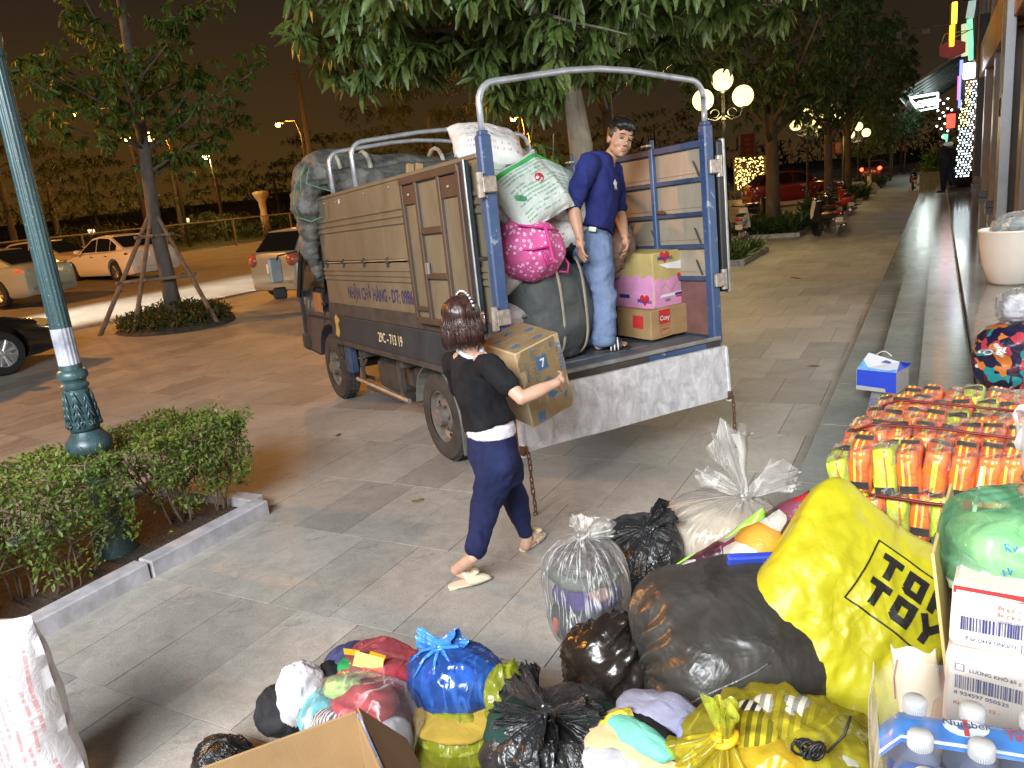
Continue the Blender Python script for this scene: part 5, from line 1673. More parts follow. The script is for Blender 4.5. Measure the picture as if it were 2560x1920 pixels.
# right side wall seen from inside: sheets and blue frame
rows = [(2.235,2.0),(1.985,1.75),(1.735,1.51),(1.49,1.265)]
ys = [.03,.57,1.11,1.65,2.19,2.73,3.27,3.72]
for z1, z0 in rows:
 for a, b in zip(ys[:-1], ys[1:]):
  q = tp(MB().box((WD - .004,(a + b) / 2,(z0 + z1) / 2),(.014, b - a - .015, z1 - z0 + .008), bev=.003), 'wall_panel', M_INNER)
  if a < 1.2: MB().box((WD - .014,(a + b) / 2, z0 + .045),(.008, b - a - .05,.008)).build('crease', M_INNER, q)
for z in (2.245,1.993,1.742,1.50,1.255):
 tp(MB().box((WD - .022, LN / 2, z),(.035, LN - .03,.035 if z < 2.2 else .05), bev=.005), 'wall_rail', M_BLUEB)
for y in ys[1:-1]:
 tp(MB().box((WD - .028, y, 1.76),(.04,.045,1.03), bev=.006), 'wall_stile', M_BLUEW)
 tp(MB().tube([(WD - .02, y, 2.26),(WD - .02, y, 2.34)], .018,6), 'stake', M_BLUEB)
 tp(MB().box((WD - .055, y + .03,2.30),(.05,.08,.02), bev=.004), 'latch', M_GALV)
tp(MB().box((WD - .004, LN / 2,1.03),(.02, LN - .05,.43), bev=.004), 'lower_wall_panel', simple('brown_red_lower_panel', (.17,.08,.07),.5, var=.3, vs=3, bump=.2, bs=20))
for y, z in ((.10,2.02),(.12,1.53),(.12,1.29),(.62,1.53)):
 tp(MB().tube([(WD - .04, y - .06, z),(WD - .035, y + .0, z + .11)], .007,5), 'stay', M_UNDER)
tp(MB().box((WD - .05,.48,1.775),(.02,.10,.03), rot=Matrix.Rotation(.1,3, 'X'), bev=.006), 'bolt_handle', M_RUST)
# corner posts
for x, nm in ((.0, 'l'),(WD, 'r')):
 sx = -1 if nm == 'l' else 1
 po = tp(MB().box((x + sx * .0,-.005,1.56),(.085,.075,1.62), bev=.010), 'corner_post', M_BLUEW)
 tp(MB().box((x, -.005,2.375),(.06,.055,.04), bev=.006), 'post_cap', M_BLUEW)
 for z in (2.07,1.24):
  hn = MB(); hn.box((x + sx * .02,-.06, z),(.10,.03,.10), bev=.006); hn.tube([(x + sx * .075,-.05, z - .075),(x + sx * .075,-.05, z + .075)], .024,10)
  tp(hn, 'door_hinge', simple('worn_hinge_steel', (.38,.33,.28),.45, metal=.5, var=.4, vs=30))
# hoops
def hoop(y, base, low, apex):
 pts = [(0, y, base),(0, y, low - .13)]
 for a in np.linspace(PI, PI / 2 + .12,6):
  pts.append((.12 + .12 * math.cos(a), y, low - .13 + .13 * math.sin(a)))
 pts += [(WD * .36, y, apex - .012),(WD / 2, y, apex),(WD * .64, y, apex - .012)]
 for a in np.linspace(PI / 2 - .12,0,6):
  pts.append((WD - .12 + .12 * math.cos(a), y, low - .13 + .13 * math.sin(a)))
 pts += [(WD, y, low - .13),(WD, y, base)]
 return tp(MB().tube(pts, .021,10), 'hoop', M_TUBEG, smooth=True)
hoop(-.005,2.35,2.68,2.755); hoop(2.45,2.1,2.66,2.73); hoop(3.13,2.1,2.66,2.73)
# folded back rear door on the left side: brown frame, olive sheets
dr = tp(MB().box((-.062,.71,1.69),(.018,.94,1.05), bev=.004), 'rear_door', M_OLIVE)
def db(y, z, dy, dz, t_=.030, m=None, nm='door_bar'): return MB().box((-.082, y, z),(t_, dy, dz), bev=.006).build(nm, m or M_BROWNF, dr)
db(.71,2.205,1.01,.055,.04); db(.71,1.165,.98,.05); db(1.195,1.69,.045,1.06); db(.225,1.69,.05,1.06)
db(.93,1.69,.045,1.02); db(.53,1.69,.045,1.02)
db(.73,1.83,.36,.05); db(.73,1.505,.36,.045); db(1.06,2.10,.22,.14,.012); db(.375,2.10,.25,.14,.012); db(1.06,1.255,.24,.035)
tp(MB().box((-.09,.88,1.56),(.02,.06,.085), bev=.004), 'door_lock', M_GALV)
for y, z in ((.375,2.10),(1.06,2.10)): MB().sphere((-.093, y, z),.012,8,6).build('bolt', M_GALV, dr)
tp(MB().box((-.075,.135,1.69),(.05,.05,1.10), bev=.012), 'door_edge', M_DBLUE)
tp(MB().tube([(-.095,.11,1.15),(-.095,.11,2.24)], .008,6), 'door_seal', M_GALV)
# right rear door, folded round outside
dr2 = tp(MB().box((WD + .115,.40,1.70),(.035,.86,1.12), bev=.008), 'rear_door', M_DBLUE)
MB().box((WD + .14,-.02,1.70),(.03,.05,1.14), bev=.008).build('door_edge', M_GALV, dr2)
MB().box((WD + .10,-.03,1.70),(.06,.03,1.10), bev=.008).build('door_seal', M_BLK, dr2)
# hanging tailgate
tg_ = MB()
nx_, nz_ = 40,10
vs, fs = [], []
for side in (0,1):
 for j in range(nz_ + 1):
  for i in range(nx_ + 1):
   x = -.01 + (WD + .02) * i / nx_; z = .745 - .40 * j / nz_
   w = .006 * nz(x * 3.5, z * 7, side) + .004 * nz(x * 11, z * 14,2)
   vs.append((x, (-.105 if side == 0 else -.075) - .05 * (j / nz_) * .4 + w, z + .006 * nz(x * 2,1,4)))
n1 = (nx_ + 1) * (nz_ + 1)
for j in range(nz_):
 for i in range(nx_):
  a = j * (nx_ + 1) + i
  fs += [(a, a + nx_ + 1, a + nx_ + 2, a + 1),(a + n1, a + 1 + n1, a + nx_ + 2 + n1, a + nx_ + 1 + n1)]
for i in range(nx_):
 b = nz_ * (nx_ + 1) + i; fs += [(i, i + 1, i + 1 + n1, i + n1),(b + 1, b, b + n1, b + 1 + n1)]
for j in range(nz_):
 a = j * (nx_ + 1); b = a + nx_; fs += [(a + nx_ + 1, a, a + n1, a + nx_ + 1 + n1),(b, b + nx_ + 1, b + nx_ + 1 + n1, b + n1)]
tg_.add(vs, fs); gate = tp(tg_, 'tailgate', M_SHEET, smooth=False)
for x in (-.005, WD + .005):
 MB().box((x, -.10,.52),(.03,.05,.42), rot=Matrix.Rotation(-.05,3, 'X'), bev=.006).build('edge_channel', M_SHEET, gate)
 MB().box((x, -.115,.36),(.05,.05,.07), bev=.01).build('chain_bracket', M_RUST, gate)
# chains
lk = MB()
ring_ = [Vector((math.cos(a) * .012,0, math.sin(a) * .012 + (.013 if math.sin(a) > 0 else -.013))) for a in np.linspace(0,2 * PI, 13)[:-1]]
lk.tube(ring_ + [ring_[0]], .0048,5, cap=False)
link_me = lk.mesh('chain_link', M_RUST, smooth=True)
for x, nl in ((.012,14),(WD + .012,12)):
 ch = tp(MB().tube([(x, -.13,.36),(x, -.15,.345)], .009,6), 'chain', M_RUST)
 for k in range(nl):
  link('chain_link', link_me, ch, (x + .002 * math.sin(k),-.145 - .0015 * k, .325 - .0405 * k + (0)),(.1 * math.sin(k * 3),0,(PI / 2 if k % 2 else 0.15) + .2 * math.sin(k * 1.7)))
# dark plate under the tailgate
tp(MB().box((1.18,.12,.37),(.36,.012,.13), bev=.004), 'under_plate', M_DBLUE)
# chassis, axle, guards
for x in (.50,1.34): tp(MB().box((x, 2.4,.58),(.07,4.9,.14), bev=.01), 'chassis_rail', M_UNDER)
for y in (.4,1.0,2.0,3.0,3.6): tp(MB().box((WD / 2, y, .70),(WD - .04,.07,.08), bev=.01), 'cross_member', M_UNDER)
tp(MB().tube([(.15,1.31,.33),(WD - .15,1.31,.33)], .06,10), 'rear_axle', M_UNDER); tp(MB().sphere((WD / 2,1.31,.33),.16,12,8), 'differential', M_UNDER, smooth=True)
tp(MB().tube([(.15,4.165,.42),(WD - .15,4.165,.42)], .05,10), 'front_axle', M_UNDER)
M_DRIM = simple('dusty_steel_rim', (.17,.15,.13),.7, metal=.3, var=.4, vs=9)
def truck_wheel(x, y, zc, side, dual):
 rot = Matrix.Rotation(PI / 2,3, 'Y')
 for k in range(2 if dual else 1):
  xx = x + side * (-.10 - .20 * k)
  m_ = MB(); prof = [(.215,-.085),(.30,-.092),(.352,-.085),(.370,-.06),(.372,.06),(.352,.085),(.30,.092),(.215,.085)]
  m_.lathe(prof, 40, rot=rot, cap=False)
  wq = m_.build('wheel', M_TYRED, truck, auto=35, loc=(xx, y, zc))
  tr_ = MB()
  for q in range(36):
   a = q * 2 * PI / 36
   for w_ in (-.045,0,.045):
    tr_.box((w_, math.cos(a + w_ * .6) * .374, math.sin(a + w_ * .6) * .374),(.034,.036,.016), rot=Matrix.Rotation(a + w_ * .6 - PI / 2,3, 'X'))
  tr_.build('tread', M_TYRED, wq)
  if k == 0:
   r_ = MB(); s_ = -side
   r_.lathe([(.222,-.06),(.226,.075),(.205,.078),(.195,.03),(.15,.00),(.12,.05),(.085,.055),(.08,.12),(.05,.135),(.001,.14)], 28, cap=False, rot=Matrix.Rotation(PI / 2 * side, 3, 'Y'))
   r_.build('rim', M_DRIM, wq, auto=35)
   nb = MB()
   for q in range(6):
    a = q * PI / 3; nb.sphere((side * .062, math.cos(a) * .10, math.sin(a) * .10),.014,8,6)
    nb.sphere((side * .02, math.cos(a + .5) * .172, math.sin(a + .5) * .172),(.004,.022,.022),8,6, mi=1)
   nb.build('wheel_nut', [M_RUST, M_BLK], wq)
M_TYRED = simple('dusty_tyre', (.038,.034,.030),.9, var=.45, vs=7, bump=.4, bs=60)
for s_, x in ((-1,.035),(1, WD - .035)):
 truck_wheel(x, 1.31,.335, s_, True); truck_wheel(x + (-.0),4.165,.432, s_, False)
# mudguards over the rear wheels, mudflap, side steps, tank, box
mud = MB()
arc = [(1.31 + .46 * math.cos(a),.335 + .46 * math.sin(a)) for a in np.linspace(-.15,1.25,8)]
for k in range(len(arc) - 1):
 (ya, za),(yb, zb) = arc[k], arc[k + 1]
for sgn, x0, x1 in ((1,.02,.36),(1, WD - .36, WD - .02)):
 for nm, a0, a1 in (('mudguard', 1.9,3.15),('mudguard', .15,1.25)):
  m_ = MB(); pts = [(1.31 + .43 * math.cos(a),.335 + .43 * math.sin(a)) for a in np.linspace(a0, a1,7)]
  vs = []
  for (yy_, zz_) in pts: vs += [(x0, yy_, zz_),(x1, yy_, zz_),(x1, yy_ * 1.0, zz_ + .012),(x0, yy_, zz_ + .012)]
  fs = []
  for k in range(6):
   a = k * 4
   for q in range(4): fs.append((a + q, a + (q + 1) % 4, a + 4 + (q + 1) % 4, a + 4 + q))
  fs += [(0,1,2,3),(24,25,26,27)]
  m_.add(vs, fs); tp(m_, nm, simple('mudguard_steel', (.15,.15,.13),.7, var=.3, vs=5) if 'mudguard_steel' not in bpy.data.materials else bpy.data.materials['mudguard_steel'])
 tp(MB().box(((x0 + x1) / 2,.90,.27),(.32,.014,.36), bev=.004), 'mudflap', simple('rubber_flap', (.10,.10,.09),.8, var=.3, vs=8) if 'rubber_flap' not in bpy.data.materials else bpy.data.materials['rubber_flap'])
 fr = MB(); fr.lathe([(.03,-.01),(.038,0),(.03,.01)], 16,(.0,0,0), rot=Matrix.Rotation(PI / 2,3, 'X'));
tp(MB().tube([(.04,1.95,.37),(.04,3.35,.40)], .022,6), 'side_guard_rail', M_GALV)
tp(MB().box((.05,2.62,.345),(.04,.9,.03), bev=.006), 'side_guard_rail', M_UNDER)
for y in (2.15,3.2): tp(MB().box((.06, y, .56),(.03,.05,.40), bev=.005), 'guard_bracket', M_UNDER)
tk = MB(); tk.box((.34,2.75,.48),(.36,.62,.32), bev=.05); tp(tk, 'fuel_tank', M_UNDER)
tp(MB().tube([(.10,3.15,.62),(.06,3.2,.52),(.10,3.28,.42),(.2,3.3,.38)], .018,8), 'hose', M_UNDER)
tp(MB().box((.08,3.58,.60),(.10,.16,.34), bev=.02), 'bracket_step', M_BLUEB)
tp(MB().box((.30,2.1,.55),(.30,.42,.20), bev=.02), 'battery_box', M_UNDER)
# cab
prof = [(3.90,.62),(3.88,1.0),(3.90,1.92),(4.02,2.03),(4.72,2.05),(4.92,1.96),(5.12,1.55),(5.24,1.18),(5.27,.80),(5.22,.55),(4.66,.52)]
for a in np.linspace(.15, PI - .15,9): prof.append((4.17 + .46 * math.cos(a),.50 + .42 * math.sin(a)))
cb_ = MB(); nP = len(prof)
vs = []
for x, k in ((.06,.985),(.045,1.0),(WD - .045,1.0),(WD - .06,.985)):
 for (y, z) in prof:
  inset = max(0, z - 1.25) * .13
  xx = x + (inset if x < 1 else -inset)
  vs.append((xx, 4.5 + (y - 4.5) * k, 1.2 + (z - 1.2) * k))
fs = [tuple(range(nP))[::-1], tuple(3 * nP + i for i in range(nP))]
for r_ in range(3):
 for i in range(nP): fs.append((r_ * nP + i, r_ * nP + (i + 1) % nP, (r_ + 1) * nP + (i + 1) % nP, (r_ + 1) * nP + i))
cb_.add(vs, fs); cab = tp(cb_, 'cab', M_CABP)
bm = bmesh.new(); bm.from_mesh(cab.data); bmesh.ops.recalc_face_normals(bm, faces=bm.faces); bm.to_mesh(cab.data); bm.free()
def cx(z, off=-.008): return .045 + max(0, z - 1.25) * .13 + off
dwin = [(4.10,1.28),(4.10,1.86),(4.74,1.88),(4.98,1.34),(4.98,1.28)]
MB().add([(cx(z), y, z) for y, z in dwin], [(0,1,2,3,4)]).build('window', M_CGL, cab)
MB().add([(WD - cx(z), y, z) for y, z in dwin], [(4,3,2,1,0)]).build('window', M_CGL, cab)
MB().add([(.30,4.985 + .008,1.90),(WD - .30,4.985 + .008,1.90),(WD - .16,5.205,1.28),(.16,5.205,1.28)], [(0,1,2,3)]).build('windscreen', M_CGL, cab)
for pts in ([(4.04,1.95),(4.04,.98)], [(5.06,1.3),(5.10,.75)], [(4.04,.98),(5.08,.98)]):
 MB().tube([(cx(z, -.004), y, z) for y, z in pts], .006,5).build('door_seam', M_BLK, cab)
MB().box((cx(1.15),4.18,1.15),(.02,.13,.035), bev=.006).build('handle', M_BLK, cab)
MB().box((cx(1.1,-.01),4.40,1.16),(.006,.30,.22), bev=.002).build('door_decal', simple('orange_brown_decal', (.30,.14,.06),.6), cab)
MB().tube([(cx(1.95,-.01),4.55,2.0),(cx(1.9,-.02),4.90,1.90),(cx(1.6,-.02),5.05,1.6),(cx(1.2,-.01),5.22,1.2)], .028,8).build('pillar_trim', M_BLK, cab)
MB().box((.10,5.25,.64),(.16,.20,.22), bev=.04).build('bumper', M_UNDER, cab)
MB().box((WD / 2,5.28,.62),(WD - .12,.12,.22), bev=.04).build('bumper', M_UNDER, cab)
mr = tp(MB().tube([(.05,5.0,1.75),(-.16,5.12,1.72),(-.20,5.14,1.62)], .012,6), 'mirror', M_BLK)
MB().box((-.21,5.14,1.55),(.17,.05,.30), rot=Matrix.Rotation(.3,3, 'Z'), bev=.02).build('mirror_glass_case', simple('mirror_grey', (.20,.22,.22),.35), mr)
MB().box((-.20,5.14,1.28),(.16,.05,.14), bev=.02).build('mirror_lower', M_BLK, mr)
# lettering on the left side (reads towards the rear: local -y)
Fm = frame((-.0215,3.06,1.265),(0,-1,0),(0,0,1))
lettering('side_lettering', 'NH\u1eacN CH\u1ede H\u00c0NG - DT: 0986584 2', .155, M_BLUET, Fm, truck, bold=.026, xs=.80)
Fm = frame((-.0385,2.31,.895),(0,-1,0),(0,0,1))
lettering('number_lettering', '29C - 713 19', .125, M_CREAMT, Fm, truck, bold=.016, xs=.88)
ds = MB(); ds.prism([(0,0),(.10,-.02),(.16,.04),(.13,.12),(.20,.16),(.10,.22),(.03,.18),(.05,.10)], 0,.002)
o = ds.build('side_sticker', simple('faded_yellow_sticker', (.42,.30,.08),.7, var=.4, vs=30), truck); o.matrix_basis = frame((-.039,3.62,.86),(0,-1,0),(0,0,1))
tp(MB().sphere((-.04,.30,.90),(.012,.03,.03),10,6), 'marker_light', simple('marker_lens', (.6,.5,.3),.3))
# rolled tarpaulin at the front of the box
tarp = thing('tarpaulin', 'rolled grey tarpaulin lashed over the front of the truck box, drooping at its corner', 'tarpaulin', mat4=TM)
m_ = MB()
m_.tube([(x, 3.62 + .05 * math.sin(x * 5),2.48 + .05 * math.sin(x * 3 + 1)) for x in np.linspace(-.05, WD - .1,12)], [.19 + .02 * math.sin(k * 1.3) for k in range(12)], 16)
m_.tube([(x, 3.35 + .03 * math.sin(x * 4),2.40) for x in np.linspace(.05, WD - .2,8)], .13,12)
m_.sphere((-.06,3.70,2.44),(.17,.24,.20),16,12); m_.sphere((-.09,3.78,2.22),(.16,.22,.20),16,12)
m_.sphere((-.08,3.86,2.02),(.12,.17,.2),16,12); m_.sphere((-.08,3.92,1.80),(.11,.13,.22),16,12); m_.sphere((-.04,3.95,1.62),(.07,.09,.18),12,8)
def tf(p): return .040 * (ridged((p.x * 2.2, p.y * 4.5 + 2, p.z * 7),1,4) - .45) + .02 * nz(p.x * 3, p.y * 3, p.z * 3)
fuse(m_, 'sheet', M_TARP, .02, tarp, 3, tf)
for k, (x, w_) in enumerate(((.52,.05),(1.35,.04),(.2,.03))):
 MB().tube([(x, 3.62 + .215 * math.cos(a),2.48 + .215 * math.sin(a)) for a in np.linspace(0,2 * PI, 16)], .014 + w_ * .2,6).build('strap', simple('pale_strap', (.40,.40,.33),.8) if k == 0 else bpy.data.materials['pale_strap'], tarp)
rp = MB()
for q in ([(-.18,3.46,2.62),(-.30,3.52,2.42),(-.33,3.58,2.25),(-.28,3.6,2.08)], [(-.15,3.44,2.60),(-.22,3.40,2.42),(-.02,3.30,2.33),(.02,3.2,2.2)], [(-.31,3.62,2.12),(-.20,3.52,2.06),(-.05,3.55,2.10),(.0,3.4,2.2)], [(-.18,3.46,2.62),(-.25,3.45,2.5),(-.27,3.5,2.3)]):
 rp.tube([(x_ + .05, y_, z_ - .02) for x_, y_, z_ in q], .007,5)
rp.build('rope', M_ROPE, tarp, smooth=True)
# cargo on the truck (each item a thing)
def on_truck(o_, x, y, z, rot=(0,0,0)):
 o_.matrix_world = TM @ Matrix.Translation((x, y, z)) @ Matrix.Rotation(rot[2], 4, 'Z') @ Matrix.Rotation(rot[1], 4, 'Y') @ Matrix.Rotation(rot[0], 4, 'X')
 return o_
GR = 'white printed sacks heaped in the truck'
def cs_(lb, x, y, z, L, W, T, mat, rot, seed, wr=.014, grp=GR):
 o_ = sack('rice_sack', L, W, T, mat, seed=seed, wr=wr); tag(o_, lb, 'sack', grp); return on_truck(o_, x, y, z, rot)
# lower left column of sacks behind the corner post
cs_('lowest white sack behind the left corner post of the truck', 0.22,0.60,0.94,.62,.40,.26, M_SACKW, (0,0,1.52),1)
cs_('second white sack up behind the left corner post', 0.22,0.60,1.17,.62,.40,.25, M_SACKR, (0,0,1.6),2)
cs_('third white sack up behind the left corner post, beside the pink bag', 0.22,0.64,1.41,.62,.40,.26, M_SACKR, (0,.05,1.5),3)
cs_('fourth white sack in the left column, just under the green printed sacks', 0.22,0.64,1.65,.62,.40,.25, M_SACKW, (0,-.05,1.6),4)
# upper heap
cs_('big translucent white rice bag with green print leaning at the front of the heap', .50,.34,2.01,.54,.50,.24, M_SACKG, (R(62), R(-22), R(8)),5,.02)
bpy.context.view_layer.update()
rb_ = bpy.data.objects['rice_sack.004']
cs_('white sack with a thick green stripe behind the big rice bag at the left', .31,.52,2.02,.50,.48,.24, M_SACKG, (R(52), R(20), R(-10)),6)
cs_('topmost plump white sack at the left corner of the heap', .42,.72,2.37,.54,.44,.28, M_SACKW, (R(35), R(12), R(-12)),7,.018)
cs_('white sack with green stripe and red square right of the big rice bag', .88,.52,2.0,.50,.52,.24, M_SACKG, (R(60), R(24), R(12)),8)
cs_('white sack with a dark green line low behind the black bag', .90,.56,1.74,.46,.36,.24, M_SACKW, (R(50), R(-8), R(4)),9)
cs_('small knotted white bag poking up between the green printed sacks', .90,1.02,2.22,.26,.34,.18, M_SACKR, (R(60), R(-30), R(20)),10)
cs_('white and red sack half buried behind the topmost sack', .72,1.10,2.24,.5,.4,.2, M_SACKR, (R(40), R(10), R(10)),11)
for k, (x, y, z) in enumerate(((.25,1.5,2.08),(.24,2.1,2.12),(.22,2.75,2.16),(.9,1.6,2.05),(1.4,1.7,1.9),(.8,2.3,2.05),(1.3,2.5,2.0),(.8,2.95,2.0))):
 cs_(['white printed sack lying along the top of the left side panel, nearest the rear door', 'white sack on top of the load beside the left side panel, middle one', 'white sack on top of the load nearest the tarpaulin', 'sack buried deep in the middle of the load', 'sack against the right wall deep in the load', 'sack in the middle of the load behind the heap', 'sack near the right front of the load', 'sack against the rolled tarpaulin'][k], x, y, z, .58,.40,.26,(M_SACKR, M_SACKW)[k % 2], (R(8), R(-6 + 3 * k), R(90 + 8 * k)),20 + k)
bpy.context.view_layer.update()
def sprint(ob, px, py, u, sh, m, nm, c_=2):
 drape(sh[0], sh[1], ob, frame(t_at_w(px, py, u), CRv, CUv), m, nm, ob, .004, c_, .5)
def t_at_w(px, py, u): return TM @ t_at_u(px, py, u)
CRv, CUv = Vector(CR) - Vector(CU) * .12, Vector(CU)
m_r = simple('red_ink', (.50,.03,.05),.5); m_g = simple('green_ink', (.03,.26,.10),.5); m_w = simple('white_ink', (.7,.7,.7),.5)
cir = lambda r_, k=1: ([(math.cos(a) * r_, math.sin(a) * r_ * k, 0) for a in np.linspace(0,2 * PI, 19)[:-1]], [tuple(range(18))])
sprint(rb_, 1349,437,.2, cir(.034), m_r, 'round_logo'); sprint(rb_, 1349,437,.19, cir(.026), m_w, 'round_logo_centre')
sprint(rb_, 1302,494,.2, cir(.045,.45), m_g, 'oval_logo')
s2_ = bpy.data.objects['rice_sack.007']
sprint(s2_, 1385,505,.3,([(-.045,-.04,0),(.04,-.045,0),(.045,.04,0),(-.04,.045,0)], [(0,1,2,3)]), m_r, 'red_square')
vs9, fs9 = text_data('984', .055,.004, 'CENTER'); sprint(s2_, 1385,512,.29,(vs9, fs9), m_w, 'printed_number')
# solid pile of dull bundles underneath, one bulky bale each
M_BALE = simple('dark_grey_bale_cloth', (.060,.068,.070),.6, var=.3, vs=3, bump=.5, bs=7, bd=.03)
for k, (x, y, z, a, b_, c_) in enumerate(((.5,1.45,1.35,.42,.40,.52),(1.3,1.5,1.25,.45,.38,.42),(.5,2.3,1.4,.42,.42,.55),(1.3,2.3,1.35,.45,.42,.52),(.9,3.1,1.4,.75,.42,.52))):
 o_ = lump('bundle', M_BALE, (0,0,0),(a, b_, c_), None, 40 + k, .08); tag(o_, ['bulky grey bundle buried behind the striped bale', 'bulky grey bundle deep in the load by the right wall', 'grey bundle in the middle of the truck, left side', 'grey bundle in the middle of the truck, right side', 'long grey bundle against the front wall of the truck'][k], 'bundle', 'grey bundles in the truck'); on_truck(o_, x, y, z)
# grey striped bale
bale = thing('striped_bale', 'large dark grey stuffed bale with two tan stripes standing at the truck edge', 'bale')
bl = tied_bag('bag', M_BALE, .40,.30,.80, bale, 51, pleats=10, pa=.02, neck=.18, power=3.2, wr=.018, wf=4)[0]
tan = simple('tan_webbing', (.28,.25,.18),.8, var=.2)
for s_ in (-.10,.14):
 pts = []
 for t in np.linspace(.04,.80,22):
  a = t * PI; rr = max(.0,1 - abs(math.cos(a)) ** 3.2) ** (1 / 3.2)
  pts.append(Vector((s_, -.300 * rr * math.sqrt(max(.02,1 - (s_ / .40) ** 2)) - .012,.80 * (.5 - .5 * math.cos(a)))))
 vs = [p + Vector((-.014,0,0)) for p in pts] + [p + Vector((.014,0,0)) for p in pts]
 n_ = len(pts); fl = [(i, i + 1, n_ + i + 1, n_ + i) for i in range(n_ - 1)]
 s3 = drape(vs, fl, bl, Matrix.Identity(4) @ Matrix.Identity(4), tan, 'stripe', None, .004,2,1.0) if False else None
 mbs = MB(); mbs.tube(pts, .014,6, ell=.35); mbs.build('stripe', tan, bale, smooth=True)
on_truck(bale, .66,.50,.80,(R(-3),0, R(10)))
# pink floral bag
def floral():
 t = NT('pink_floral_cloth')
 v = t.n.new('ShaderNodeTexVoronoi'); v.inputs['Scale'].default_value = 30; t.link(t.tc.outputs['Object'], v.inputs['Vector'])
 f = t.ramp(v.outputs['Distance'], [(.0,(.80,.45,.60)),(.10,(.80,.45,.60)),(.14,(.62,.10,.30)),(.20,(.85,.60,.72)),(.30,(.85,.60,.72)),(.36,(.58,.09,.28)),(1,(.62,.12,.33))])
 t.color(f); t.set(.6,0,.4); t.bump(t.noise(8,5,.6),.6,.03); return t.mat
pk = thing('duffel_bag', 'pink duffel bag with white flower print and magenta straps on the bale', 'bag')
b1 = lump('bag', floral(),(0,0,0),(.26,.20,.22), pk, 61,.10,40,28, folds=2.6)
mg = simple('magenta_webbing', (.55,.03,.22),.6, var=.15)
MB().tube([(-.24,-.06,-.02),(-.10,-.20,.02),(.03,-.225,.06)], .016,6, ell=.5).build('strap', mg, pk, smooth=True)
MB().tube([(-.05,-.215,.20),(.02,-.24,.04),(.05,-.26,-.04),(.00,-.26,-.06),(-.04,-.235,.02)], .014,6, ell=.6).build('strap', mg, pk, smooth=True)
MB().tube([(-.18,-.10,.16),(-.02,-.17,.17),(.13,-.12,.16)], .008,6).build('zip', mg, pk, smooth=True)
MB().tube([(.24,-.05,.0),(.29,-.08,-.06),(.28,-.10,-.12),(.22,-.08,-.12)], .014,6, ell=.6).build('strap', mg, pk, smooth=True)
on_truck(pk, .44,.30,1.63,(R(10), R(12), R(0)))
# black glossy bag
M_BLACKP = plastic_bag('black_polythene', (.010,.010,.011),.22,.7)
o_ = lump('bin_bag', M_BLACKP, (0,0,0),(.17,.16,.17), None, 71,.25,34,24); tag(o_, 'glossy black plastic bag wedged between the pink bag and the man', 'bag'); on_truck(o_, .93,.60,1.66)
o_ = lump('soft_sack', M_SACKB, (0,0,0),(.23,.20,.25), None, 72,.26,44,32, folds=5); tag(o_, 'dull pinkish beige sack behind the patterned carton', 'sack'); on_truck(o_, 1.48,.80,1.52)
o_ = MB().box((0,0,0),(.05,.02,.42), bev=.004).build('wood_plank', simple('bare_wood', (.38,.25,.12),.7, var=.25, vs=10)); tag(o_, 'short wooden plank standing behind the man by the truck wall', 'plank'); on_truck(o_, 1.42,.95,1.82,(0, R(8),0))
for k in range(2):
 o_ = MB().box((0,0,0),(.07,.045,.26), bev=.006).build('wood_block', bpy.data.materials['bare_wood']); tag(o_, ['left one of two wood ends sticking up before the tarpaulin', 'right one of two wood ends sticking up before the tarpaulin'][k], 'wood', 'wood ends on the load'); on_truck(o_, .72 + .10 * k, 2.9,2.36,(R(-10), R(12),0))
# cartons
def carton_mat(name, c=(.34,.215,.10)):
 t = NT(name)
 n = t.noise(4,5,.6); w = t.n.new('ShaderNodeTexWave'); w.inputs['Scale'].default_value = 55; w.inputs['Distortion'].default_value = .4
 t.link(t.tc.outputs['Object'], w.inputs[0])
 t.color(t.ramp(n, [(.3, mul(c, .85)),(.7, mul(c, 1.12))])); t.set(.75,0,.3)
 t.bump(t.math('ADD', t.math('MULTIPLY', w.outputs['Fac'], .12), n),.25,.008); return t.mat
M_CARD = carton_mat('brown_cardboard')
M_CARD2 = carton_mat('golden_cardboard', (.46,.36,.14))
M_RED = simple('red_print', (.50,.03,.03),.5, var=.1)
M_WHT = simple('white_print', (.72,.72,.70),.5, var=.05)
M_PINKP = simple('pink_print', (.62,.27,.48),.55, var=.12, vs=6)
M_NAVY = simple('navy_print', (.03,.04,.20),.5, var=.1)
M_GREYB = simple('grey_print', (.20,.18,.14),.6)
def crumpled_box(dx, dy, dz, mat, name, parent=None, amp=.008, seed=0, n=10, bulge=.0):
 """carton with softened corners and slightly buckled faces"""
 bm = bmesh.new(); bmesh.ops.create_cube(bm, size=1.0)
 bmesh.ops.scale(bm, vec=(dx, dy, dz), verts=bm.verts)
 bmesh.ops.bevel(bm, geom=list(bm.edges), offset=.006, segments=1, affect='EDGES')
 bmesh.ops.subdivide_edges(bm, edges=[e for e in bm.edges if e.calc_length() > .05], cuts=n, use_grid_fill=True)
 bm.normal_update()
 for v in bm.verts:
  p = v.co
  d = nz(p.x * 5 + seed, p.y * 5, p.z * 5) * amp + nz(p.x * 14 + seed, p.y * 14, p.z * 14) * amp * .35
  fx_, fy_, fz_ = 1 - (2 * p.x / dx) ** 2,1 - (2 * p.y / dy) ** 2,1 - (2 * p.z / dz) ** 2
  b_ = bulge * max(fx_ * fy_, fy_ * fz_, fx_ * fz_)
  v.co = p + v.normal * (d + b_)
 me = bpy.data.meshes.new(name); bm.to_mesh(me); bm.free()
 me.materials.append(mat); me.polygons.foreach_set('use_smooth', [True] * len(me.polygons)); me.set_sharp_from_angle(angle=R(40))
 o = bpy.data.objects.new(name, me); COL.objects.link(o)
 if parent is not None: o.parent = parent
 return o
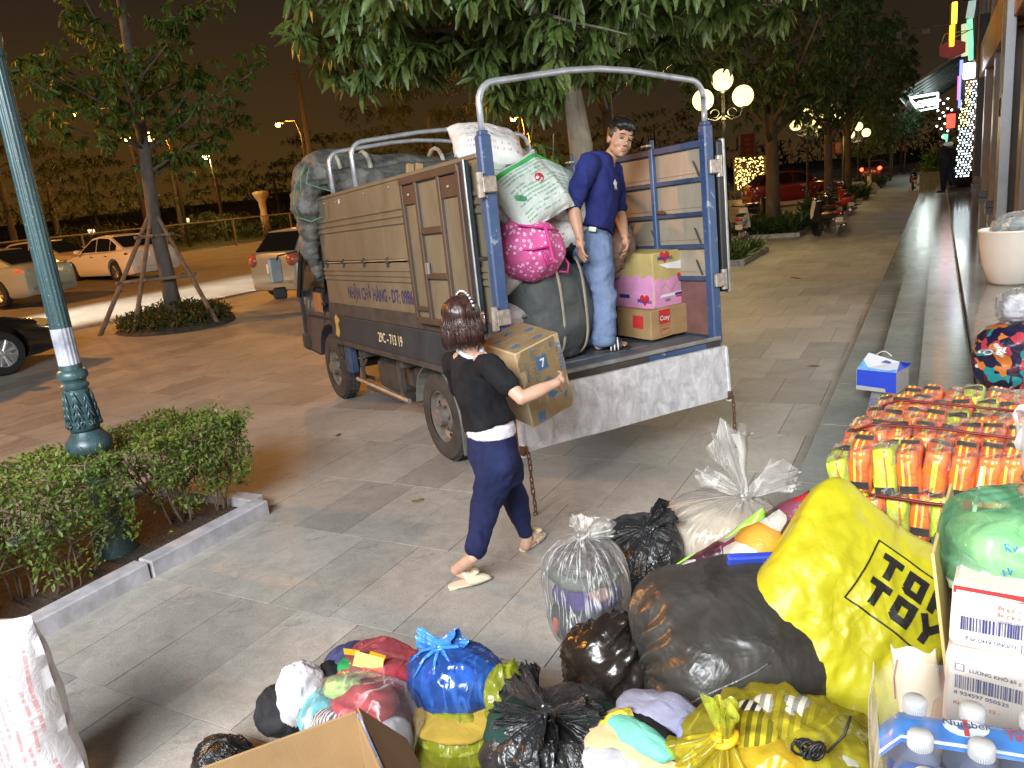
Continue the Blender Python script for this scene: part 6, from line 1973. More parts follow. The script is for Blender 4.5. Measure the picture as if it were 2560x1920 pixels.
def patch(pts, cols=None):
 mb = MB(); mb.add([(p[0], p[1], 0) for p in pts], [tuple(range(len(pts)))]); return mb.v, mb.f
def heart(s):
 ps = []
 for a in np.linspace(0,2 * PI, 26)[:-1]:
  ps.append((16 * math.sin(a) ** 3 * s / 17,(13 * math.cos(a) - 5 * math.cos(2 * a) - 2 * math.cos(3 * a) - math.cos(4 * a)) * s / 17))
 return ps
def face_m(dx, dy, dz, f, off=.0):
 """frame on a face of a centred box: f = front(-y), right(+x), top, left, back"""
 return {'front': frame((0,-dy / 2 - off, 0),(1,0,0),(0,0,1)), 'right': frame((dx / 2 + off, 0,0),(0,1,0),(0,0,1)),
   'left': frame((-dx / 2 - off, 0,0),(0,-1,0),(0,0,1)), 'top': frame((0,0, dz / 2 + off),(1,0,0),(0,1,0))}[f]
def dc(box, parent, dims, f, shape, mat, nm, lift=.003, cuts=3):
 """print on a box face, following its dents"""
 bpy.context.view_layer.update()
 vs, fs = shape
 M4 = box.matrix_world @ face_m(*dims, f, 0)
 return drape(vs, fs, box, M4, mat, nm, box, lift, cuts, .1)
def rect(x, y, w, h): return patch([(x - w / 2, y - h / 2),(x + w / 2, y - h / 2),(x + w / 2, y + h / 2),(x - w / 2, y + h / 2)])
def tx(s, x, y, size, bold=.01, xs=1.0, align='CENTER', rot=0):
 vs, fs = text_data(s, size, bold, align); c_, s__ = math.cos(rot), math.sin(rot)
 return [((v.x * xs) * c_ - v.y * s__ + x, (v.x * xs) * s__ + v.y * c_ + y, 0) for v in vs], fs
def ring_rect(x, y, w, h, t):
 o_, i_ = [(x - w / 2, y - h / 2),(x + w / 2, y - h / 2),(x + w / 2, y + h / 2),(x - w / 2, y + h / 2)], [(x - w / 2 + t, y - h / 2 + t),(x + w / 2 - t, y - h / 2 + t),(x + w / 2 - t, y + h / 2 - t),(x - w / 2 + t, y + h / 2 - t)]
 return [(p[0], p[1], 0) for p in o_ + i_], [(k, (k + 1) % 4,4 + (k + 1) % 4,4 + k) for k in range(4)]
def poly(pts): return patch(pts)
# tissue carton, bottom
cd = (.62,.40,.23)
cosy = thing('cardboard_box', 'squashed brown carton with red square logo, lower of two on the truck bed', 'box')
cosy.matrix_world = Matrix.Translation((-1.945,6.0,.985)) @ Matrix.Rotation(1.08,4, 'Z')
cb = crumpled_box(*cd, M_CARD, 'carton', cosy, .010,5)
bpy.context.view_layer.update()
dc(cb, None, cd, 'front', rect(-.165,.05,.12,.11), M_RED, 'logo_square')
dc(cb, None, cd, 'front', tx('Cosy', -.165,.025,.052,.012), M_WHT, 'logo_text', .006)
dc(cb, None, cd, 'front', ring_rect(-.165,-.055,.11,.075,.003), M_RED, 'logo_frame')
dc(cb, None, cd, 'front', tx('mare', -.165,-.055,.035,.012), M_RED, 'logo_text')
dc(cb, None, cd, 'front', tx('- - - - - - - - - - -', .05,.0,.03,.02), M_RED, 'print_line')
dc(cb, None, cd, 'front', tx('- - - - - - - - - - - - - -', .05,-.022,.026,.02), M_RED, 'print_line')
dc(cb, None, cd, 'front', rect(.235,-.05,.05,.05), M_GREYB, 'barcode')
dc(cb, None, cd, 'left', rect(.06,.02,.12,.10), M_RED, 'logo_square')
# diaper carton, above
md_ = (.60,.50,.42)
mer = thing('cardboard_box', 'gold and pink patterned carton with red heart logo stacked above the squashed brown carton', 'box')
mer.matrix_world = Matrix.Translation((-2.0,6.12,1.315)) @ Matrix.Rotation(1.10,4, 'Z')
mbx = crumpled_box(*md_, M_CARD2, 'carton', mer, .009,9)
bpy.context.view_layer.update()
for f in ('front', 'left'):
 w_ = md_[0] if f == 'front' else md_[1]
 wv = [(-w_ * .492 + w_ * .984 * k / 12,(.0 if f == 'front' else .03) + .028 * math.sin(k * 1.9) + .015 * math.sin(k * 4.3)) for k in range(13)]
 dc(mbx, None, md_, f, ([(x, -.222,0) for x, y in wv] + [(x, y, 0) for x, y in wv], [(k, k + 1,14 + k, 13 + k) for k in range(12)]), M_PINKP, 'pink_band', .0025,3)
 zz = [(-w_ * .4 + w_ * .8 * k / 8,-.03 if k % 2 else -.10) for k in range(9)]
 zpts = [(x, y + .006) for x, y in zz] + [(x, y - .006) for x, y in zz[::-1]]
 vz_ = [(p[0], p[1], 0) for p in zpts]; fz_ = [(k, k + 1,16 - k, 17 - k) for k in range(8)]
 dc(mbx, None, md_, f, (vz_, fz_), bpy.data.materials['golden_cardboard'], 'zigzag', .005,1)
dc(mbx, None, md_, 'front', patch(heart(.045)), M_RED, 'heart', .004); mbx.children[-1].location = mbx.children[-1].location
def mv(o_, v): o_.matrix_world = Matrix.Translation(v) @ o_.matrix_world
def shift(shape, x, y): return [(v[0] + x, v[1] + y, 0) for v in shape[0]], shape[1]
bpy.data.objects.remove(mbx.children[-1])
for (f, x, y) in (('front', -.17,.175),('left', .15,-.15)):
 dc(mbx, None, md_, f, shift(patch(heart(.056)), x, y), M_RED, 'heart', .004)
 dc(mbx, None, md_, f, tx('Merries', x, y - .026,.052,.010), M_NAVY, 'logo_text', .007)
dc(mbx, None, md_, 'front', poly([(-.24,.12),(.25,.13),(.24,.08),(.06,.05),(-.15,.08)]), M_WHT, 'torn_tape', .006)
dc(mbx, None, md_, 'front', poly([(-.25,-.14),(.25,-.14),(.26,-.06),(.08,-.11),(-.22,-.12)]), M_WHT, 'torn_tape', .006)
for (x, y, w_, h_, m) in ((-.02,-.13,.12,.018, M_NAVY),(.10,-.135,.06,.02, M_RED),(.17,-.165,.05,.022, M_GREYB),(-.16,-.165,.05,.022, M_GREYB),(-.02,-.15,.10,.01, M_RED)):
 dc(mbx, None, md_, 'front', rect(x, y, w_, h_), m, 'print_line', .007,1)
dc(mbx, None, md_, 'left', rect(-.08,-.13,.12,.03), M_NAVY, 'print_line', .005,1)
for (x, y, r_) in ((.12,.08,.03),(-.02,.12,.028),(.15,-.02,.035),(.05,.13,.03)):
 dc(mbx, None, md_, 'front', shift(patch([(math.cos(a) * r_, math.sin(a) * r_ * .8) for a in np.linspace(0,2 * PI, 11)[:-1]]), x, y), simple('pale_gold_print', (.50,.44,.26),.6) if 'pale_gold_print' not in bpy.data.materials else bpy.data.materials['pale_gold_print'], 'pattern_blob', .004,1)
# ================================================================ PEOPLE
def skin_mat(name, c):
 t = NT(name)
 n = t.noise(14,4,.6)
 t.color(t.ramp(n, [(.3, mul(c, .88)),(.7, mul(c, 1.1))])); t.set(.5,0,.4)
 t.bsdf.inputs['Subsurface Weight'].default_value = .08
 t.bsdf.inputs['Subsurface Radius'].default_value = (.02,.008,.004)
 t.bump(t.noise(120,3,.6),.08,.003)
 return t.mat
M_SKINM = skin_mat('warm_skin', (.42,.235,.15))
M_SKINW = skin_mat('light_skin', (.56,.34,.24))
def caps(mb_, pts, rs, n=14, ell=1.0, up=None):
 """tapered limb with round ends through the joints"""
 pts = [Vector(p) for p in pts]
 P, Q = [], []
 for i in range(len(pts) - 1):
  for k in range(5):
   t = k / 5
   P.append(pts[i].lerp(pts[i + 1], t)); Q.append(rs[i] + (rs[i + 1] - rs[i]) * (t * t * (3 - 2 * t)))
 P.append(pts[-1]); Q.append(rs[-1])
 mb_.tube(P, Q, n, ell=ell, up=up)
 mb_.sphere(P[0], Q[0] * .98, n, 8); mb_.sphere(P[-1], Q[-1] * .98, n, 8)
 for p, r_ in zip(pts[1:-1], rs[1:-1]): mb_.sphere(p, r_ * .98, n, 8)
def hand(mb_, wrist, fwd, palm_n, side, curl=.5, L=.18, spread=.12, grip=0.0):
 """fwd: wrist to fingers; palm_n: direction the palm faces; side +1: thumb on the (palm_n x fwd) side"""
 f = Vector(fwd).normalized(); pn = Vector(palm_n); pn = (pn - f * pn.dot(f)).normalized(); s = pn.cross(f).normalized() * side
 w = Vector(wrist); s_ = L / .18
 kn = []
 for k, off in enumerate((.030,.010,-.010,-.030)):
  b = w + f * (.082 - .006 * abs(k - 1.2)) * s_ + s * off * s_
  mb_.tube([w + s * off * .55 * s_, w.lerp(b, .5) + s * 0, b], [.0135 * s_, .0145 * s_, .0105 * s_], 8)
  kn.append(b)
 mb_.sphere(w + f * .042 * s_, (.030 * s_,) * 3,10,8)
 lens = (.070,.078,.073,.056)
 for k, b in enumerate(kn):
  d = (f + s * (1.5 - k) * spread).normalized(); p = b; pts = [p]
  c_ = curl * (1 + .12 * k)
  for j, fr in enumerate((.45,.31,.24)):
   c2 = c_ * (.55 if j == 0 else 1.0)
   d = (d * math.cos(c2) + pn * math.sin(c2)).normalized()
   pn2 = pn
   p = p + d * lens[k] * fr * s_; pts.append(p)
  mb_.tube(pts, [.0098 * s_, .0092 * s_, .0084 * s_, .0072 * s_], 8)
  for q, r_ in zip(pts, (.0098,.0092,.0084,.0074)): mb_.sphere(q, r_ * s_, 8,6)
 tb = w + f * .022 * s_ + s * .024 * s_
 d = (f * .72 + s * .75 + pn * .35).normalized()
 t1 = tb + d * .040 * s_; d2 = (d * .8 + f * .45 + pn * .25 * (1 + grip)).normalized(); t2 = t1 + d2 * .030 * s_; t3 = t2 + (d2 + pn * .3).normalized() * .022 * s_
 mb_.tube([tb, t1, t2, t3], [.015 * s_, .0120 * s_, .0105 * s_, .0080 * s_], 8)
 for q, r_ in ((t1,.012),(t2,.0105),(t3,.0082)): mb_.sphere(q, r_ * s_, 8,6)
def head_shapes(mb_, M4, s=1.0):
 """M4: local x = to the face's left side, -y = where the face looks, z = up; origin = middle of the head"""
 def S(c, r_, n=16, m=12):
  a = MB(); a.sphere((0,0,0), r_, n, m)
  mb_.add([M4 @ (Vector(c) * s + Vector(v) * s) for v in a.v], a.f)
 S((0,.018,.030),(.077,.094,.090),20,14)
 S((0,-.018,-.010),(.066,.070,.085))
 S((0,-.030,-.062),(.050,.052,.048))
 S((0,-.058,-.092),(.022,.022,.017))
 for q in (-1,1):
  S((q * .036,-.046,-.026),(.028,.028,.032)); S((q * .040,-.014,-.056),(.024,.034,.032))
  S((q * .077,.010,-.005),(.010,.020,.032)); S((q * .030,-.083,.026),(.024,.012,.009))
  S((q * .011,-.098,-.032),(.010,.010,.008))
 S((0,-.092,.002),(.009,.014,.028)); S((0,-.104,-.022),(.012,.014,.012))
 S((0,-.088,-.054),(.022,.011,.0065)); S((0,-.086,-.066),(.019,.011,.007))
def face_parts(person, M4, s=1.0, hairc=None):
 def part(c, r_, nm, mat, rot=None):
  a = MB(); a.sphere((0,0,0), r_, 12,8, rot=rot)
  b = MB(); b.add([M4 @ (Vector(c) * s + Vector(v) * s) for v in a.v], a.f); return b.build(nm, mat, person, smooth=True)
 for q in (-1,1):
  part((q * .031,-.0795,.0065),(.0155,.008,.0058), 'eye', simple('eye_dark', (.03,.02,.015),.3) if 'eye_dark' not in bpy.data.materials else bpy.data.materials['eye_dark'])
  part((q * .032,-.0835,.012),(.018,.008,.0035), 'eyelid', M_SKINM, Matrix.Rotation(q * .12,3, 'Y'))
  part((q * .034,-.0905,.033),(.021,.006,.0042), 'eyebrow', M_HAIRB, Matrix.Rotation(q * .15,3, 'Y'))
 part((0,-.0955,-.0595),(.021,.006,.0028), 'mouth', simple('lip', (.30,.11,.09),.5) if 'lip' not in bpy.data.materials else bpy.data.materials['lip'])
def hair_mat(name, c, c2, rough=.38, sc_=(60,60,6)):
 t = NT(name)
 n = t.noise(1.0,5,.6, t.mapping(sc_))
 t.color(t.ramp(n, [(.3, c),(.7, c2)])); t.set(rough, 0,.5)
 t.bump(n, .8,.01)
 return t.mat
M_HAIRB = hair_mat('black_hair', (.006,.006,.007),(.022,.020,.020))
M_HAIRW = hair_mat('brown_hair', (.020,.009,.008),(.075,.034,.028),.30,(38,38,3))
def hair_tuft_field(name, person, centre, M4, pts_dirs, mat, L, r0, seed):
 rg = np.random.RandomState(seed)
 mb = MB()
 for p, d in pts_dirs:
  p, d = Vector(p), Vector(d).normalized()
  q = p + d * L * rg.uniform(.6,1.1) + Vector(rg.normal(0,.006,3))
  mb.tube([M4 @ p, M4 @ (p.lerp(q, .5) + Vector((0,0,.004))), M4 @ q], [r0, r0 * .8, r0 * .2], 5)
 o = mb.build(name, mat, person, smooth=True); return o
# the man on the truck bed
def U(px, py, u): return TM @ t_at_u(px, py, u)
man = thing('person', 'man in navy shirt and light blue jeans standing on the truck bed', 'person', U(1490,868,.45))
MI = man.matrix_world
man.location = (0,0,0)
rsh, rel, rwr = U(1470,412,.40), U(1431,512,.33), U(1449,592,.25)
lsh, lel, lwr = U(1533,428,.62), U(1548,528,.60), U(1562,590,.46)
pel, chest, neck, hd = U(1479,600,.5), U(1500,470,.57), U(1520,402,.55), U(1550,350,.46)
rhip, rkn, ran = U(1487,612,.42), U(1508,735,.36), U(1510,852,.30)
lhip, lkn, lan = U(1462,612,.58), U(1470,735,.60), U(1464,850,.61)
cR, cU, cB = Vector(CR), Vector(CU), Vector(CB)
hup = (cU * .95 + cR * .20 + cB * .24).normalized()
hf = (cB * .68 + cR * .18 - cU * .72); hf = (hf - hup * hf.dot(hup)).normalized()
hx_ = hf.cross(hup).normalized() * -1     # face's left
MH = Matrix(((hx_.x, -hf.x, hup.x, hd.x),(hx_.y, -hf.y, hup.y, hd.y),(hx_.z, -hf.z, hup.z, hd.z),(0,0,0,1)))
if MH.to_3x3().determinant() < 0:
 hx_ = -hx_; MH = Matrix(((hx_.x, -hf.x, hup.x, hd.x),(hx_.y, -hf.y, hup.y, hd.y),(hx_.z, -hf.z, hup.z, hd.z),(0,0,0,1)))
HS_ = 1.14
fl_z = TL(1.1,.3,.80).z
mb = MB()
head_shapes(mb, MH, HS_)
jaw = MH @ Vector((0,.03,-.06))
caps(mb, [jaw, neck, neck.lerp(chest, .3)], [.052,.058,.075])
caps(mb, [chest.lerp(neck, .4), chest, pel.lerp(chest, .4), pel], [.07,.09,.09,.09])
caps(mb, [neck.lerp(rsh, .5), rsh, rsh.lerp(rel, .5), rel, rel.lerp(rwr, .3), rwr], [.05,.056,.052,.046,.049,.032])
caps(mb, [neck.lerp(lsh, .5), lsh, lsh.lerp(lel, .5), lel, lel.lerp(lwr, .3), lwr], [.05,.056,.052,.046,.049,.032])
hand(mb, rwr, U(1453,650,.25) - rwr, (cR * .9 - cB * .3),1,.28,.215,.10)
hand(mb, lwr, U(1570,645,.42) - lwr, (-cR * .8 + cB * .1 - cU * .2),-1,.55,.21,.16)
for h_, k_, a_ in ((rhip, rkn, ran),(lhip, lkn, lan)):
 caps(mb, [h_, k_, a_], [.075,.055,.040])
tdir = (U(1560,868,.25) - U(1500,868,.32)); tdir.z = 0; tdir.normalize()
tdir2 = (tdir + cB * .0).normalized()
def foot(mb_, ank, d, zf, L=.235):
 d = Vector((d.x, d.y, 0)).normalized(); sd = Vector((-d.y, d.x, 0))
 heel = Vector((ank.x, ank.y, zf + .035)) - d * .045
 ball = heel + d * L * .68; ball.z = zf + .030
 caps(mb_, [ank, heel + Vector((0,0,.02))], [.040,.036])
 caps(mb_, [heel, heel.lerp(ball, .5) + Vector((0,0,.018)), ball], [.033,.034,.032])
 for k, (o_, l_, r_) in enumerate(((.028,.060,.014),(.010,.056,.010),(-.006,.050,.0095),(-.020,.043,.009),(-.033,.034,.0085))):
  caps(mb_, [ball + sd * o_ * .8, ball + sd * o_ + d * l_ + Vector((0,0,-.012))], [r_ * 1.2, r_])
 return heel, ball, sd, d
f1 = foot(mb, ran, tdir, fl_z + .022)
f2 = foot(mb, lan, (tdir + Vector((.1,.5,0))).normalized(), fl_z + .030)
body = fuse(mb, 'body', M_SKINM, .0055, man, 3)
face_parts(man, MH, HS_)
# hair: short, full on top
mb = MB()
def HSp(c, r_):
 a = MB(); a.sphere((0,0,0), r_, 18,12); mb.add([MH @ (Vector(c) * HS_ + Vector(v) * HS_) for v in a.v], a.f)
HSp((0,.026,.052),(.083,.094,.082)); HSp((0,-.020,.090),(.066,.070,.040)); HSp((.028,-.052,.086),(.030,.034,.026)); HSp((-.035,-.045,.085),(.030,.034,.026))
HSp((0,.070,.0),(.066,.045,.070)); HSp((-.070,.02,.03),(.014,.045,.046)); HSp((.070,.02,.03),(.014,.045,.046))
hr = fuse(mb, 'hair', M_HAIRB, .007, man, 1, lambda p: .010 * (ridged((p.x * 26, p.y * 26, p.z * 14),1,3) - .4))
rg = np.random.RandomState(4)
tf_ = []
for k in range(300):
 v = rg.normal(0,1,3); v /= np.linalg.norm(v)
 if v[2] < .05: continue
 p = Vector((v[0] * .080, v[1] * .090 + .022, v[2] * .078 + .058)) * HS_
 if v[1] < -.35: p.z += .01
 tf_.append((p, (v[0] * .6, v[1] * .3 - .8, v[2] * .5 + .1)))
hair_tuft_field('hair_strands', man, hd, MH, tf_, M_HAIRB, .035,.0045,3)
# shirt
M_NAVY_SH = cloth('navy_jersey', (.014,.020,.105),(.022,.030,.15), vs=5)
def foldf(amp, s1, seed, axis=(1,1,1), k=3):
 return lambda p: amp * (ridged((p.x * s1 * axis[0] + seed, p.y * s1 * axis[1], p.z * s1 * axis[2]),1, k) - .45)
mb = MB()
sdir = (lsh - rsh).normalized()
def torso(mb_, rows, sd, n=26):
 """rows: (centre, half width along sd, half depth)"""
 rings = []
 P = [Vector(r_[0]) for r_ in rows]
 vs, fs = [], []
 for i, (c, a, b) in enumerate(rows):
  t = (P[min(i + 1, len(P) - 1)] - P[max(i - 1,0)]).normalized()
  x = (sd - t * sd.dot(t)).normalized(); y = t.cross(x)
  for k in range(n):
   an = 2 * PI * k / n
   ca, sa = math.cos(an), math.sin(an)
   vs.append(Vector(c) + x * (a * math.copysign(abs(ca) ** .85, ca)) + y * (b * math.copysign(abs(sa) ** .85, sa)))
 for i in range(len(rows) - 1):
  for k in range(n): fs.append((i * n + k, i * n + (k + 1) % n, (i + 1) * n + (k + 1) % n, (i + 1) * n + k))
 fs += [tuple(range(n))[::-1], tuple((len(rows) - 1) * n + k for k in range(n))]
 mb_.add(vs, fs)
mid = rsh.lerp(lsh, .5)
hem = U(1473,575,.5)
torso(mb, [(hem, .175,.175),(hem.lerp(mid, .25),.175,.172),(hem.lerp(mid, .55),.185,.172),(hem.lerp(mid, .82),.19,.16),(mid + Vector((0,0,.01)),.17,.12),(mid.lerp(neck, .55) + Vector((0,0,.0)),.095,.070),(neck.lerp(mid, .12),.066,.062)], sdir)
def lerp3(a, b, c, t): return a.lerp(b, t * 2) if t < .5 else b.lerp(c, t * 2 - 1)
caps(mb, [mid.lerp(rsh, .7), rsh, rsh.lerp(rel, .5), rel.lerp(rsh, .04) + (rel - rsh) * .02], [.080,.088,.078,.066])
caps(mb, [mid.lerp(lsh, .7), lsh, lsh.lerp(lel, .5), lel.lerp(lsh, .05)], [.075,.080,.070,.060])
shirt = fuse(mb, 'shirt', M_NAVY_SH, .009, man, 3, foldf(.020,5.5,2,(1,1,.6)))
mb = MB(); mb.tube([rel + (rel - rsh) * .01 + (rsh - rel).normalized() * s_ for s_ in (-.02,.0,.03)], [.067,.069,.068], 16); mb.build('cuff', M_NAVY_SH, shirt, smooth=True)
mb = MB(); mb.tube([lel + (lsh - lel).normalized() * s_ for s_ in (.0,.02,.045)], [.066,.069,.068], 16); mb.build('cuff', M_NAVY_SH, shirt, smooth=True)
# small white chest print
pc = U(1531,478,.45)
Mp = frame(pc, cR * .8 + sdir * .2, cU)
o_ = lettering('chest_print', '\u00ab', .10, M_WHT, Matrix.Identity(4), man, .012)
bpy.data.objects.remove(o_)
vs, fs = poly([(-.012,.03),(-.002,.045),(.004,.02),(.014,.035),(.010,.0),(.018,-.03),(.004,-.012),(-.006,-.04),(-.008,-.005),(-.02,.005)])
drape(vs, fs, shirt, frame(U(1531,478,.5), cR, cU), M_WHT, 'chest_print', shirt, .004,0,.6)
# jeans
M_JEAN = NT('faded_blue_denim'); n_ = M_JEAN.noise(3.5,5,.6, M_JEAN.mapping((1,1,.6)))
n2_ = M_JEAN.noise(160,2,.6)
M_JEAN.color(M_JEAN.mix(.35, M_JEAN.ramp(n_, [(.35,(.075,.115,.22)),(.65,(.17,.235,.37))]), M_JEAN.ramp(n2_, [(.3,(.5,.5,.5)),(.7,(1.3,1.3,1.3))]), 'MULTIPLY')); M_JEAN.set(.85,0,.2); M_JEAN.bump(n_, .35,.02); M_JEAN = M_JEAN.mat
mb = MB()
torso(mb, [(pel.lerp(chest, .22),.150,.112),(pel, .17,.15),(rhip.lerp(lhip, .5) - Vector((0,0,.06)),.17,.15),(rhip.lerp(lhip, .5) - Vector((0,0,.12)),.14,.11)], sdir)
caps(mb, [rhip, rhip.lerp(rkn, .5), rkn, rkn.lerp(ran, .6), ran + Vector((0,0,.035))], [.122,.114,.102,.094,.096])
caps(mb, [lhip, lhip.lerp(lkn, .5), lkn, lkn.lerp(lan, .6), lan + Vector((0,0,.035))], [.125,.114,.100,.092,.092])
jeans = fuse(mb, 'jeans', M_JEAN, .009, man, 3, lambda p: .022 * (ridged((p.x * 5, p.y * 5 + 3, p.z * 6),1,3) - .45) + .006 * math.sin(p.z * 60 + p.x * 20) * max(0,1 - (p.z - fl_z) / .22))
for a_ in (ran, lan):
 mb = MB(); mb.tube([a_ + Vector((0,0, z)) for z in (-.028,.0,.035)], [.086,.090,.088], 20); mb.build('turn_up', M_JEAN, jeans, smooth=True)
o_ = MB().box((0,0,0),(.055,.012,.035), bev=.004).build('phone', simple('phone_pale_green', (.55,.66,.52),.3), man)
pp = U(1481,573,.33); o_.matrix_world = frame(pp, cR + cU * -.12, cB) @ Matrix.Identity(4)
# slides
M_SLIDE = simple('black_rubber', (.015,.015,.017),.5, var=.2)
for (heel, ball, sd, d) in (f1, f2):
 so = MB()
 vs = []
 for t in np.linspace(0,2 * PI, 25)[:-1]:
  l_ = math.cos(t); w_ = math.sin(t)
  c = heel.lerp(ball, .62); vs.append(Vector((c.x, c.y, 0)) + d * l_ * .150 + sd * w_ * (.044 + .008 * l_))
 poly_ = [(v.x, v.y) for v in vs]
 so.prism(poly_, heel.z - .055, heel.z - .031)
 sl = so.build('slide_sandal', M_SLIDE, man)
 stp = MB(); c = heel.lerp(ball, .80)
 pts = [c + sd * (.052 * math.cos(a)) + Vector((0,0,-.03 + .070 * math.sin(a))) for a in np.linspace(0, PI, 10)]
 for dd in np.linspace(-.045,.035,6): stp.tube([p + d * dd for p in pts], .010,6)
 stp.build('strap', M_SLIDE, sl, smooth=True)
 for dd in (-.035,-.008,.019):
  MB().tube([p + d * (dd + .012 * math.cos(a)) + (p - c).normalized() * .008 for p, a in zip(pts, np.linspace(0, PI, 10))], .0055,6).build('stripe', M_WHT, sl, smooth=True)
# the woman carrying the carton
wo = thing('person', 'woman with brown bob hair, black top and navy trousers carrying a taped carton', 'person', (0,0,0))
def W_(px, py, Y): return at_y(px, py, Y)
wrs, wre, wrw = W_(1226,915,3.34), W_(1304,996,3.30), W_(1392,957,3.47)
wls, wle, wlw = W_(1132,905,3.60), W_(1160,1010,3.78), W_(1230,1040,3.95)
wpel, wch, wnk, whd = W_(1232,1135,3.44), W_(1186,985,3.46), W_(1176,880,3.47), W_(1166,800,3.48)
wrh, wrk, wra = W_(1252,1150,3.36), W_(1214,1262,3.33), W_(1184,1392,3.12)
wlh, wlk, wla = W_(1235,1150,3.52), W_(1287,1240,3.66), W_(1318,1345,3.70)
wf = Vector((wla.x - wra.x, wla.y - wra.y, 0)).normalized()
face_dir = (cR * .78 - cB * .55); face_dir.z = 0; face_dir.normalize()
wup = (Vector((0,0,1)) + cR * -.04).normalized()
wx = Vector((-face_dir.y, face_dir.x, 0))   # left side of the face
MW = Matrix(((wx.x, -face_dir.x, wup.x, whd.x),(wx.y, -face_dir.y, wup.y, whd.y),(wx.z, -face_dir.z, wup.z, whd.z),(0,0,0,1)))
mb = MB()
head_shapes(mb, MW, 1.0)
caps(mb, [MW @ Vector((0,.02,-.06)), wnk, wnk.lerp(wch, .3)], [.045,.048,.06])
caps(mb, [wch, wpel], [.10,.11])
caps(mb, [wnk.lerp(wrs, .5), wrs, wrs.lerp(wre, .5), wre, wre.lerp(wrw, .35), wrw], [.04,.045,.043,.036,.038,.025])
caps(mb, [wnk.lerp(wls, .5), wls, wls.lerp(wle, .5), wle, wle.lerp(wlw, .35), wlw], [.04,.045,.043,.036,.038,.025])
hand(mb, wrw, W_(1424,935,3.62) - wrw, (cR * -.35 - cB * .9 + cU * .1),1,.55,.165,.10)
hand(mb, wlw, Vector((.1,.4,.1)), Vector((.6,-.2,.2)),-1,.5,.165,.10)
caps(mb, [wrh, wrk, wra], [.07,.05,.034]); caps(mb, [wlh, wlk, wla], [.07,.05,.034])
# near foot on its ball with the heel lifted off the shoe, far foot flat
g_toe, g_heel = at_z(1222,1452,.02), at_z(1128,1468,.015)
nd = (g_toe - g_heel).normalized()
caps(mb, [wra, at_z(1140,1424,.09), at_z(1142,1430,.07)], [.033,.030,.024])
caps(mb, [at_z(1142,1428,.075), at_z(1170,1440,.052), at_z(1200,1443,.032)], [.026,.027,.022])
f_heel, f_toe = at_z(1313,1366,.035), at_z(1366,1327,.03)
fd = (f_toe - f_heel).normalized()
caps(mb, [wla, f_heel + Vector((0,0,.01))], [.033,.032]); caps(mb, [f_heel, f_heel + fd * .09 + Vector((0,0,.012)), f_heel + fd * .17], [.029,.029,.024])
fuse(mb, 'body', M_SKINW, .0055, wo, 3)
# hair
mb = MB()
def WS(c, r_):
 a = MB(); a.sphere((0,0,0), r_, 20,14); mb.add([MW @ (Vector(c) + Vector(v)) for v in a.v], a.f)
WS((0,.028,.045),(.100,.108,.095)); WS((0,.060,-.03),(.110,.085,.10)); WS((.080,.020,-.05),(.040,.066,.09)); WS((-.084,.025,-.055),(.036,.060,.08))
WS((.03,.072,-.08),(.085,.062,.05)); WS((-.05,.07,-.078),(.06,.058,.048)); WS((.08,.04,-.085),(.042,.055,.045))
fuse(mb, 'hair', M_HAIRW, .008, wo, 2, lambda p: .006 * (ridged((p.x * 26, p.y * 26, p.z * 4.5),1,3) - .45))
rg = np.random.RandomState(9)
mb = MB()
for k in range(700):
 a = rg.uniform(-.35 * PI, 1.35 * PI);
 top = Vector((math.cos(a) * .085, math.sin(a) * .085 + .03, rg.uniform(-.02,.10)))
 mid_ = Vector((math.cos(a) * .122, math.sin(a) * .112 + .035, rg.uniform(-.07,-.01)))
 end = Vector((math.cos(a) * .105 + rg.normal(0,.01), math.sin(a) * .105 + .04, rg.uniform(-.145,-.10)))
 mb.tube([MW @ top, MW @ mid_, MW @ end], [.0016,.0020,.0006], 4)
mb.build('hair_strands', M_HAIRW, wo, smooth=True)
bd = MB(); arc_ = [Vector((math.cos(a) * .098,.0, math.sin(a) * .122 + .028)) for a in np.linspace(.25, PI - .25,15)]
bd.tube([MW @ p for p in arc_], .006,6); hb_ = bd.build('headband', M_BLK, wo, smooth=True)
pm = simple('pearl_stud', (.75,.74,.72),.12, metal=.3, var=.05)
for p in arc_[1:-1]: MB().sphere(MW @ (p + p.normalized() * .008),.0075,8,6).build('stud', pm, hb_, smooth=True)
gl = MB()
for q in (-1,):
 gl.tube([MW @ Vector((q * .085,.0,.0)), MW @ Vector((q * .075,-.085,.005))], .0018,4)
 gl.tube([MW @ Vector((q * .035 + math.cos(a) * .025,-.108,.002 + math.sin(a) * .022)) for a in np.linspace(0,2 * PI, 14)], .0016,4)
gl.build('glasses', M_CHR, wo)
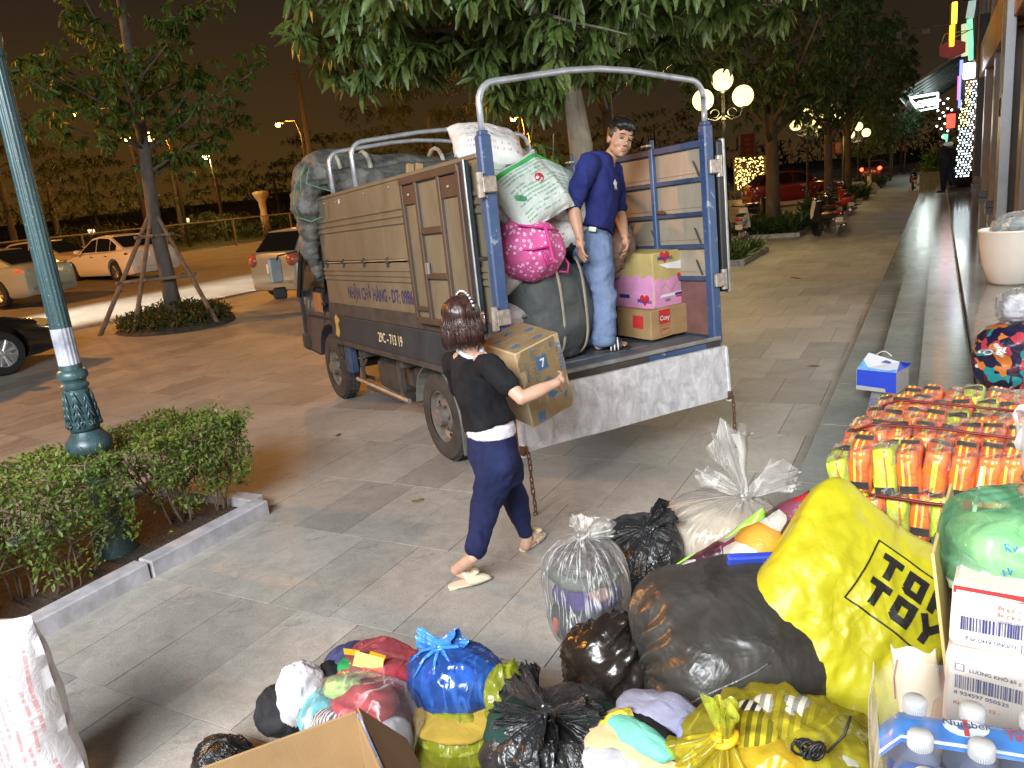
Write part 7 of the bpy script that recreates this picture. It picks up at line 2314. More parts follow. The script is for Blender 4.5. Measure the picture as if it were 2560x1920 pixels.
# tops: white under layer showing at collar and hem, black short sleeved top over it
M_BLACKT = cloth('black_knit', (.008,.008,.010),(.015,.015,.018), vs=5)
M_WHITEC = cloth('white_cotton', (.62,.60,.68),(.74,.72,.80), vs=6)
M_NAVYT = cloth('navy_twill', (.012,.016,.055),(.020,.025,.085), vs=4)
wsd = (wrs - wls).normalized()
wmid = wrs.lerp(wls, .5)
hemw = W_(1228,1084,3.44); hemb = W_(1225,1064,3.44)
mb = MB(); torso(mb, [(hemw, .162,.122),(hemb, .160,.120),(hemb.lerp(wmid, .06),.14,.10)], wsd)
fuse(mb, 'white_underlayer', M_WHITEC, .008, wo, 2, foldf(.008,7,5))
mb = MB()
torso(mb, [(hemb, .172,.130),(hemb.lerp(wmid, .25),.158,.122),(hemb.lerp(wmid, .6),.168,.12),(hemb.lerp(wmid, .88),.172,.105),(wmid + Vector((0,0,.02)),.15,.082),(wmid.lerp(wnk, .6) + Vector((0,0,.0)),.085,.065),(wnk.lerp(wmid, .1),.060,.058)], wsd)
caps(mb, [wmid.lerp(wrs, .7), wrs, wrs.lerp(wre, .62)], [.064,.064,.058]); caps(mb, [wmid.lerp(wls, .7), wls, wls.lerp(wle, .6)], [.064,.064,.058])
fuse(mb, 'black_top', M_BLACKT, .009, wo, 3, foldf(.016,5.5,8,(1,1,.6)))
vs = [MW @ Vector((-.02,.03,-.105))]
cl_ = MB(); pts = [wnk + Vector((math.cos(a) * .066, math.sin(a) * .060,-.005 + .02 * math.sin(a * 2))) for a in np.linspace(0,2 * PI, 16)]
cl_.tube(pts, .014,6); cl_.tube([wnk + cR * .055 - Vector((0,0,.0)), wnk + cR * .115 - Vector((0,0,.05)) + cB * .03], [.022,.008], 6)
cl_.build('white_collar', M_WHITEC, wo, smooth=True)
mb = MB()
torso(mb, [(hemw.lerp(hemb, .3),.150,.112),(wpel + Vector((0,0,.0)),.168,.125),(wrh.lerp(wlh, .5) - Vector((0,0,.05)),.165,.128),(wrh.lerp(wlh, .5) - Vector((0,0,.12)),.145,.12)], wsd)
wrank = wrk.lerp(wra, .86); wlank = wlk.lerp(wla, .84)
caps(mb, [wrh, wrh.lerp(wrk, .5), wrk, wrk.lerp(wrank, .5), wrank], [.108,.098,.080,.070,.060])
caps(mb, [wlh, wlh.lerp(wlk, .5), wlk, wlk.lerp(wlank, .5), wlank], [.106,.096,.077,.067,.058])
fuse(mb, 'trousers', M_NAVYT, .009, wo, 3, foldf(.018,6,3,(1,1,.65)))
# cream mules with bows
M_CREAM = simple('cream_leather', (.64,.56,.40),.5, var=.08)
def mule(toe, heel, lift=0):
 d = (toe - heel); d.z = 0; d.normalize(); s = Vector((-d.y, d.x, 0))
 so = MB(); n_ = 24; vs = []
 for t in np.linspace(0,2 * PI, n_ + 1)[:-1]:
  l_, w_ = math.cos(t), math.sin(t)
  half = .036 * (1 - .18 * l_) if l_ < .5 else .036 * .91 * (1 - ((l_ - .5) / .5) ** 2 * .75)
  vs.append(((heel + d * (.118 + l_ * .125) + s * w_ * half)))
 so.prism([(v.x, v.y) for v in vs], .012,.024)
 hb2 = heel + d * .02; so.box((hb2.x, hb2.y, .010),(.045,.045,.02), rot=Matrix.Rotation(math.atan2(d.y, d.x),3, 'Z'), bev=.004)
 sl = so.build('shoe', M_CREAM, wo)
 up = MB(); vs = []; fs = []
 for k in range(9):
  t = k / 8; c = heel + d * (.105 + .137 * t - .03 * 0); hh = .072 * (1 - t) ** .7 + .004; ww = .042 * (1 - .72 * t ** 2.2)
  vs += [c + s * ww * math.cos(a) + d * (.03 * math.sin(a) * (1 - t) * -1) + Vector((0,0,.014 + hh * math.sin(a))) for a in np.linspace(0, PI, 11)]
 for k in range(8):
  for q in range(10): fs.append((k * 11 + q, k * 11 + q + 1, k * 11 + q + 12, k * 11 + q + 11))
 up.add(vs, fs); u_ = up.build('upper', M_CREAM, sl, smooth=True); m_ = u_.modifiers.new('s', 'SOLIDIFY'); m_.thickness = .004; m_.offset = 1
 c = heel + d * .155 + Vector((0,0,.078)); bw = MB()
 for q in (-1,1):
  bw.sphere(c + s * q * .022 + Vector((0,0,.004)),(.026,.020,.011),10,6, rot=Matrix.Rotation(math.atan2(s.y, s.x) + q * .2,3, 'Z'))
  bw.sphere(c + s * q * .016 - d * .012 - Vector((0,0,.008)),(.022,.012,.007),8,6, rot=Matrix.Rotation(math.atan2(s.y, s.x) - q * .5,3, 'Z'))
 bw.sphere(c, .011,8,6); bw.build('bow', M_CREAM, sl, smooth=True)
mule(at_z(1224,1450,.0), at_z(1124,1474,.0)); mule(at_z(1372,1332,.0), at_z(1306,1380,.0))
# the taped carton she carries
kd = (.314,.37,.466)
kx_ = thing('cardboard_box', 'tape wrapped brown carton with blue printed logos carried by the woman', 'box')
kx_.matrix_world = Matrix.Translation((-2.08,3.852,1.061)) @ Matrix.Rotation(1.078,4, 'Z') @ Matrix.Rotation(-.222,4, 'Y') @ Matrix.Rotation(.079,4, 'X')
kb_ = crumpled_box(*kd, carton_mat('tan_cardboard', (.44,.33,.19)), 'carton', kx_, .006,15)
M_BLUP = simple('blue_print', (.03,.20,.55),.5, var=.25, vs=20)
M_BLUP2 = simple('faded_blue_print', (.16,.24,.40),.6, var=.3, vs=20)
M_TAPE = film('packing_tape', (.96,.94,.88),(.6,.5,.34),.05,.15,.35,24, bump=.4)
bpy.context.view_layer.update()
def kdc(f, sh, m, nm, l_=.003, c_=2): return dc(kb_, None, kd, f, sh, m, nm, l_, c_)
kdc('front', rect(.0,.115,.07,.085), M_BLUP, 'logo_block'); kdc('front', tx('7', .0,.09,.07,.012), M_WHT, 'logo_mark', .006)
kdc('front', tx('ACTIWEL', .115,.09,.045,.008, rot=-PI / 2), M_BLUP, 'print_text'); kdc('front', tx('DOI THIEN', -.065,.12,.042,.004, rot=-PI / 2), M_BLUP2, 'print_text')
kdc('front', tx('HANG', -.12,.10,.040,.004, rot=-PI / 2), M_BLUP2, 'print_text')
kdc('front', rect(-.085,-.19,.05,.055), M_BLUP, 'logo_block')
kdc('front', poly([(-.01,-.08),(.05,-.055),(.035,-.09),(.07,-.10),(.02,-.125),(.0,-.10)]), M_BLUP, 'print_shape')
kdc('front', poly([(.09,-.13),(.125,-.12),(.105,-.165)]), M_BLUP, 'print_shape')
kdc('front', poly([(-.02,.0),(.02,.02),(.05,-.01),(.02,-.03),(-.01,-.02)]), M_BLUP2, 'print_shape')
kdc('front', poly([(.07,.20),(.10,.20),(.085,.165)]), M_BLUP2, 'print_shape')
for (x, y) in ((-.11,.06),(.0,.10),(.10,.02),(-.09,-.10),(.06,-.11)):
 kdc('top', patch([(x + math.cos(a) * .034, y + math.sin(a) * .02) for a in np.linspace(0,2 * PI, 11)[:-1]]), M_BLUP, 'print_shape')
kdc('front', rect(.0,.0,.31,.46), M_TAPE, 'tape', .0045,3); kdc('top', rect(.0,.0,.30,.36), M_TAPE, 'tape', .0045,3)
# far man in dark clothes on the steps
fm = thing('person', 'man in dark jacket and trousers walking along the far steps, seen from behind', 'person', (0,0,0))
FY = 32.0
def F_(px, py): return at_y(px, py, FY)
MDK = cloth('dark_jacket', (.010,.010,.013),(.018,.018,.022)); MDK2 = cloth('dark_trousers', (.008,.012,.03),(.014,.018,.04))
mb = MB(); caps(mb, [F_(2357,362), F_(2359,378)], [.09,.055]); mb.sphere(F_(2356,358),(.085,.10,.12),12,10)
caps(mb, [F_(2345,385), F_(2344,402), F_(2345,415)], [.05,.045,.03]); caps(mb, [F_(2378,385), F_(2388,405), F_(2384,418)], [.05,.045,.03])
for hx2 in (F_(2345,417), F_(2384,420)): hand(mb, hx2,(0,0,-1),(1,0,0),1,.4,.17)
caps(mb, [F_(2359,380), F_(2363,415), F_(2361,450), F_(2359,474)], [.1,.1,.06,.05]); caps(mb, [F_(2370,415), F_(2378,450), F_(2386,464)], [.1,.06,.05])
caps(mb, [F_(2359,474), F_(2350,478)], [.05,.04]); caps(mb, [F_(2386,464), F_(2380,468)], [.05,.04])
fuse(mb, 'body', simple('far_skin', (.10,.07,.05),.7),.018, fm, 2)
mb = MB(); caps(mb, [F_(2360,376), F_(2362,395), F_(2365,417)], [.17,.21,.19]); caps(mb, [F_(2347,380), F_(2344,400), F_(2344,412)], [.09,.075,.06]); caps(mb, [F_(2377,380), F_(2388,400), F_(2385,414)], [.09,.075,.06])
fuse(mb, 'jacket', MDK, .02, fm, 2, foldf(.02,4,1))
mb = MB(); caps(mb, [F_(2360,415), F_(2359,445), F_(2358,472)], [.15,.11,.085]); caps(mb, [F_(2369,415), F_(2377,442), F_(2385,460)], [.15,.11,.08])
fuse(mb, 'trousers', MDK2,.02, fm, 2, foldf(.02,4,4))
mb = MB(); mb.box(F_(2370,360),(.34,.2,.14), bev=.05); mb.build('pale_bundle', simple('lit_bundle', (.7,.75,.75),.6), fm)
mb = MB(); mb.sphere(F_(2356,354),(.10,.12,.09),12,8); mb.build('hair', M_HAIRB, fm, smooth=True)
mb = MB(); mb.sphere(F_(2352,479),(.16,.09,.05),10,6); mb.sphere(F_(2382,469),(.15,.09,.05),10,6); mb.build('shoes', M_BLK, fm, smooth=True)
b = at_z(2410,466,.56)
o_ = lump('duffel_bag', MDK, (0,0,0),(.55,.5,.30), None, 88,.15); o_.location = (b.x, b.y, .80); tag(o_, 'large dark bag lying on the terrace beside the man in dark clothes', 'bag')
# ================================================================ FOREGROUND: donated goods
F_CLEAR = film('clear_film', (.96,.97,.97),(.80,.80,.80),.05,.16,.6,12)
F_CLEARR = film('clear_film_gathered', (.93,.93,.92),(.82,.82,.80),.08,.18,.75,13, radial=True)
F_MILKY = film('milky_film', (.90,.87,.82),(.72,.67,.60),.30,.22,.5,9, radial=True)
F_TUFT = film('crumpled_clear_film', (.95,.95,.94),(.80,.78,.75),.10,.22,.6,11)
F_YEL = film('yellow_film', (.93,.86,.22),(.62,.55,.06),.22,.2,.35,10)
F_YELG = film('yellow_green_film', (.86,.88,.22),(.50,.54,.06),.34,.22,.35,12)
F_BLUE = film('blue_film', (.22,.40,.85),(.04,.13,.48),.38,.15,.5,11)
F_GREEN = film('green_film', (.72,.92,.78),(.20,.50,.30),.16,.18,.6,9)
F_SHR = film('shrink_film', (.98,.985,.99),(.8,.82,.85),.02,.1,.22,7, bump=.2)
F_PINK = film('pink_film', (.95,.55,.60),(.72,.16,.20),.25,.18,.5,11)
M_BAGB = plastic_bag('large_black_polythene', (.028,.026,.023),.36,.6,4, c2=(.050,.047,.041), radial=False)
M_BAGB2 = plastic_bag('gathered_black_polythene', (.014,.014,.015),.30,.9,8, c2=(.03,.03,.032))
def place(o_, v, rot=(0,0,0)):
 o_.location = v; o_.rotation_euler = rot; return o_
# -- clear tied sack of dark clothes
t_ = thing('clothes_bag', 'upright clear plastic sack tied at the top, full of dark and purple clothes', 'bag', tuple(at_z(1478,1612,0)))
b_, kp = tied_bag('plastic_bag', F_CLEARR, .205,.195,.60, t_, 101, pleats=34, pa=.05, power=3.0, wr=.012, wf=6)
for nm, c, r_, m in (('dark_jacket', (0,0,.15),(.17,.165,.14), cloth('near_black_cloth', (.016,.017,.024))),('purple_cloth', (.02,-.05,.30),(.165,.13,.055), cloth('purple_cloth', (.045,.020,.16))),
      ('grey_cloth', (0,.0,.385),(.165,.16,.06), cloth('olive_grey_cloth', (.09,.10,.085))),('furry_cloth', (0,0,.44),(.135,.135,.075), cloth('fuzzy_brown_black', (.025,.018,.016),(.16,.13,.12), vs=55)),
      ('pink_cloth', (.11,-.10,.34),(.05,.05,.035), cloth('dusty_pink', (.36,.20,.19))),('red_cloth', (-.105,-.135,.16),(.018,.018,.045), cloth('coral_cloth', (.55,.10,.05)))):
 lump(nm, m, c, r_, t_, len(nm),.12)
knot('knot', F_TUFT, kp, .03, t_); tuft('tuft', F_TUFT, kp + Vector((0,0,.01)),(0,0,1),.085,.07, t_, 3); tuft('tuft', F_TUFT, kp, (.9,.1,.35),.15,.035, t_, 8, folds=5)
# -- black bag behind it
t_ = thing('bin_bag', 'black pleated bin bag lying behind the clear tied sack', 'bag', tuple(at_z(1610,1470,.0)))
b_, kp = tied_bag('plastic_bag', M_BAGB2,.25,.24,.46, t_, 102, pleats=30, pa=.07, wr=.03, kx=.10)
knot('knot', M_BAGB2, kp, .03, t_); tuft('tuft', M_BAGB2, kp, (.8,.2,.5),.15,.08, t_, 5)
t_.rotation_euler = (R(20), R(-8), R(20))
# -- cream filled bag with tall crumpled tail
p0 = at_z(1790,1440,0)
t_ = thing('clothes_bag', 'fat milky plastic bag of cream bedding with a tall crumpled clear tail', 'bag', (p0.x, p0.y, 0))
b_, kp = tied_bag('plastic_bag', F_MILKY, .33,.29,.52, t_, 103, pleats=30, pa=.06, wr=.02, kx=.17, ky=-.02)
lump('cream_bedding', cloth('cream_bedding', (.58,.47,.32),(.70,.62,.48)),(-.02,0,.22),(.285,.25,.215), t_, 12,.12,36,26)
knot('knot', F_TUFT, kp, .035, t_)
tuft('tuft', F_TUFT, kp, (-.30,.1,1),.37,.12, t_, 4, folds=7, nv=22); tuft('tuft', F_TUFT, kp, (.9,.15,.42),.27,.09, t_, 9, folds=6, nv=18); tuft('tuft', F_TUFT, kp, (-.9,.1,.30),.24,.07, t_, 15, folds=5, nv=16)
# -- printed quilt bag with lime trim
q0 = at_d(1822,1420,3.02)
t_ = thing('quilt_bag', 'soft bag printed with fruit pictures and edged with a lime green border', 'bag', tuple(q0))
def fruit():
 t = NT('fruit_print'); v = t.n.new('ShaderNodeTexVoronoi'); v.inputs['Scale'].default_value = 9; t.link(t.tc.outputs['Object'], v.inputs['Vector'])
 sp = t.n.new('ShaderNodeSeparateColor'); t.link(v.outputs['Color'], sp.inputs[0])
 c = t.ramp(sp.outputs[0], [(0,(.62,.62,.55)),(.22,(.45,.02,.03)),(.38,(.62,.30,.04)),(.52,(.09,.03,.05)),(.68,(.66,.64,.52)),(.84,(.25,.06,.10))], 'CONSTANT')
 e_ = t.ramp(v.outputs['Distance'], [(.3,(1,1,1)),(.7,(.35,.3,.3))])
 t.color(t.mix(.8, c, e_, 'MULTIPLY')); t.set(.35,0,.5); t.bump(t.noise(7,5,.6),.5,.03); return t.mat
bx_ = (cR * .86 + cU * .50).normalized(); up_ = Vector((0,0,1))
o_ = sack('bag', .58,.40,.22, fruit(), t_, 33,.02); o_.matrix_basis = frame((.10,0,.0), bx_, cB * .35 + cU)
lime = simple('lime_trim', (.22,.58,.03),.4, var=.1)
cx_ = ((1612,1468),(1650,1440),(1685,1432),(1720,1412),(1762,1400),(1800,1368),(1832,1350),(1860,1322),(1885,1312),(1912,1290))
pts = [at_d(px, py, 2.92) - q0 for px, py in cx_]
vs, fs = [], []
for k, p in enumerate(pts):
 w_ = .026 + .007 * math.sin(k * 2.3)
 for s_ in (-1,-.3,.4,1): vs.append(p + cU * (s_ * w_ + .008 * math.sin(k * 5)) + cR * (s_ * w_ * -.3) + cB * (.010 * (1 - s_ * s_) + .014 * math.sin(k * 4.1 + s_ * 2)))
for s_ in range(2):
 pass
n_ = len(pts)
for k in range(n_ - 1):
 for j in range(3): fs.append((k * 4 + j, k * 4 + j + 1,(k + 1) * 4 + j + 1,(k + 1) * 4 + j))
mb = MB(); mb.add(vs, fs); o_ = mb.build('border', lime, t_, smooth=True)
md = o_.modifiers.new('s', 'SOLIDIFY'); md.thickness = .008; md2 = o_.modifiers.new('d', 'SUBSURF'); md2.levels = 2; md2.render_levels = 2
# blue tray end
o_ = MB().box((0,0,0),(.17,.05,.03), bev=.006).build('blue_tray', simple('blue_plastic', (.03,.06,.42),.35)); tag(o_, 'edge of a blue plastic tray between the largest black bag and the yellow shopping bag', 'tray')
o_.matrix_world = frame(at_d(1880,1400,2.80), cR + cU * .05, cU * .8 + cB * .5)
# -- big black bag
c0 = at_d(1822,1635,2.92)
t_ = thing('bin_bag', 'largest glossy black bag in the middle of the pile, stretched smooth over its contents', 'bag', tuple(c0))
def big_bag():
 vs, uv = [], []; n, m = 170,110
 for j in range(m):
  th = PI * j / (m - 1)
  for i in range(n):
   ph = 2 * PI * i / n
   d = Vector((math.cos(ph) * math.sin(th), math.sin(ph) * math.sin(th),-math.cos(th)))
   e_ = 2.7
   k = (abs(d.x) ** e_ + abs(d.y) ** e_ + abs(d.z) ** e_) ** (-1 / e_)
   k *= 1 + .09 * nz(d.x * 1.3 + 3, d.y * 1.3, d.z * 1.3)
   rd = max(0, ridged((d.x * 2.2 + 9, d.y * 1.2, d.z * 3.4),1,3) - .42)
   k += .042 * rd ** 1.3
   g_ = max(0,-d.x - .45) / .55
   ang = math.atan2(d.z, d.y)
   k += .055 * g_ * math.sin(ang * 17 + 3 * nz(d.x * 3, ang, 2))
   k *= 1 - .12 * g_
   vs.append(Vector((d.x * .345 * k, d.y * .32 * k, d.z * .30 * k))); uv.append((i / n, j / (m - 1)))
 return soft_mesh('plastic_bag', vs, n, m, M_BAGB, uv, True, (True, True), t_)
bb = big_bag(); bb.matrix_basis = frame((0,0,0), cR * .96 + cU * .16, cB * -.75 + cU * .5)
sm = MB(); pts = [c0 * 0 + (at_d(px, py, 2.62) - c0) for px, py in ((1640,1803),(1750,1745),(1850,1700),(1925,1655))]
# seam laid on the bag surface
bpy.context.view_layer.update()
bvh = BVHTree.FromPolygons([bb.matrix_world @ v.co for v in bb.data.vertices], [tuple(p.vertices) for p in bb.data.polygons])
sp_ = []
for px, py in ((1640,1803),(1672,1790),(1705,1772),(1750,1745),(1800,1722),(1850,1700),(1890,1680),(1925,1655)):
 d = Vector(ray(px, py)).normalized(); h = bvh.ray_cast(Vector(EYE), d)
 if h[0] is not None: sp_.append(h[0] - c0 - d * .002)
if len(sp_) > 2: MB().tube(sp_, .0035,5).build('seam', plastic_bag('shiny_seam', (.12,.12,.12),.2), t_, smooth=True)
# -- brownish dark bag squeezed left of it
c1 = at_d(1512,1655,3.0)
t_ = thing('bin_bag', 'small dark brownish bag squeezed between the clear sack and the largest black bag', 'bag', tuple(c1))
o_ = lump('plastic_bag', plastic_bag('brown_black_polythene', (.018,.013,.011),.25,.5,5, radial=False),(0,0,0),(.15,.15,.20), t_, 104,.25,60,40, Matrix.Rotation(R(35),3, 'Y'), folds=4)
# -- black knotted bag at the bottom
c2 = at_d(1395,1860,2.55)
t_ = thing('bin_bag', 'black bag with a central knot, dark green cloth showing, at the bottom edge', 'bag', (c2.x, c2.y, c2.z - .20))
b_, kp = tied_bag('plastic_bag', M_BAGB2,.245,.235,.36, t_, 105, pleats=36, pa=.10, wr=.03, neck=.03, ky=-.05)
knot('knot', M_BAGB2, kp, .028, t_)
for (a, l_, s_) in ((.3,.16,2),(2.5,.2,6),(3.6,.16,3),(5.2,.15,9)):
 tuft('handle', M_BAGB2, kp - Vector((0,0,.015)),(math.cos(a), math.sin(a),.12), l_, .05, t_, s_, folds=4)
for k, (px, py, ln_) in enumerate(((1335,1700,.10),(1272,1755,.09),(1300,1740,.06))):
 q_ = at_d(px, py, 2.72); tuft('handle', M_BAGB2, q_ - Vector(t_.location) - Vector((0,0,.05)),(-.3 + .2 * k, .1,1), ln_, .035, t_, 20 + k, folds=3, neck=.012)
gc = cloth('dark_green_cloth', (.012,.035,.028))
lump('green_cloth', gc, (-.10,-.04,.255),(.11,.12,.075), t_, 7,.1); lump('green_cloth', gc, (.12,.03,.255),(.10,.11,.07), t_, 8,.1)
# -- open yellow bag with clothes
c3 = at_d(1590,1885,2.45)
t_ = thing('clothes_bag', 'open yellow bag spilling cream, mint and pale blue clothes at the bottom edge', 'bag', tuple(c3))
lump('cream_cloth', cloth('cream_shirt', (.55,.42,.22)),(-.02,0,.0),(.18,.17,.10), t_, 1,.12); lump('grey_cloth', cloth('pale_grey_cloth', (.42,.42,.44)),(-.03,-.10,.02),(.12,.07,.06), t_, 2,.15)
lump('grey_cloth', cloth('lavender_grey_cloth', (.25,.25,.34)),(.04,.10,.05),(.14,.10,.07), t_, 3,.15); lump('mint_cloth', cloth('mint_cloth', (.16,.46,.36)),(.02,-.03,.085),(.115,.045,.038), t_, 4,.15, rot=Matrix.Rotation(-.35,3, 'Z'))
lump('black_cloth', cloth('black_cloth', (.01,.01,.012)),(.03,.01,.06),(.13,.05,.05), t_, 5,.15, rot=Matrix.Rotation(-.35,3, 'Z')); lump('blue_cloth', cloth('pale_blue_cloth', (.24,.27,.55)),(.18,.06,.06),(.085,.08,.055), t_, 6,.2)
yb = MB(); pts = [(at_d(px, py, 2.40) - c3) for px, py in ((1440,1925),(1462,1880),(1490,1840),(1530,1800),(1580,1778))]
yb.tube(pts, [.035,.032,.028,.024,.018], 10, ell=.35); yb.build('bag_rim', plastic_bag('yellow_polythene', (.60,.50,.05),.25,.5,9, radial=False), t_, smooth=True)
o_ = lump('plastic_bag', F_YELG, (-.02,.0,-.04),(.215,.20,.10), t_, 9,.1,50,30)
# -- yellow tied bag
c4 = at_d(1968,1895,2.38)
t_ = thing('clothes_bag', 'translucent yellow bag tied with an orange knot, striped and pale clothes inside', 'bag', tuple(c4 - Vector((0,0,.12))))
b_ = lump('plastic_bag', F_YEL, (0,0,.11),(.275,.235,.155), t_, 106,.12,120,80, folds=4)
knot('knot', simple('orange_knot', (.72,.42,.02),.3, var=.2), at_d(1812,1843,2.20) - Vector(t_.location),.028, t_)
kq = at_d(1812,1843,2.20) - Vector(t_.location)
tuft('tuft', F_YEL, kq, (-.5,-.1,-.6),.16,.09, t_, 4); tuft('tuft', F_YEL, kq, (.1,-.3,-.9),.16,.08, t_, 5); tuft('tuft', F_YELG, kq, (-.15,.3,.9),.10,.06, t_, 6)
lump('striped_cloth', cloth('striped_cloth', (.75,.74,.70),(.03,.03,.04), stripes=13),(-.10,-.01,.20),(.09,.085,.05), t_, 1,.1, rot=Matrix.Rotation(.5,3, 'Z'))
lump('striped_cloth', cloth('grey_striped_cloth', (.62,.60,.5),(.25,.25,.22), stripes=11),(.0,.05,.21),(.12,.08,.045), t_, 2,.1)
lump('peach_cloth', cloth('peach_cloth', (.62,.33,.18),(.70,.48,.28)),(-.02,-.09,.15),(.13,.10,.06), t_, 3,.15); lump('grey_cloth', cloth('sage_cloth', (.42,.44,.34)),(.10,.0,.14),(.13,.16,.10), t_, 4,.15)
lump('white_cloth', cloth('off_white_cloth', (.55,.54,.45)),(.02,-.05,.05),(.18,.16,.09), t_, 5,.15)
sr = MB(); q0_ = at_d(2008,1868,2.17) - Vector(t_.location)
for k in range(7): sr.tube([q0_ + cR * (.028 * math.cos(a + k)) * (1 - .06 * k) + cU * (.020 * math.sin(a)) + cB * (.004 * k) + cR * .004 * k for a in np.linspace(0,2 * PI, 12)], .004,5)
sr.tube([q0_ + cR * .02, q0_ + cR * .06 - cU * .012, q0_ + cR * .10 + cU * .03, q0_ + cR * .115 + cU * .075], .0035,5); sr.build('cord', M_BLK, t_, smooth=True)
# -- blue bag on the yellow green bag
c5 = at_d(1140,1700,2.98)
t_ = thing('clothes_bag', 'blue plastic bag with dark contents, tied on top, resting on the yellow green bag', 'bag', tuple(c5))
lump('plastic_bag', F_BLUE, (0,0,0),(.185,.15,.135), t_, 107,.10,100,60, folds=3.4)
lump('dark_cloth', cloth('charcoal_cloth', (.03,.04,.06)),(-.01,0,-.02),(.16,.13,.10), t_, 3,.12); lump('white_cloth', cloth('white_lining', (.7,.74,.8)),(.07,-.03,.055),(.06,.06,.05), t_, 4,.15); lump('lilac_cloth', cloth('lilac_cloth', (.34,.26,.38)),(-.07,-.04,.05),(.06,.06,.045), t_, 5,.15)
kq = Vector((-.035,-.02,.145)); MBp = plastic_bag('blue_polythene', (.03,.16,.62),.22,.7,9, c2=(.06,.28,.8), radial=False)
knot('knot', MBp, kq, .022, t_); tuft('handle', MBp, kq, (-.9,.1,.15),.10,.03, t_, 3, folds=3); tuft('handle', MBp, kq, (.8,.2,.3),.10,.032, t_, 7, folds=3)
for a in (-.6,-1.3,-2.0,-2.8): MB().tube([kq, kq + Vector((math.cos(a) * .07, math.sin(a) * .07,-.02)), kq + Vector((math.cos(a) * .13, math.sin(a) * .11,-.075))], [.010,.006,.002], 5).build('crease', MBp, t_, smooth=True)
c6 = at_d(1155,1865,2.98)
t_ = thing('clothes_bag', 'yellow green plastic bag of folded cloth under the blue bag', 'bag', tuple(c6))
lump('plastic_bag', F_YELG, (0,0,-.03),(.18,.17,.185), t_, 108,.08,100,60, folds=3)
for k in range(7): lump('folded_cloth', [cloth('lime_cloth', (.42,.46,.06),(.56,.58,.12)), cloth('gold_cloth', (.52,.36,.06))][0 if k % 3 else 1], (.01 * math.sin(k * 2),0,-.15 + .045 * k),(.155,.14,.026), t_, k, .08)
lump('plastic_bag', F_YELG, (.14,.10,.17),(.06,.10,.12), t_, 3,.2,40,30)
# -- mixed clothes bags
c7 = at_d(915,1690,3.22)
t_ = thing('clothes_bag', 'clear bag of red, navy and green clothes with a yellow note taped on it', 'bag', tuple(c7))
lump('plastic_bag', F_PINK, (.05,.02,.0),(.20,.17,.115), t_, 109,.10,90,60, folds=3.4)
lump('red_cloth', cloth('red_jersey', (.42,.03,.04)),(.10,.0,-.02),(.14,.13,.085), t_, 1,.15); lump('navy_cloth', cloth('navy_print_cloth', (.03,.04,.12),(.10,.10,.2)),(-.10,.02,.0),(.11,.12,.085), t_, 2,.15)
lump('green_cloth', cloth('green_jersey', (.02,.24,.07)),(-.02,-.04,.055),(.07,.05,.035), t_, 3,.2); lump('black_cloth', bpy.data.materials['black_cloth'], (-.11,-.07,.02),(.06,.05,.055), t_, 4,.15); lump('red_heart', M_RED, (-.11,-.115,.025),(.022,.012,.020), t_, 5,.1)
lump('brown_cloth', cloth('brown_cloth', (.16,.09,.05)),(.0,-.11,.02),(.04,.03,.03), t_, 6,.15)
nt = MB(); q_ = at_d(920,1655,3.06) - c7
nt.prism([(-.055,-.04),(.06,-.035),(.055,.04),(-.05,.045)], 0,.0015); n_o = nt.build('paper_note', simple('yellow_paper', (.75,.72,.22),.7, var=.06), t_); n_o.matrix_basis = frame(q_, cR - cU * .25, cU + cB * .6)
for (dx, dy, r_) in ((-.065,.03,.2),(.03,.045,-.1),(.055,-.04,-.5)):
 o_ = MB().box((dx, dy, -.001),(.06,.03,.001), rot=Matrix.Rotation(r_, 3, 'Z')).build('tape', simple('orange_tape', (.70,.36,.02),.3), n_o)
c8_ = at_d(905,1810,2.98)
t_ = thing('clothes_bag', 'clear plastic bag of red, turquoise and striped baby clothes behind the open carton', 'bag', tuple(c8_))
lump('plastic_bag', F_CLEAR, (0,0,.0),(.235,.19,.17), t_, 110,.10,100,70, folds=3.4)
for nm, c, r_, m in (('red_cloth', (.03,0,.085),(.12,.10,.055), bpy.data.materials['red_jersey']),('green_cloth', (-.08,.02,.115),(.07,.06,.035), cloth('pale_green_cloth', (.34,.50,.16))),('turquoise_cloth', (-.17,-.02,.0),(.055,.09,.09), cloth('turquoise_cloth', (.12,.52,.60))),
      ('striped_cloth', (-.06,-.08,.02),(.085,.07,.07), cloth('fine_striped_cloth', (.55,.5,.5),(.06,.05,.06), stripes=22)),('blue_cloth', (.08,-.08,-.01),(.07,.06,.12), cloth('sky_blue_cloth', (.22,.34,.68))),('white_cloth', (.15,-.03,-.02),(.07,.08,.10), cloth('silver_white_cloth', (.6,.6,.66))),
      ('red_cloth', (.0,.05,-.05),(.15,.12,.10), bpy.data.materials['red_jersey']),('lilac_cloth', (-.10,-.10,-.05),(.07,.06,.06), cloth('lilac_fabric', (.42,.38,.62)))):
 lump(nm, m, c, r_, t_, len(nm) * 3,.16)
c9 = at_d(752,1735,3.2)
o_ = lump('carrier_bag', plastic_bag('white_polythene', (.66,.64,.68),.3,.5,8, radial=False),(0,0,0),(.075,.10,.12), None, 111,.18,50,34); o_.location = c9; tag(o_, 'white carrier bag at the left of the pile of clothes bags', 'bag')
p_ = at_z(682,1845,0)
o_ = lump('cloth_bag', cloth('dark_grey_nylon', (.018,.018,.020),(.035,.035,.038)),(0,0,0),(.115,.10,.105), None, 112,.12,44,30); o_.location = (p_.x + .02, p_.y + .05,.10); tag(o_, 'round dark grey cloth bag lying on the paving at the left end of the pile', 'bag')
p_ = at_z(548,1890,.05)
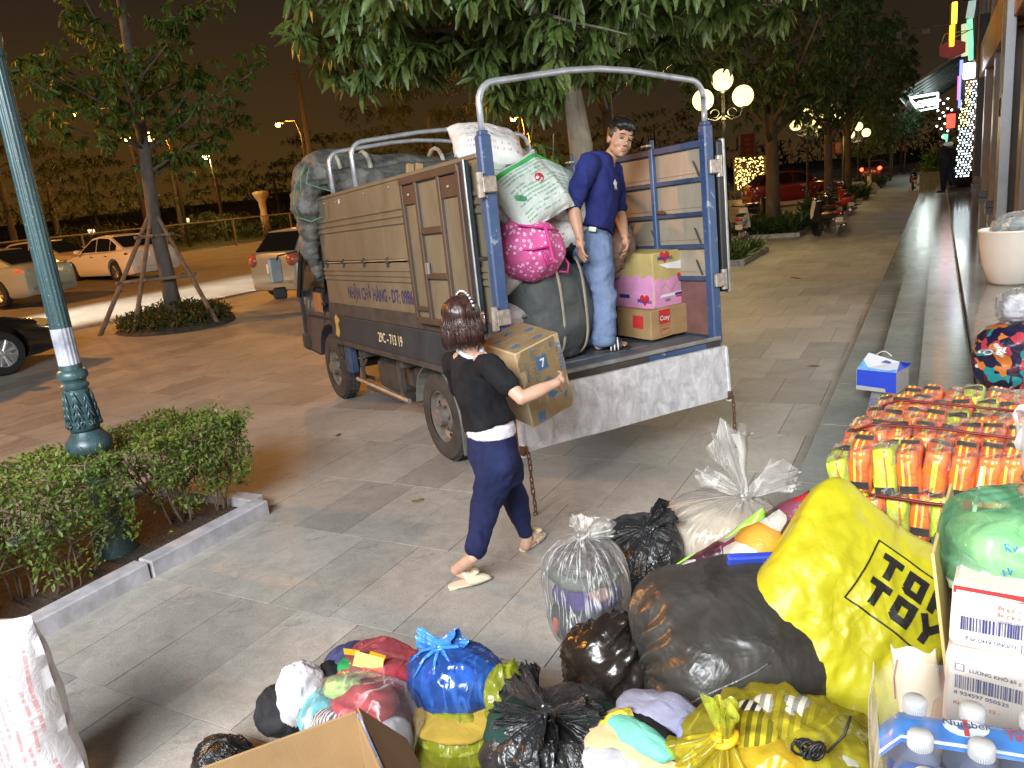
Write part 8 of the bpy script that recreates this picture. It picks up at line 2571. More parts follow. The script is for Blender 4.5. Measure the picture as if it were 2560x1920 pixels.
o_ = lump('bin_bag', M_BLACKP, (0,0,0),(.13,.10,.09), None, 113,.18,40,28); o_.location = (p_.x + .06, p_.y - .03,.07); tag(o_, 'corner of a black bag peeping out behind the open carton', 'bag')
# -- open cardboard box, bottom left of the pile
zt = .80
A_ = at_z(890,1778, zt); B_ = at_z(470,1932, zt)
ux = (B_ - A_); ux.z = 0; ln_b = ux.length; ux.normalize(); uy = Vector((-ux.y, ux.x, 0))
if uy.dot(Vector(EYE) - A_) < 0: uy = -uy
ob = thing('open_carton', 'open brown cardboard box at the bottom edge with its long wall facing the camera', 'box', (A_.x, A_.y, 0))
tt = .007
def wall(p, d, l_, h_, z0, nm, tilt=0.0, m=None):
 rm = Matrix.Rotation(math.atan2(d.y, d.x),3, 'Z')
 bx = MB(); bx.box((0,0,0),(l_, tt, h_), bev=.001)
 o_ = bx.build(nm, m or M_CARD, ob); c = p + d * (l_ / 2); o_.matrix_basis = Matrix.Translation((c.x, c.y, z0 + h_ / 2)) @ rm.to_4x4() @ Matrix.Rotation(tilt, 4, 'X'); return o_
wall(Vector((0,0,0)), ux, ln_b + .12, zt - .02,.02, 'long_wall'); wall(uy * .004, uy, .42, zt - .035,.02, 'short_wall')
wall(ux * (ln_b + .12), uy, .42, zt - .03,.02, 'short_wall'); wall(uy * .42, ux, ln_b + .12, zt * .72,.02, 'long_wall')
MB().box(((ux * (ln_b + .12) / 2 + uy * .21).x, (ux * (ln_b + .12) / 2 + uy * .21).y, .02),(ln_b + .1,.40,.01), rot=Matrix.Rotation(math.atan2(ux.y, ux.x),3, 'Z')).build('base', M_CARD, ob)
fl_ = MB().box((0,0,0),(.005,.40,.20), bev=.001).build('flap', M_CARD, ob)
q_ = at_z(1000,1890,.68) - A_
fl_.matrix_basis = Matrix.Translation((q_.x, q_.y, .66)) @ Matrix.Rotation(math.atan2(ux.y, ux.x),4, 'Z') @ Matrix.Rotation(R(38),4, 'Y') @ Matrix.Translation((0,.02,0))
lettering('pen_mark', '\u03c9', .05, M_WHT, Matrix.Identity(4), None)
bpy.data.objects.remove(bpy.data.objects['pen_mark'])
# -- white printed rice sack standing at the left edge
p_ = at_z(30,1985,0)
t_ = thing('rice_sack', 'tall white woven sack with rows of red print standing at the bottom left corner', 'sack', (-2.96,1.19,0))
o_ = sack('bag', .84,.46,.30, print_sack('left_sack_print', (.68,.67,.70),(.66,.26,.28), rows=22, cover=.44, lo=.05, hi=.95), t_, 41,.010,50,40, ears=.03)
o_.matrix_basis = Matrix.Translation((0,0,.41)) @ frame((0,0,0),(cR.x, cR.y, .0),(0,0,1)) @ Matrix.Rotation(R(90),4, 'Z') @ Matrix.Rotation(R(-4),4, 'Y')
bpy.context.view_layer.update()
Ms = frame(Vector((-2.96,1.19,.73)) + cB * .0,(cR.x, cR.y, 0),(0,0,1))
for s_, m_c, x, y, sz in (('\u2665 \u00ff \u2665', M_RED, 0,0,.07),):
 pass
for (x, y, w_, h_, m_) in ((-.04,.045,.05,.028, simple('green_print', (.04,.36,.12),.5)),(.04,.05,.03,.022, M_RED),(-.10,.04,.035,.03, M_RED),(.10,.0,.055,.022, M_RED)):
 vs, fs = poly([(x - w_ / 2, y - h_ / 2),(x, y - h_ * .1),(x + w_ / 2, y - h_ / 3),(x + w_ * .4, y + h_ / 2),(x, y + h_ * .2),(x - w_ / 2, y + h_ / 2)])
 drape(vs, fs, o_, Ms, m_, 'print_mark', o_, .003,1,.5)
# -- yellow shopping bag
def bagyellow():
 t = NT('yellow_shopping_bag'); n = t.noise(4.5,4,.5, None, .5)
 v = t.n.new('ShaderNodeTexVoronoi'); v.feature = 'DISTANCE_TO_EDGE'; v.inputs['Scale'].default_value = 5.0; nn = t.n.new('ShaderNodeMixRGB'); t.link(t.tc.outputs['Object'], v.inputs['Vector'])
 t.color(t.ramp(n, [(.3,(.38,.345,.010)),(.7,(.52,.475,.016))])); t.set(.42,0,.45)
 h = t.math('ADD', n, t.math('MULTIPLY', t.math('MINIMUM', v.outputs['Distance'], .12),1.6)); t.bump(h, .55,.03); return t.mat
M_YB = bagyellow()
ty = thing('shopping_bag', 'big crumpled yellow shopping bag with black framed lettering leaning on the orange vests', 'bag')
cy_ = at_d(2120,1508,2.90)
tx_ = (cR * math.cos(R(-40)) + cU * math.sin(R(-40)))
tu_ = (cR * math.sin(R(40)) + cU * math.cos(R(40)))
nrm = (cB + Vector((0,0,.35))).normalized()
tx_ = (tx_ - nrm * tx_.dot(nrm)).normalized(); tu_ = nrm.cross(tx_)
MY = Matrix(((tx_.x, tu_.x, nrm.x, cy_.x),(tx_.y, tu_.y, nrm.y, cy_.y),(tx_.z, tu_.z, nrm.z, cy_.z),(0,0,0,1)))
ty.matrix_world = MY
def ybag():
 vs, uv = [], []; n, m = 170,110; Lx, Ly, Lz = .29,.31,.17
 for j in range(m):
  th = PI * j / (m - 1)
  for i in range(n):
   ph = 2 * PI * i / n
   d = Vector((math.cos(ph) * math.sin(th), math.sin(ph) * math.sin(th),-math.cos(th)))
   k = (abs(d.x) ** 5 + abs(d.y) ** 5) ** (-1 / 5) if abs(d.x) + abs(d.y) > 1e-3 else 1
   e_ = 6.0
   k = (abs(d.x) ** e_ + abs(d.y) ** e_ + abs(d.z) ** 2.8) ** (-1 / 4.2)
   p = Vector((d.x * Lx * k, d.y * Ly * k, d.z * Lz * k))
   p.z += .025 * (ridged((p.x * 4.5 + 3, p.y * 4.5, d.z),1,4) - .45) + .03 * nz(p.x * 3, p.y * 3,5)
   if p.y > 0: p.z *= 1 - .35 * (p.y / Ly) ** 2; p.x *= 1 - .04 * p.y / Ly
   if p.y < -.1: p.x += .10 * (-.1 - p.y) * 1.2
   p.y += .02 * nz(p.x * 6,3, d.z * 2)
   if p.y < 0: p.y += -.06 * max(0, p.x / Lx) ** 1 * (-p.y / Ly)
   vs.append(p); uv.append((i / n, j / (m - 1)))
 return soft_mesh('bag', vs, n, m, M_YB, uv, True, (True, True), ty)
yb_ = ybag(); bpy.context.view_layer.update()
M_INK = simple('black_ink', (.012,.011,.010),.5, var=.2)
Ml = MY @ Matrix.Translation((.118,.082,0))
def strokes(segs, w):
 vs, fs = [], []
 for (x0, y0, x1, y1) in segs:
  a, b = Vector((x0, y0,0)), Vector((x1, y1,0)); d = (b - a).normalized(); n_ = Vector((-d.y, d.x, 0)) * (w / 2); a2, b2 = a - d * w * .0, b + d * w * .0
  k = len(vs); vs += [a2 - n_, b2 - n_, b2 + n_, a2 + n_]; fs.append((k, k + 1, k + 2, k + 3))
 return vs, fs
def glyph(ch, x, y, w, h, t_):
 s = []
 if ch == 'T': s = [(x, y + h - t_ / 2, x + w, y + h - t_ / 2),(x + w * .5, y, x + w * .5, y + h)]
 if ch == 'O': c = w * .3; s = [(x + t_ / 2, y + c, x + t_ / 2, y + h),(x + w - t_ / 2, y + c * .6, x + w - t_ / 2, y + h),(x, y + h - t_ / 2, x + w, y + h - t_ / 2),(x + t_ * .3, y + c * 1.1, x + c * 1.1, y + t_ * .4),(x + c * .7, y + t_ / 2, x + w, y + t_ / 2)]
 if ch == 'P': s = [(x + t_ / 2, y, x + t_ / 2, y + h),(x, y + h - t_ / 2, x + w * .8, y + h - t_ / 2),(x + w - t_ / 2, y + h * .95, x + w - t_ / 2, y + h * .55),(x, y + h * .42, x + w * .75, y + h * .42),(x + w * .65, y + h * .40, x + w, y + h * .62)]
 if ch == 'Y': s = [(x, y + h, x + w * .5, y + h * .45),(x + w, y + h, x + w * .4, y + h * .35),(x + w * .5, y, x + w * .5, y + h * .5)]
 return strokes(s, t_)
for word, yb0 in (('TOP', .008),('TOY', -.088)):
 for k, ch in enumerate(word):
  vs, fs = glyph(ch, -.150 + k * .090, yb0,.070,.082,.024)
  drape(vs, fs, yb_, Ml, M_INK, 'letter', yb_, .004,3,.5)
fr_v, fr_f = ring_rect(-.01,0,.35,.235,.0055)
drape(fr_v, fr_f, yb_, Ml, M_INK, 'print_frame', yb_, .004,4,.5)
tuft('folded_mouth', M_YB, (-.15,.30,.0),(-.2,1,.1),.05,.06, ty, 3, folds=3)
# -- bundle of packed safety vests
vb = thing('vest_bundle', 'large bundle of orange and lime safety vests in clear packets tied with dark red cord', 'bundle of vests', (-.40,3.50,.42), R(-6))
P_OR = cloth('fluorescent_orange', (.92,.17,.025),(1.0,.25,.04), vs=8, rough=.6); P_LI = cloth('fluorescent_lime', (.62,.80,.04),(.74,.90,.08), vs=8, rough=.6)
P_YS = simple('yellow_band', (.80,.72,.10),.4, var=.12, vs=20); P_GR = simple('dark_reflective_patch', (.05,.045,.045),.3, var=.3, vs=20)
F_PACK = film('packet_film', (.98,.97,.97),(.85,.82,.82),.03,.12,.45,22)
pw, pd, ph_ = .090,.195,.225
def slab(w, d, h, seed, r_=.03, nz_s=.006, dome=.02):
 vs, uv = [], []; n, m = 24,18
 for j in range(m):
  th = PI * j / (m - 1)
  for i in range(n):
   a = 2 * PI * (i + .5) / n
   dd = Vector((math.cos(a) * math.sin(th), math.sin(a) * math.sin(th),-math.cos(th)))
   k = (abs(dd.x) ** 7 + abs(dd.y) ** 8 + abs(dd.z) ** 8) ** (-1 / 7.6)
   p = Vector((dd.x * w / 2 * k, dd.y * d / 2 * k, dd.z * h / 2 * k))
   p += dd * nz_s * nz(p.x * 18 + seed, p.y * 18, p.z * 18) * 1.5
   vs.append(p); uv.append((i / n, j / m))
 return vs, uv, n, m
protos = []
for v_ in range(5):
 base = P_OR if v_ not in (2,) else P_LI
 vs, uv, n, m = slab(pw * 1.10, pd * 1.04, ph_, v_ * 3)
 pk_ = soft_mesh('vest_packet', vs, n, m, base, uv, True, (True, True), None)
 bvh = BVHTree.FromPolygons([v.co for v in pk_.data.vertices], [tuple(p.vertices) for p in pk_.data.polygons])
 def wrap(x, w_, mat, nm, parts=('front', 'top'), y0=None, y1=None):
  line = []
  for t in np.linspace(0,1,16):
   if t < .5: o_ = Vector((x, -1,-ph_ / 2 * .9 + ph_ * .95 * (t / .5))); d_ = Vector((0,1,0))
   else: o_ = Vector((x, -pd / 2 * .9 + pd * .9 * ((t - .5) / .5),1)); d_ = Vector((0,0,-1))
   h = bvh.ray_cast(o_, d_)
   if h[0] is not None: line.append((h[0], h[1]))
  vs, fs = [], []
  for (p, nn) in line: vs += [p + Vector((-w_ / 2,0,0)) + nn * .0022, p + Vector((w_ / 2,0,0)) + nn * .0022]
  for i in range(len(line) - 1): fs.append((2 * i, 2 * i + 1,2 * i + 3,2 * i + 2))
  q = MB(); q.add(vs, fs); q.build(nm, mat, pk_, smooth=True)
 wrap(-.020 + .004 * v_, .010, P_YS, 'yellow_band'); wrap(.004 + .004 * (v_ % 3),.009, P_YS if v_ != 2 else P_OR, 'yellow_band')
 for (zz, fr_) in ((-.055 - .01 * v_, True),(.03, False)):
  vs, fs = [], []
  for x in np.linspace(-pw * .40, pw * .40,5):
   for s_ in (-1,1):
    if fr_: h = bvh.ray_cast(Vector((x, -1, zz + s_ * .018)), Vector((0,1,0)))
    else: h = bvh.ray_cast(Vector((x, zz + s_ * .020,1)), Vector((0,0,-1)))
    vs.append(h[0] + h[1] * .0045 if h[0] is not None else (vs[-2] if len(vs) > 1 else Vector((x, zz, ph_ / 2))))
  for i in range(4): fs.append((2 * i, 2 * i + 1,2 * i + 3,2 * i + 2))
  q = MB(); q.add(vs, fs); q.build('reflective_patch', P_GR, pk_, smooth=True)
 vs, uv, n, m = slab(pw * 1.14, pd * 1.07, ph_ * 1.05, v_ * 5 + 1, nz_s=.010)
 fo = soft_mesh('packet_film', vs, n, m, F_PACK, uv, True, (True, True), pk_)
 fv = MB()
 rg = np.random.RandomState(v_)
 for q_ in range(1):
  a0 = Vector((rg.uniform(-.04,.0),-.10 + .1 * q_, ph_ / 2 * .98));
  fv.add([a0, a0 + Vector((.07,.01,.01)), a0 + Vector((.085,.02,.035)), a0 + Vector((.03,-.01,.05)), a0 + Vector((-.01,-.02,.025))], [(0,1,2),(0,2,3),(0,3,4)])
 fv.build('film_flap', F_PACK, pk_)
 protos.append(pk_)
rg = np.random.RandomState(12)
used = [False] * 5
for lay in range(2):
 for j in range(5):
  for i in range(8):
   v_ = (i * 3 + j * 2 + lay + int(rg.rand() * 2)) % 5
   if v_ == 2 and (i + j) % 2: v_ = 0
   pr_ = protos[v_]
   if not used[v_]: o_ = pr_; used[v_] = True; o_.parent = vb
   else: o_ = copy_tree(pr_, vb)
   sagx = -.035 if (lay == 0) else 0
   x = .045 + i * .093 + rg.normal(0,.004) + (.05 if lay == 0 else 0) - .012 * (j - 2) * 0 + j * .018
   y = .10 + j * .205 + rg.normal(0,.008) + .012 * i
   z = .115 + lay * .225 + rg.normal(0,.006) - (.05 if (i == 0 and lay == 1) else 0) - (.02 if j == 0 and lay == 1 else 0)
   o_.location = (x, y, z)
   o_.rotation_euler = (rg.normal(0,.07) + (.10 if lay else -.03), rg.normal(0,.09) + (-.16 if i == 0 else 0), rg.normal(0,.05))
M_CORD = simple('dark_red_cord', (.16,.008,.012),.5, var=.2)
cdz = .475
MB().tube([(.06,.22,.44),(.14,.24, cdz),(.40,.22, cdz + .012),(.70,.20, cdz),(.86,.20,.40),(.87,.2,.1)], .0065,6).build('cord', M_CORD, vb, smooth=True)
MB().tube([(.12,.62,.45),(.2,.63, cdz + .01),(.45,.60, cdz + .01),(.84,.58, cdz)], .0065,6).build('cord', M_CORD, vb, smooth=True)
MB().tube([(.03,.06,.22),(.1,-.012,.235),(.4,-.010,.225),(.82,-.006,.235),(.86,.2,.25)], .0075,6).build('cord', M_CORD, vb, smooth=True)
# -- stacked printed cartons at the right
zc = 1.385
c_l = at_z(2361,1631, zc); c_r = at_z(2560,1677, zc)
dx_ = (c_r - c_l); dx_.z = 0; dx_.normalize(); ya = math.atan2(dx_.y, dx_.x)
def carton(label, w, d, h, corner, z_top, yaw, mat, seed):
 t_ = thing('carton', label, 'box')
 fx_ = Vector((math.cos(yaw), math.sin(yaw),0)); fy_ = Vector((-fx_.y, fx_.x, 0))
 c = corner + fx_ * w / 2 + fy_ * d / 2
 t_.matrix_world = Matrix.Translation((c.x, c.y, z_top - h / 2)) @ Matrix.Rotation(yaw, 4, 'Z')
 o_ = crumpled_box(w, d, h, mat, 'carton', t_, .004, seed); bpy.context.view_layer.update(); return t_, o_
M_BOXW = carton_mat('whitish_carton', (.60,.54,.46)); M_INKB = simple('navy_ink', (.03,.035,.14),.6, var=.2); M_BEIGEI = simple('brown_red_ink', (.40,.10,.07),.6, var=.2)
bw_, bd_, bh_ = .44,.30,.17
low, lob = carton('lower whitish carton of the stack with upright barcode and tick boxes', bw_, bd_, bh_, c_l, zc, ya, M_BOXW, 3)
dm = (bw_, bd_, bh_)
def ldc(o_, sh, m, nm, l_=.003, c_=0): return dc(o_, None, dm, 'front', sh, m, nm, l_, c_)
def barcode(cx_, cy_, w, h, seed):
 rg = np.random.RandomState(seed); vs, fs = [], []; x = cx_ - w / 2
 while x < cx_ + w / 2:
  b = rg.choice([.0009,.0016,.0025]) * w / .08; k = len(vs)
  vs += [(x, cy_ - h / 2,0),(x + b, cy_ - h / 2,0),(x + b, cy_ + h / 2,0),(x, cy_ + h / 2,0)]; fs.append((k, k + 1, k + 2, k + 3)); x += b + rg.choice([.0009,.0016,.002]) * w / .08
 return vs, fs
L0 = -bw_ / 2
ldc(lob, ring_rect(L0 + .020,.068,.012,.012,.001), M_INKB, 'tick_box'); ldc(lob, tx('L\u01af\u01a0NG KH\u00d4 65 g', L0 + .032,.063,.0080,.01,1.0, 'LEFT'), M_INKB, 'carton_text')
ldc(lob, barcode(L0 + .056,.044,.082,.022,1), M_INKB, 'barcode'); ldc(lob, tx('8 934597 050525', L0 + .014,.023,.0085,.006,1.15, 'LEFT'), M_INKB, 'carton_text')
ldc(lob, tx('KI: ___ 30 - 12 -', L0 + .014,.006,.0080,.01,1.1, 'LEFT'), M_BEIGEI, 'carton_text')
ldc(lob, ring_rect(L0 + .118,.068,.013,.013,.001), M_INKB, 'tick_box'); ldc(lob, tx('v', L0 + .118,.064,.010,.01), M_INKB, 'carton_text'); ldc(lob, tx('L\u01af\u01a0NG', L0 + .130,.063,.0080,.01,1.05, 'LEFT'), M_INKB, 'carton_text')
ldc(lob, barcode(L0 + .152,.044,.082,.022,2), M_INKB, 'barcode')
hu = .098
cu_ = c_l + dx_ * .004
dm2 = (bw_, bd_, hu)
upc, upb = carton('upper whitish carton printed upside down, with red top edge and open flaps', bw_, bd_, hu, Vector((cu_.x, cu_.y, 0)) + Vector((-dx_.y, dx_.x, 0)) * .02, zc + hu + .002, ya + .03, M_BOXW, 8)
def udc(sh, m, nm, l_=.003): return dc(upb, None, dm2, 'front', sh, m, nm, l_, 0)
def txr(s, x, y, size, bold=.01, xs=1.0): return tx(s, x, y, size, bold, xs, 'LEFT', PI)
udc(rect(0, hu / 2 - .005, bw_ * .99,.012), M_RED, 'red_band')
udc(txr('h\u1ed9p x 650 g/ h\u1ed9p = 3.9 kg', L0 + .150,.029,.0088), M_BEIGEI, 'carton_text'); udc(txr('h\u1ed9p x 700 g/ h\u1ed9p = 4.2 kg', L0 + .150,.018,.0088), M_BEIGEI, 'carton_text')
udc(barcode(L0 + .054,-.006,.082,.022,3), M_INKB, 'barcode'); udc(txr('8 934597 050501', L0 + .10,.008,.006), M_INKB, 'carton_text')
udc(txr('L\u01af\u01a0NG KH\u00d4 70 g', L0 + .082,-.027,.0078), M_INKB, 'carton_text'); udc(ring_rect(L0 + .094,-.031,.012,.014,.001), M_INKB, 'tick_box'); udc(tx('v', L0 + .094,-.035,.010,.012), M_INKB, 'carton_text')
udc(barcode(L0 + .152,-.006,.088,.022,5), M_INKB, 'barcode')
# flaps of the upper carton
fl = MB().box((0,0,0),(.005,.30,.22), bev=.001).build('flap', M_CARD2, upc); fl.matrix_basis = Matrix.Translation((-bw_ / 2 - .018,.06,-.045)) @ Matrix.Rotation(R(-7),4, 'Y')
fl = MB().box((0,0,0),(.012,.006,.27), bev=.001).build('flap_edge', M_RED, upc); fl.matrix_basis = Matrix.Translation((-bw_ / 2 + .004, bd_ / 2 * .4,-.04))
fl = MB().box((0,0,0),(.006,.18,.09), bev=.001).build('flap', M_WHT, upc); fl.matrix_basis = Matrix.Translation((-bw_ / 2 + .012,.12, hu / 2 + .01)) @ Matrix.Rotation(R(6),4, 'Y')
fl = MB().box((0,0,0),(bw_ * .9,.005,.05), bev=.001).build('flap', M_RED, upc); fl.matrix_basis = Matrix.Translation((0,-.02, hu / 2 + .02)) @ Matrix.Rotation(R(80),4, 'X')
# support stack below the cartons and the water (plain cartons on the steps)
for k, (x0, y0, zt_, sx_, sy_, lb) in enumerate(((c_l.x + .26, c_l.y + .18, zc - bh_, .52,.36, 'plain brown carton directly under the whitish cartons'),(c_l.x + .28, c_l.y + .18, zc - bh_ - .36,.56,.40, 'plain brown carton standing on the steps under the carton stack'))):
 h_ = .355 if k == 0 else zc - bh_ - .36 - .56
 t_ = thing('cardboard_box', lb, 'box'); t_.matrix_world = Matrix.Translation((x0, y0, zt_ - h_ / 2 - .002)) @ Matrix.Rotation(ya, 4, 'Z'); crumpled_box(sx_, sy_, h_, M_CARD, 'carton', t_, .004, k)
# -- green bag standing in the open carton
p_ = at_d(2548,1375,1.47)
t_ = thing('clothes_bag', 'green tinted clear bag knotted at the top sitting in the open upper carton', 'bag', tuple(p_ - Vector((0,0,.105))))
b_, kp = tied_bag('plastic_bag', F_GREEN, .118,.11,.22, t_, 120, pleats=28, pa=.07, power=2.6, wr=.014, kx=.03)
lump('green_vegetables', cloth('green_filling', (.14,.36,.18),(.50,.55,.32), vs=14),(.0,0,.09),(.102,.096,.08), t_, 3,.18,40,28); lump('pale_filling', cloth('pale_filling', (.42,.50,.30)),(-.03,-.03,.06),(.07,.06,.05), t_, 6,.2)
knot('knot', simple('brown_tie', (.28,.20,.13),.6), kp, .03, t_); tuft('tuft', F_TUFT, kp, (.05,.1,1),.12,.08, t_, 6)
bpy.context.view_layer.update()
bvh = BVHTree.FromPolygons([b_.matrix_world @ v.co for v in b_.data.vertices], [tuple(p.vertices) for p in b_.data.polygons])
for pl in (((2512,1360),(2516,1378),(2512,1360),(2524,1360),(2518,1370),(2528,1380)),((2534,1370),(2536,1380),(2544,1366)),((2508,1425),(2512,1440)),((2520,1420),(2526,1438),(2530,1426))):
 hp = []
 for (px, py) in pl:
  d = Vector(ray(px, py)).normalized(); h = bvh.ray_cast(Vector(EYE), d)
  if h[0] is not None: hp.append(h[0] - Vector(t_.location) - d * .002)
 if len(hp) > 1: MB().tube(hp, .0012,4).build('pen_stroke', M_BLUP, t_)
# -- shrink wrapped water bottles
zc2 = 1.40
cp = [[at_z(*q, zc2) for q in ((2301,1835),(2416,1853),(2531,1871))], [at_z(*q, zc2) for q in ((2305,1722),(2408,1742),(2510,1757))]]
e1 = (cp[0][2] - cp[0][0]) / 2; e2 = ((cp[1][0] - cp[0][0]) + (cp[1][1] - cp[0][1])) / 2
e1.z = e2.z = 0
e1 = e1.normalized() * .066; e2n = Vector((-e1.y, e1.x, 0)).normalized() * .070
wt = thing('water_pack', 'shrink wrapped pack of water bottles with white caps and a blue printed sleeve', 'water bottles', (cp[0][0].x, cp[0][0].y, zc2 - .215))
tw_ = NT('bottle_plastic'); tw_.color((.55,.62,.75)); tw_.set(.08,0,.8)
tr = tw_.n.new('ShaderNodeBsdfTransparent'); tr.inputs[0].default_value = (.86,.91,.98,1); mx = tw_.n.new('ShaderNodeMixShader'); lw = tw_.n.new('ShaderNodeLayerWeight'); lw.inputs[0].default_value = .4
tw_.link(tw_.math('ADD', tw_.math('MULTIPLY', lw.outputs['Fresnel'], .5),.07, True), mx.inputs[0]); tw_.link(tr.outputs[0], mx.inputs[1]); tw_.link(tw_.bsdf.outputs[0], mx.inputs[2]); tw_.link(mx.outputs[0], tw_.out.inputs[0])
M_CAP = simple('white_cap', (.72,.71,.68),.35, var=.04); M_SLEEVE = simple('blue_sleeve', (.02,.16,.62),.25, var=.35, vs=9, c2=(.04,.32,.80)); M_NAVYL = simple('navy_label', (.015,.03,.22),.3)
bot = MB(); bot.lathe([(.028,0),(.032,.006),(.0325,.06),(.030,.07),(.0325,.08),(.0325,.135),(.030,.155),(.020,.178),(.0135,.190),(.0135,.200)], 28)
me_b = bot.mesh('bottle', tw_.mat, True)
cpm = MB()
for k in range(40):
 pass
cpm.lathe([(.0140,.197),(.0143,.213),(.0130,.2155),(.001,.2160)], 40); me_c = cpm.mesh('cap', M_CAP, True)
rdg = MB()
for k in range(36):
 a = 2 * PI * k / 36; rdg.box((math.cos(a) * .0143, math.sin(a) * .0143,.205),(.0008,.0012,.015), rot=Matrix.Rotation(a, 3, 'Z'))
me_r = rdg.mesh('cap_ridges', M_CAP)
lb_ = MB(); lb_.lathe([(.0330,.082),(.0330,.13)], 28); lb_.f = [f for f in lb_.f if len(f) == 4]; lb_.m = [0] * len(lb_.f); me_l = lb_.mesh('label', M_NAVYL, True)
for j in range(3):
 for i in range(5):
  b_ = link('bottle', me_b, wt, e1 * (i) + e2n * (j - 1)); c_ = link('cap', me_c, b_); link('cap_ridges', me_r, c_); link('label', me_l, b_)
# blue printed sleeve running between the cap rows
Mw = frame((0,0,0), e1, e2n)
def wl(u, v, z): return e1.normalized() * u + e2n.normalized() * v + Vector((0,0, z))
def strip(v0, v1, z0, z1, nm, mat, bulge=.012, u0=-.045, u1=.34):
 vs, fs = [], []
 nu_, nv_ = 30,8
 for a in range(nu_ + 1):
  for b in range(nv_ + 1):
   u = u0 + (u1 - u0) * a / nu_; s_ = b / nv_
   vs.append(wl(u, v0 + (v1 - v0) * s_, z0 + (z1 - z0) * s_ + bulge * math.sin(PI * s_) + .0025 * nz(u * 18, s_ * 3,2) - (.06 * max(0,-.02 - u) * 20 if u < -.02 else 0)))
 for a in range(nu_):
  for b in range(nv_): k = a * (nv_ + 1) + b; fs.append((k, k + nv_ + 1, k + nv_ + 2, k + 1))
 q = MB(); q.add(vs, fs); return q.build(nm, mat, wt, smooth=True)
sl = strip(.016,.066,.186,.194, 'printed_sleeve', M_SLEEVE)
sl2 = strip(-.056,-.018,.170,.186, 'printed_sleeve', simple('sleeve_fade', (.10,.34,.72),.2, var=.3, vs=12, c2=(.03,.10,.45)))
def spr(sh, M2, m, nm, l_=.002):
 bpy.context.view_layer.update(); return drape(sh[0], sh[1], sl, wt.matrix_world @ M2, m, nm, sl, l_, 2,.2)
Mq = frame(wl(0,0,.24), e1, e2n)
def tyy(x, y): return Matrix.Translation(wl(x, y, .24)) @ Mq.to_3x3().to_4x4()
M_LB = simple('pale_sleeve_print', (.72,.80,.9),.3)
spr(patch([(math.cos(a) * .026, math.sin(a) * .0135) for a in np.linspace(0,2 * PI, 17)[:-1]]), tyy(.055,.042), M_LB, 'logo_oval')
spr(tx('1', 0,0,.036,.03), tyy(.055,.029), M_RED, 'logo_numeral', .0045); spr(tx('Number', 0,0,.0155,.006,1.0, 'CENTER'), tyy(.055,.038), M_INKB, 'logo_text', .006)
spr(tx('WOW', 0,0,.019,.03,1.2, 'LEFT'), tyy(.098,.046), M_RED, 'sleeve_text'); spr(tx('TINH KHI\u1ebeT', 0,0,.014,.03,1.1, 'LEFT'), tyy(.098,.033), M_RED, 'sleeve_text'); spr(tx('THI\u00caN', 0,0,.014,.03,1.1, 'LEFT'), tyy(.125,.021), M_RED, 'sleeve_text')
st2 = strip(.019,.023,.190,.1915, 'white_stripe', M_LB, .002)
# outer shrink film
fv, ff = [], []
for (u, v, z) in ((-.042,-.045,.11),(-.042,.20,.11)): pass
shr = strip(-.075,.16,.208,.212, 'shrink_film', F_SHR, .010,-.044,.34)
cap_side = MB(); vs, fs = [], []
for a in range(13):
 for b in range(7):
  s_ = a / 12; t = b / 6
  vs.append(wl(-.046 - .006 * math.sin(t * 3) + .004 * nz(s_ * 6, t * 4,3),-.075 + .235 * s_, .205 - .19 * t))
for a in range(12):
 for b in range(6): k = a * 7 + b; fs.append((k, k + 1, k + 8, k + 7))
cap_side.add(vs, fs); cap_side.build('shrink_film', F_CLEAR, wt, smooth=True)
# carton under the water
t_ = thing('cardboard_box', 'plain brown carton on the steps beneath the water bottles', 'box')
cc = Vector(wt.location) + wl(.14,.03,0); h_ = cc.z - .002 - .42
t_.matrix_world = Matrix.Translation((cc.x, cc.y, .42 + h_ / 2)) @ Matrix.Rotation(math.atan2(e1.y, e1.x),4, 'Z'); crumpled_box(.42,.32, h_ - .004, M_CARD, 'carton', t_, .003,6)
# cream paper roll with red string
rp_ = at_d(2283,1612,1.52)
t_ = thing('paper_roll', 'curled cream paper sheet with a dark red string beside the water bottles', 'paper roll', tuple(rp_))
vs, fs = [], []
for a in range(15):
 for b in range(9):
  an = -.3 + a * .20; z = -.24 * b / 8
  vs.append(cR * (.036 * math.cos(PI - an) + .004 * b) + cB * (.030 * math.sin(an)) + Vector((0,0, z - .006 * math.sin(a * .7))))
for a in range(14):
 for b in range(8): k = a * 9 + b; fs.append((k, k + 1, k + 10, k + 9))
q = MB(); q.add(vs, fs); o_ = q.build('paper', simple('cream_paper', (.62,.55,.40),.6, var=.1, vs=8), t_, smooth=True); md = o_.modifiers.new('s', 'SOLIDIFY'); md.thickness = .002
MB().tube([cR * -.036 + cB * .02 + Vector((0,0,-.02)), cR * -.046 + cB * .03 + Vector((0,0,-.05)), cR * -.043 + cB * .03 + Vector((0,0,-.09))], .0015,5).build('string', M_CORD, t_)
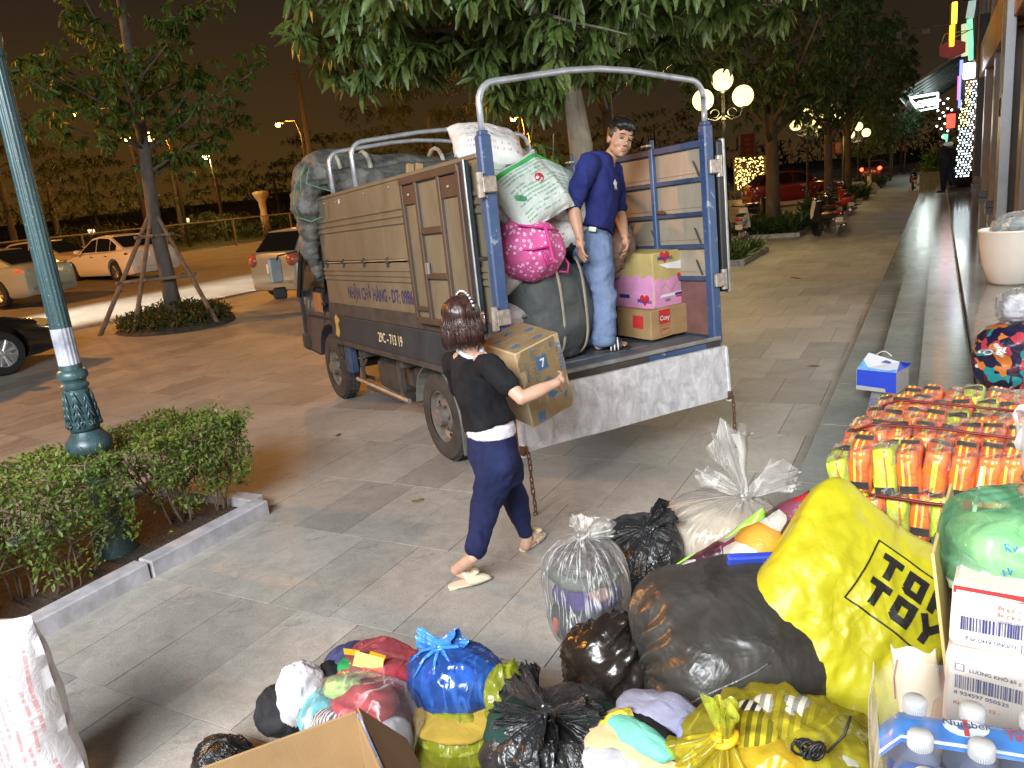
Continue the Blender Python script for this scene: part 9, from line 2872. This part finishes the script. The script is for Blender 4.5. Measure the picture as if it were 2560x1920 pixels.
# -- blue and white paper bag on the steps
pbg = thing('paper_bag', 'small blue and white paper carrier bag with rope handle lying on the lower steps', 'paper bag')
pbg.matrix_world = Matrix.Translation((-.345,6.55,.385)) @ Matrix.Rotation(-.335,4, 'Z')
a, b_, c_ = .155,.12,.095
M_PW = simple('white_glossy_paper', (.66,.67,.70),.4, var=.05); M_PB = simple('royal_blue_paper', (.025,.06,.52),.4, var=.08); M_PG = simple('grey_paper', (.40,.38,.37),.6, var=.08)
v8 = [(-a, -b_, -c_),(a, -b_, -c_),(a, b_, -c_),(-a, b_, -c_),(-a * .98,-b_ * 1.02, c_ * .75),(a * .98,-b_, c_ * .75),(a * .95, b_, c_ * .72),(-a * .95, b_, c_ * .78),(-a * .8, b_ * .25, c_ * 1.85),(a * .72, b_ * .35, c_ * 1.25)]
q = MB(); q.add(v8, [(0,1,2,3)[::-1], (2,3,7,6),(3,0,4,7),(6,7,8,9),(7,4,8)]); q.build('bag', M_PW, pbg)
q = MB(); q.add([v8[4], v8[5], v8[9], v8[8]], [(0,1,2,3)]); q.build('upper_panel', M_PW, pbg)
q = MB(); q.add([v8[0], v8[1], v8[5], v8[4]], [(0,1,2,3)]); fp = q.build('blue_panel', M_PB, pbg)
q = MB(); q.add([(-a, -b_ - .003,-c_),(a * .5,-b_ - .003,-c_),(a * .45,-b_ - .003,-c_ * .68),(-a, -b_ - .003,-c_ * .62)], [(0,1,2,3)]); q.build('grey_edge', M_PG, fp)
q = MB(); q.add([v8[1], v8[2], v8[6], v8[5]], [(0,1,2,3)]); q.build('side_gusset', M_PG, pbg)
q = MB(); q.add([v8[5], v8[6], (a * 1.12, b_ * .9, c_ * 1.05), v8[9]], [(0,1,2,3)]); q.build('blue_flap', M_PB, pbg)
sky_ = simple('sky_blue_print', (.16,.42,.80),.4, var=.3, vs=20)
n_up = (Vector(v8[5]) - Vector(v8[4])).cross(Vector(v8[8]) - Vector(v8[4])).normalized() * .003
def upm(s, t): p = Vector(v8[4]).lerp(Vector(v8[5]), s).lerp(Vector(v8[8]).lerp(Vector(v8[9]), s), t); return p + n_up
q = MB(); q.add([upm(0.01,.01), upm(.99,.01), upm(.99,.30), upm(.75,.10), upm(.25,.16), upm(.01,.55)], [(0,1,2,3,4,5)]); q.build('blue_swoosh', sky_, pbg)
q = MB(); q.add([upm(.5,.62), upm(.75,.66), upm(.78,.80), upm(.6,.84)], [(0,1,2,3)]); q.build('printed_emblem', simple('indigo_print', (.10,.12,.40),.5, var=.3, vs=40), pbg)
q = MB(); hpt = [Vector(v8[8]).lerp(Vector(v8[9]),.25) + Vector((.12 * t, .0,.035 * math.sin(PI * t))) for t in np.linspace(0,1,8)]; q.tube(hpt, .004,5); q.build('rope_handle', M_WHT, pbg, smooth=True)
# the paper has thickness
for ch in pbg.children:
 if ch.name.startswith(('bag', 'upper', 'blue_panel', 'side')): m_ = ch.modifiers.new('s', 'SOLIDIFY'); m_.thickness = .0015
# -- patterned bag with clear plastic knot on the terrace
def toucan():
 t = NT('dark_tropical_print'); v = t.n.new('ShaderNodeTexVoronoi'); v.inputs['Scale'].default_value = 17; v.inputs['Randomness'].default_value = 1
 nn_ = t.noise(5,3,.5, None, 0); cm = t.n.new('ShaderNodeVectorMath'); cm.operation = 'ADD'; t.link(t.tc.outputs['Object'], cm.inputs[0]); x_ = t.n.new('ShaderNodeTexNoise'); x_.inputs['Scale'].default_value = 6; t.link(t.tc.outputs['Object'], x_.inputs['Vector'])
 sc2 = t.n.new('ShaderNodeVectorMath'); sc2.operation = 'SCALE'; sc2.inputs['Scale'].default_value = .22; t.link(x_.outputs['Color'], sc2.inputs[0]); t.link(sc2.outputs[0], cm.inputs[1]); t.link(cm.outputs[0], v.inputs['Vector'])
 sp = t.n.new('ShaderNodeSeparateColor'); t.link(v.outputs['Color'], sp.inputs[0])
 c = t.ramp(sp.outputs[0], [(0,(.012,.010,.035)),(.40,(.10,.012,.03)),(.52,(.55,.16,.03)),(.62,(.012,.010,.035)),(.76,(.60,.52,.40)),(.84,(.02,.22,.22)),(.90,(.42,.04,.06))], 'CONSTANT')
 t.color(c); t.set(.35,0,.5); t.bump(t.noise(6,5,.6),.5,.03); return t.mat
t_ = thing('patterned_bag', 'dark tropical patterned bag topped with a ball of clear plastic on the terrace', 'bag', (.46,5.72,.56))
b_, kp = tied_bag('bag', toucan(),.235,.19,.45, t_, 130, pleats=14, pa=.04, power=3.6, wr=.02, neck=.07)
lump('plastic_ball', F_TUFT, kp + Vector((0,0,.09)),(.125,.12,.115), t_, 3,.18,60,40, folds=5); lump('plastic_filling', cloth('pale_grey_plastic', (.40,.40,.46),(.62,.62,.68)), kp + Vector((0,0,.085)),(.10,.095,.085), t_, 6,.25,40,30)
bpy.context.view_layer.update()
vs, fs = text_data('good', .07,.004); drape(vs, fs, b_, frame(at_d(2492,880,5.5), cR - cU * .1, cU), M_WHT, 'printed_word', b_, .004,1,.4)
# -- white planter pot with plastic on it
t_ = thing('planter_pot', 'round white planter pot standing on the terrace', 'planter', (.74,10.1,.56))
q = MB(); q.lathe([(.19,0),(.225,.03),(.29,.22),(.325,.42),(.335,.555),(.345,.585),(.335,.60),(.315,.59),(.30,.55),(.28,.50),(.001,.50)], 56); q.build('pot', simple('white_glazed_pot', (.62,.58,.52),.35, var=.05, vs=3), t_, auto=50)
t2 = thing('plastic_bundle', 'crumpled grey and turquoise plastic sheet heaped on the white planter pot', 'plastic', (.80,10.05,1.10))
lump('sheet', F_TUFT, (.0,0,.10),(.28,.26,.13), t2,4,.2,60,40, folds=5); lump('filling', cloth('grey_blue_plastic', (.16,.22,.26),(.40,.5,.55)),(.0,0,.08),(.25,.23,.10), t2,5,.2); lump('filling', cloth('teal_plastic', (.12,.42,.46)),(.12,-.08,.13),(.10,.09,.05), t2,6,.2)
# small litter on the paving
M_LIT = simple('dry_leaf', (.16,.11,.03),.8, var=.3); M_LITW = simple('white_scrap', (.6,.58,.52),.7)
for k, (px, py, m, r_, z_) in enumerate(((2035,915, M_LIT, .07,0),(1045,1252, M_LIT, .05,0),(845,1088, M_LIT, .05,0),(2200,1245, M_LITW, .02,0),(1880,1085, M_LITW, .02,0),(600,1205, M_LIT, .04,0),(1990,695, M_LIT, .18,0))):
 b = at_z(px, py, .004)
 vs = [Vector((math.cos(a) * r_ * (1 + .3 * nz(a, k, 1)), math.sin(a) * r_ * .4 * (1 + .3 * nz(a, k, 5)),.006 + .010 * nz(a * 2, k, 2))) for a in np.linspace(0,2 * PI, 9)[:-1]]
 q = MB(); q.add([Vector((0,0,.014))] + vs, [(0, i + 1,(i + 1) % 8 + 1) for i in range(8)])
 o_ = q.build('dead_leaf' if m is M_LIT else 'paper_scrap', m, None, loc=(b.x, b.y, .002)); o_.rotation_euler = (0,0, k * .9)
 tag(o_, ['dry leaf lying on the paving below the steps', 'crumpled green brown leaf on the paving left of the woman', 'dry leaf beside the truck rear wheel', 'white scrap near the orange vests on the paving', 'white cigarette end right of the truck chain', 'twig like leaf near the end of the hedge', 'dark palm frond lying on the far pavement'][k], 'litter')
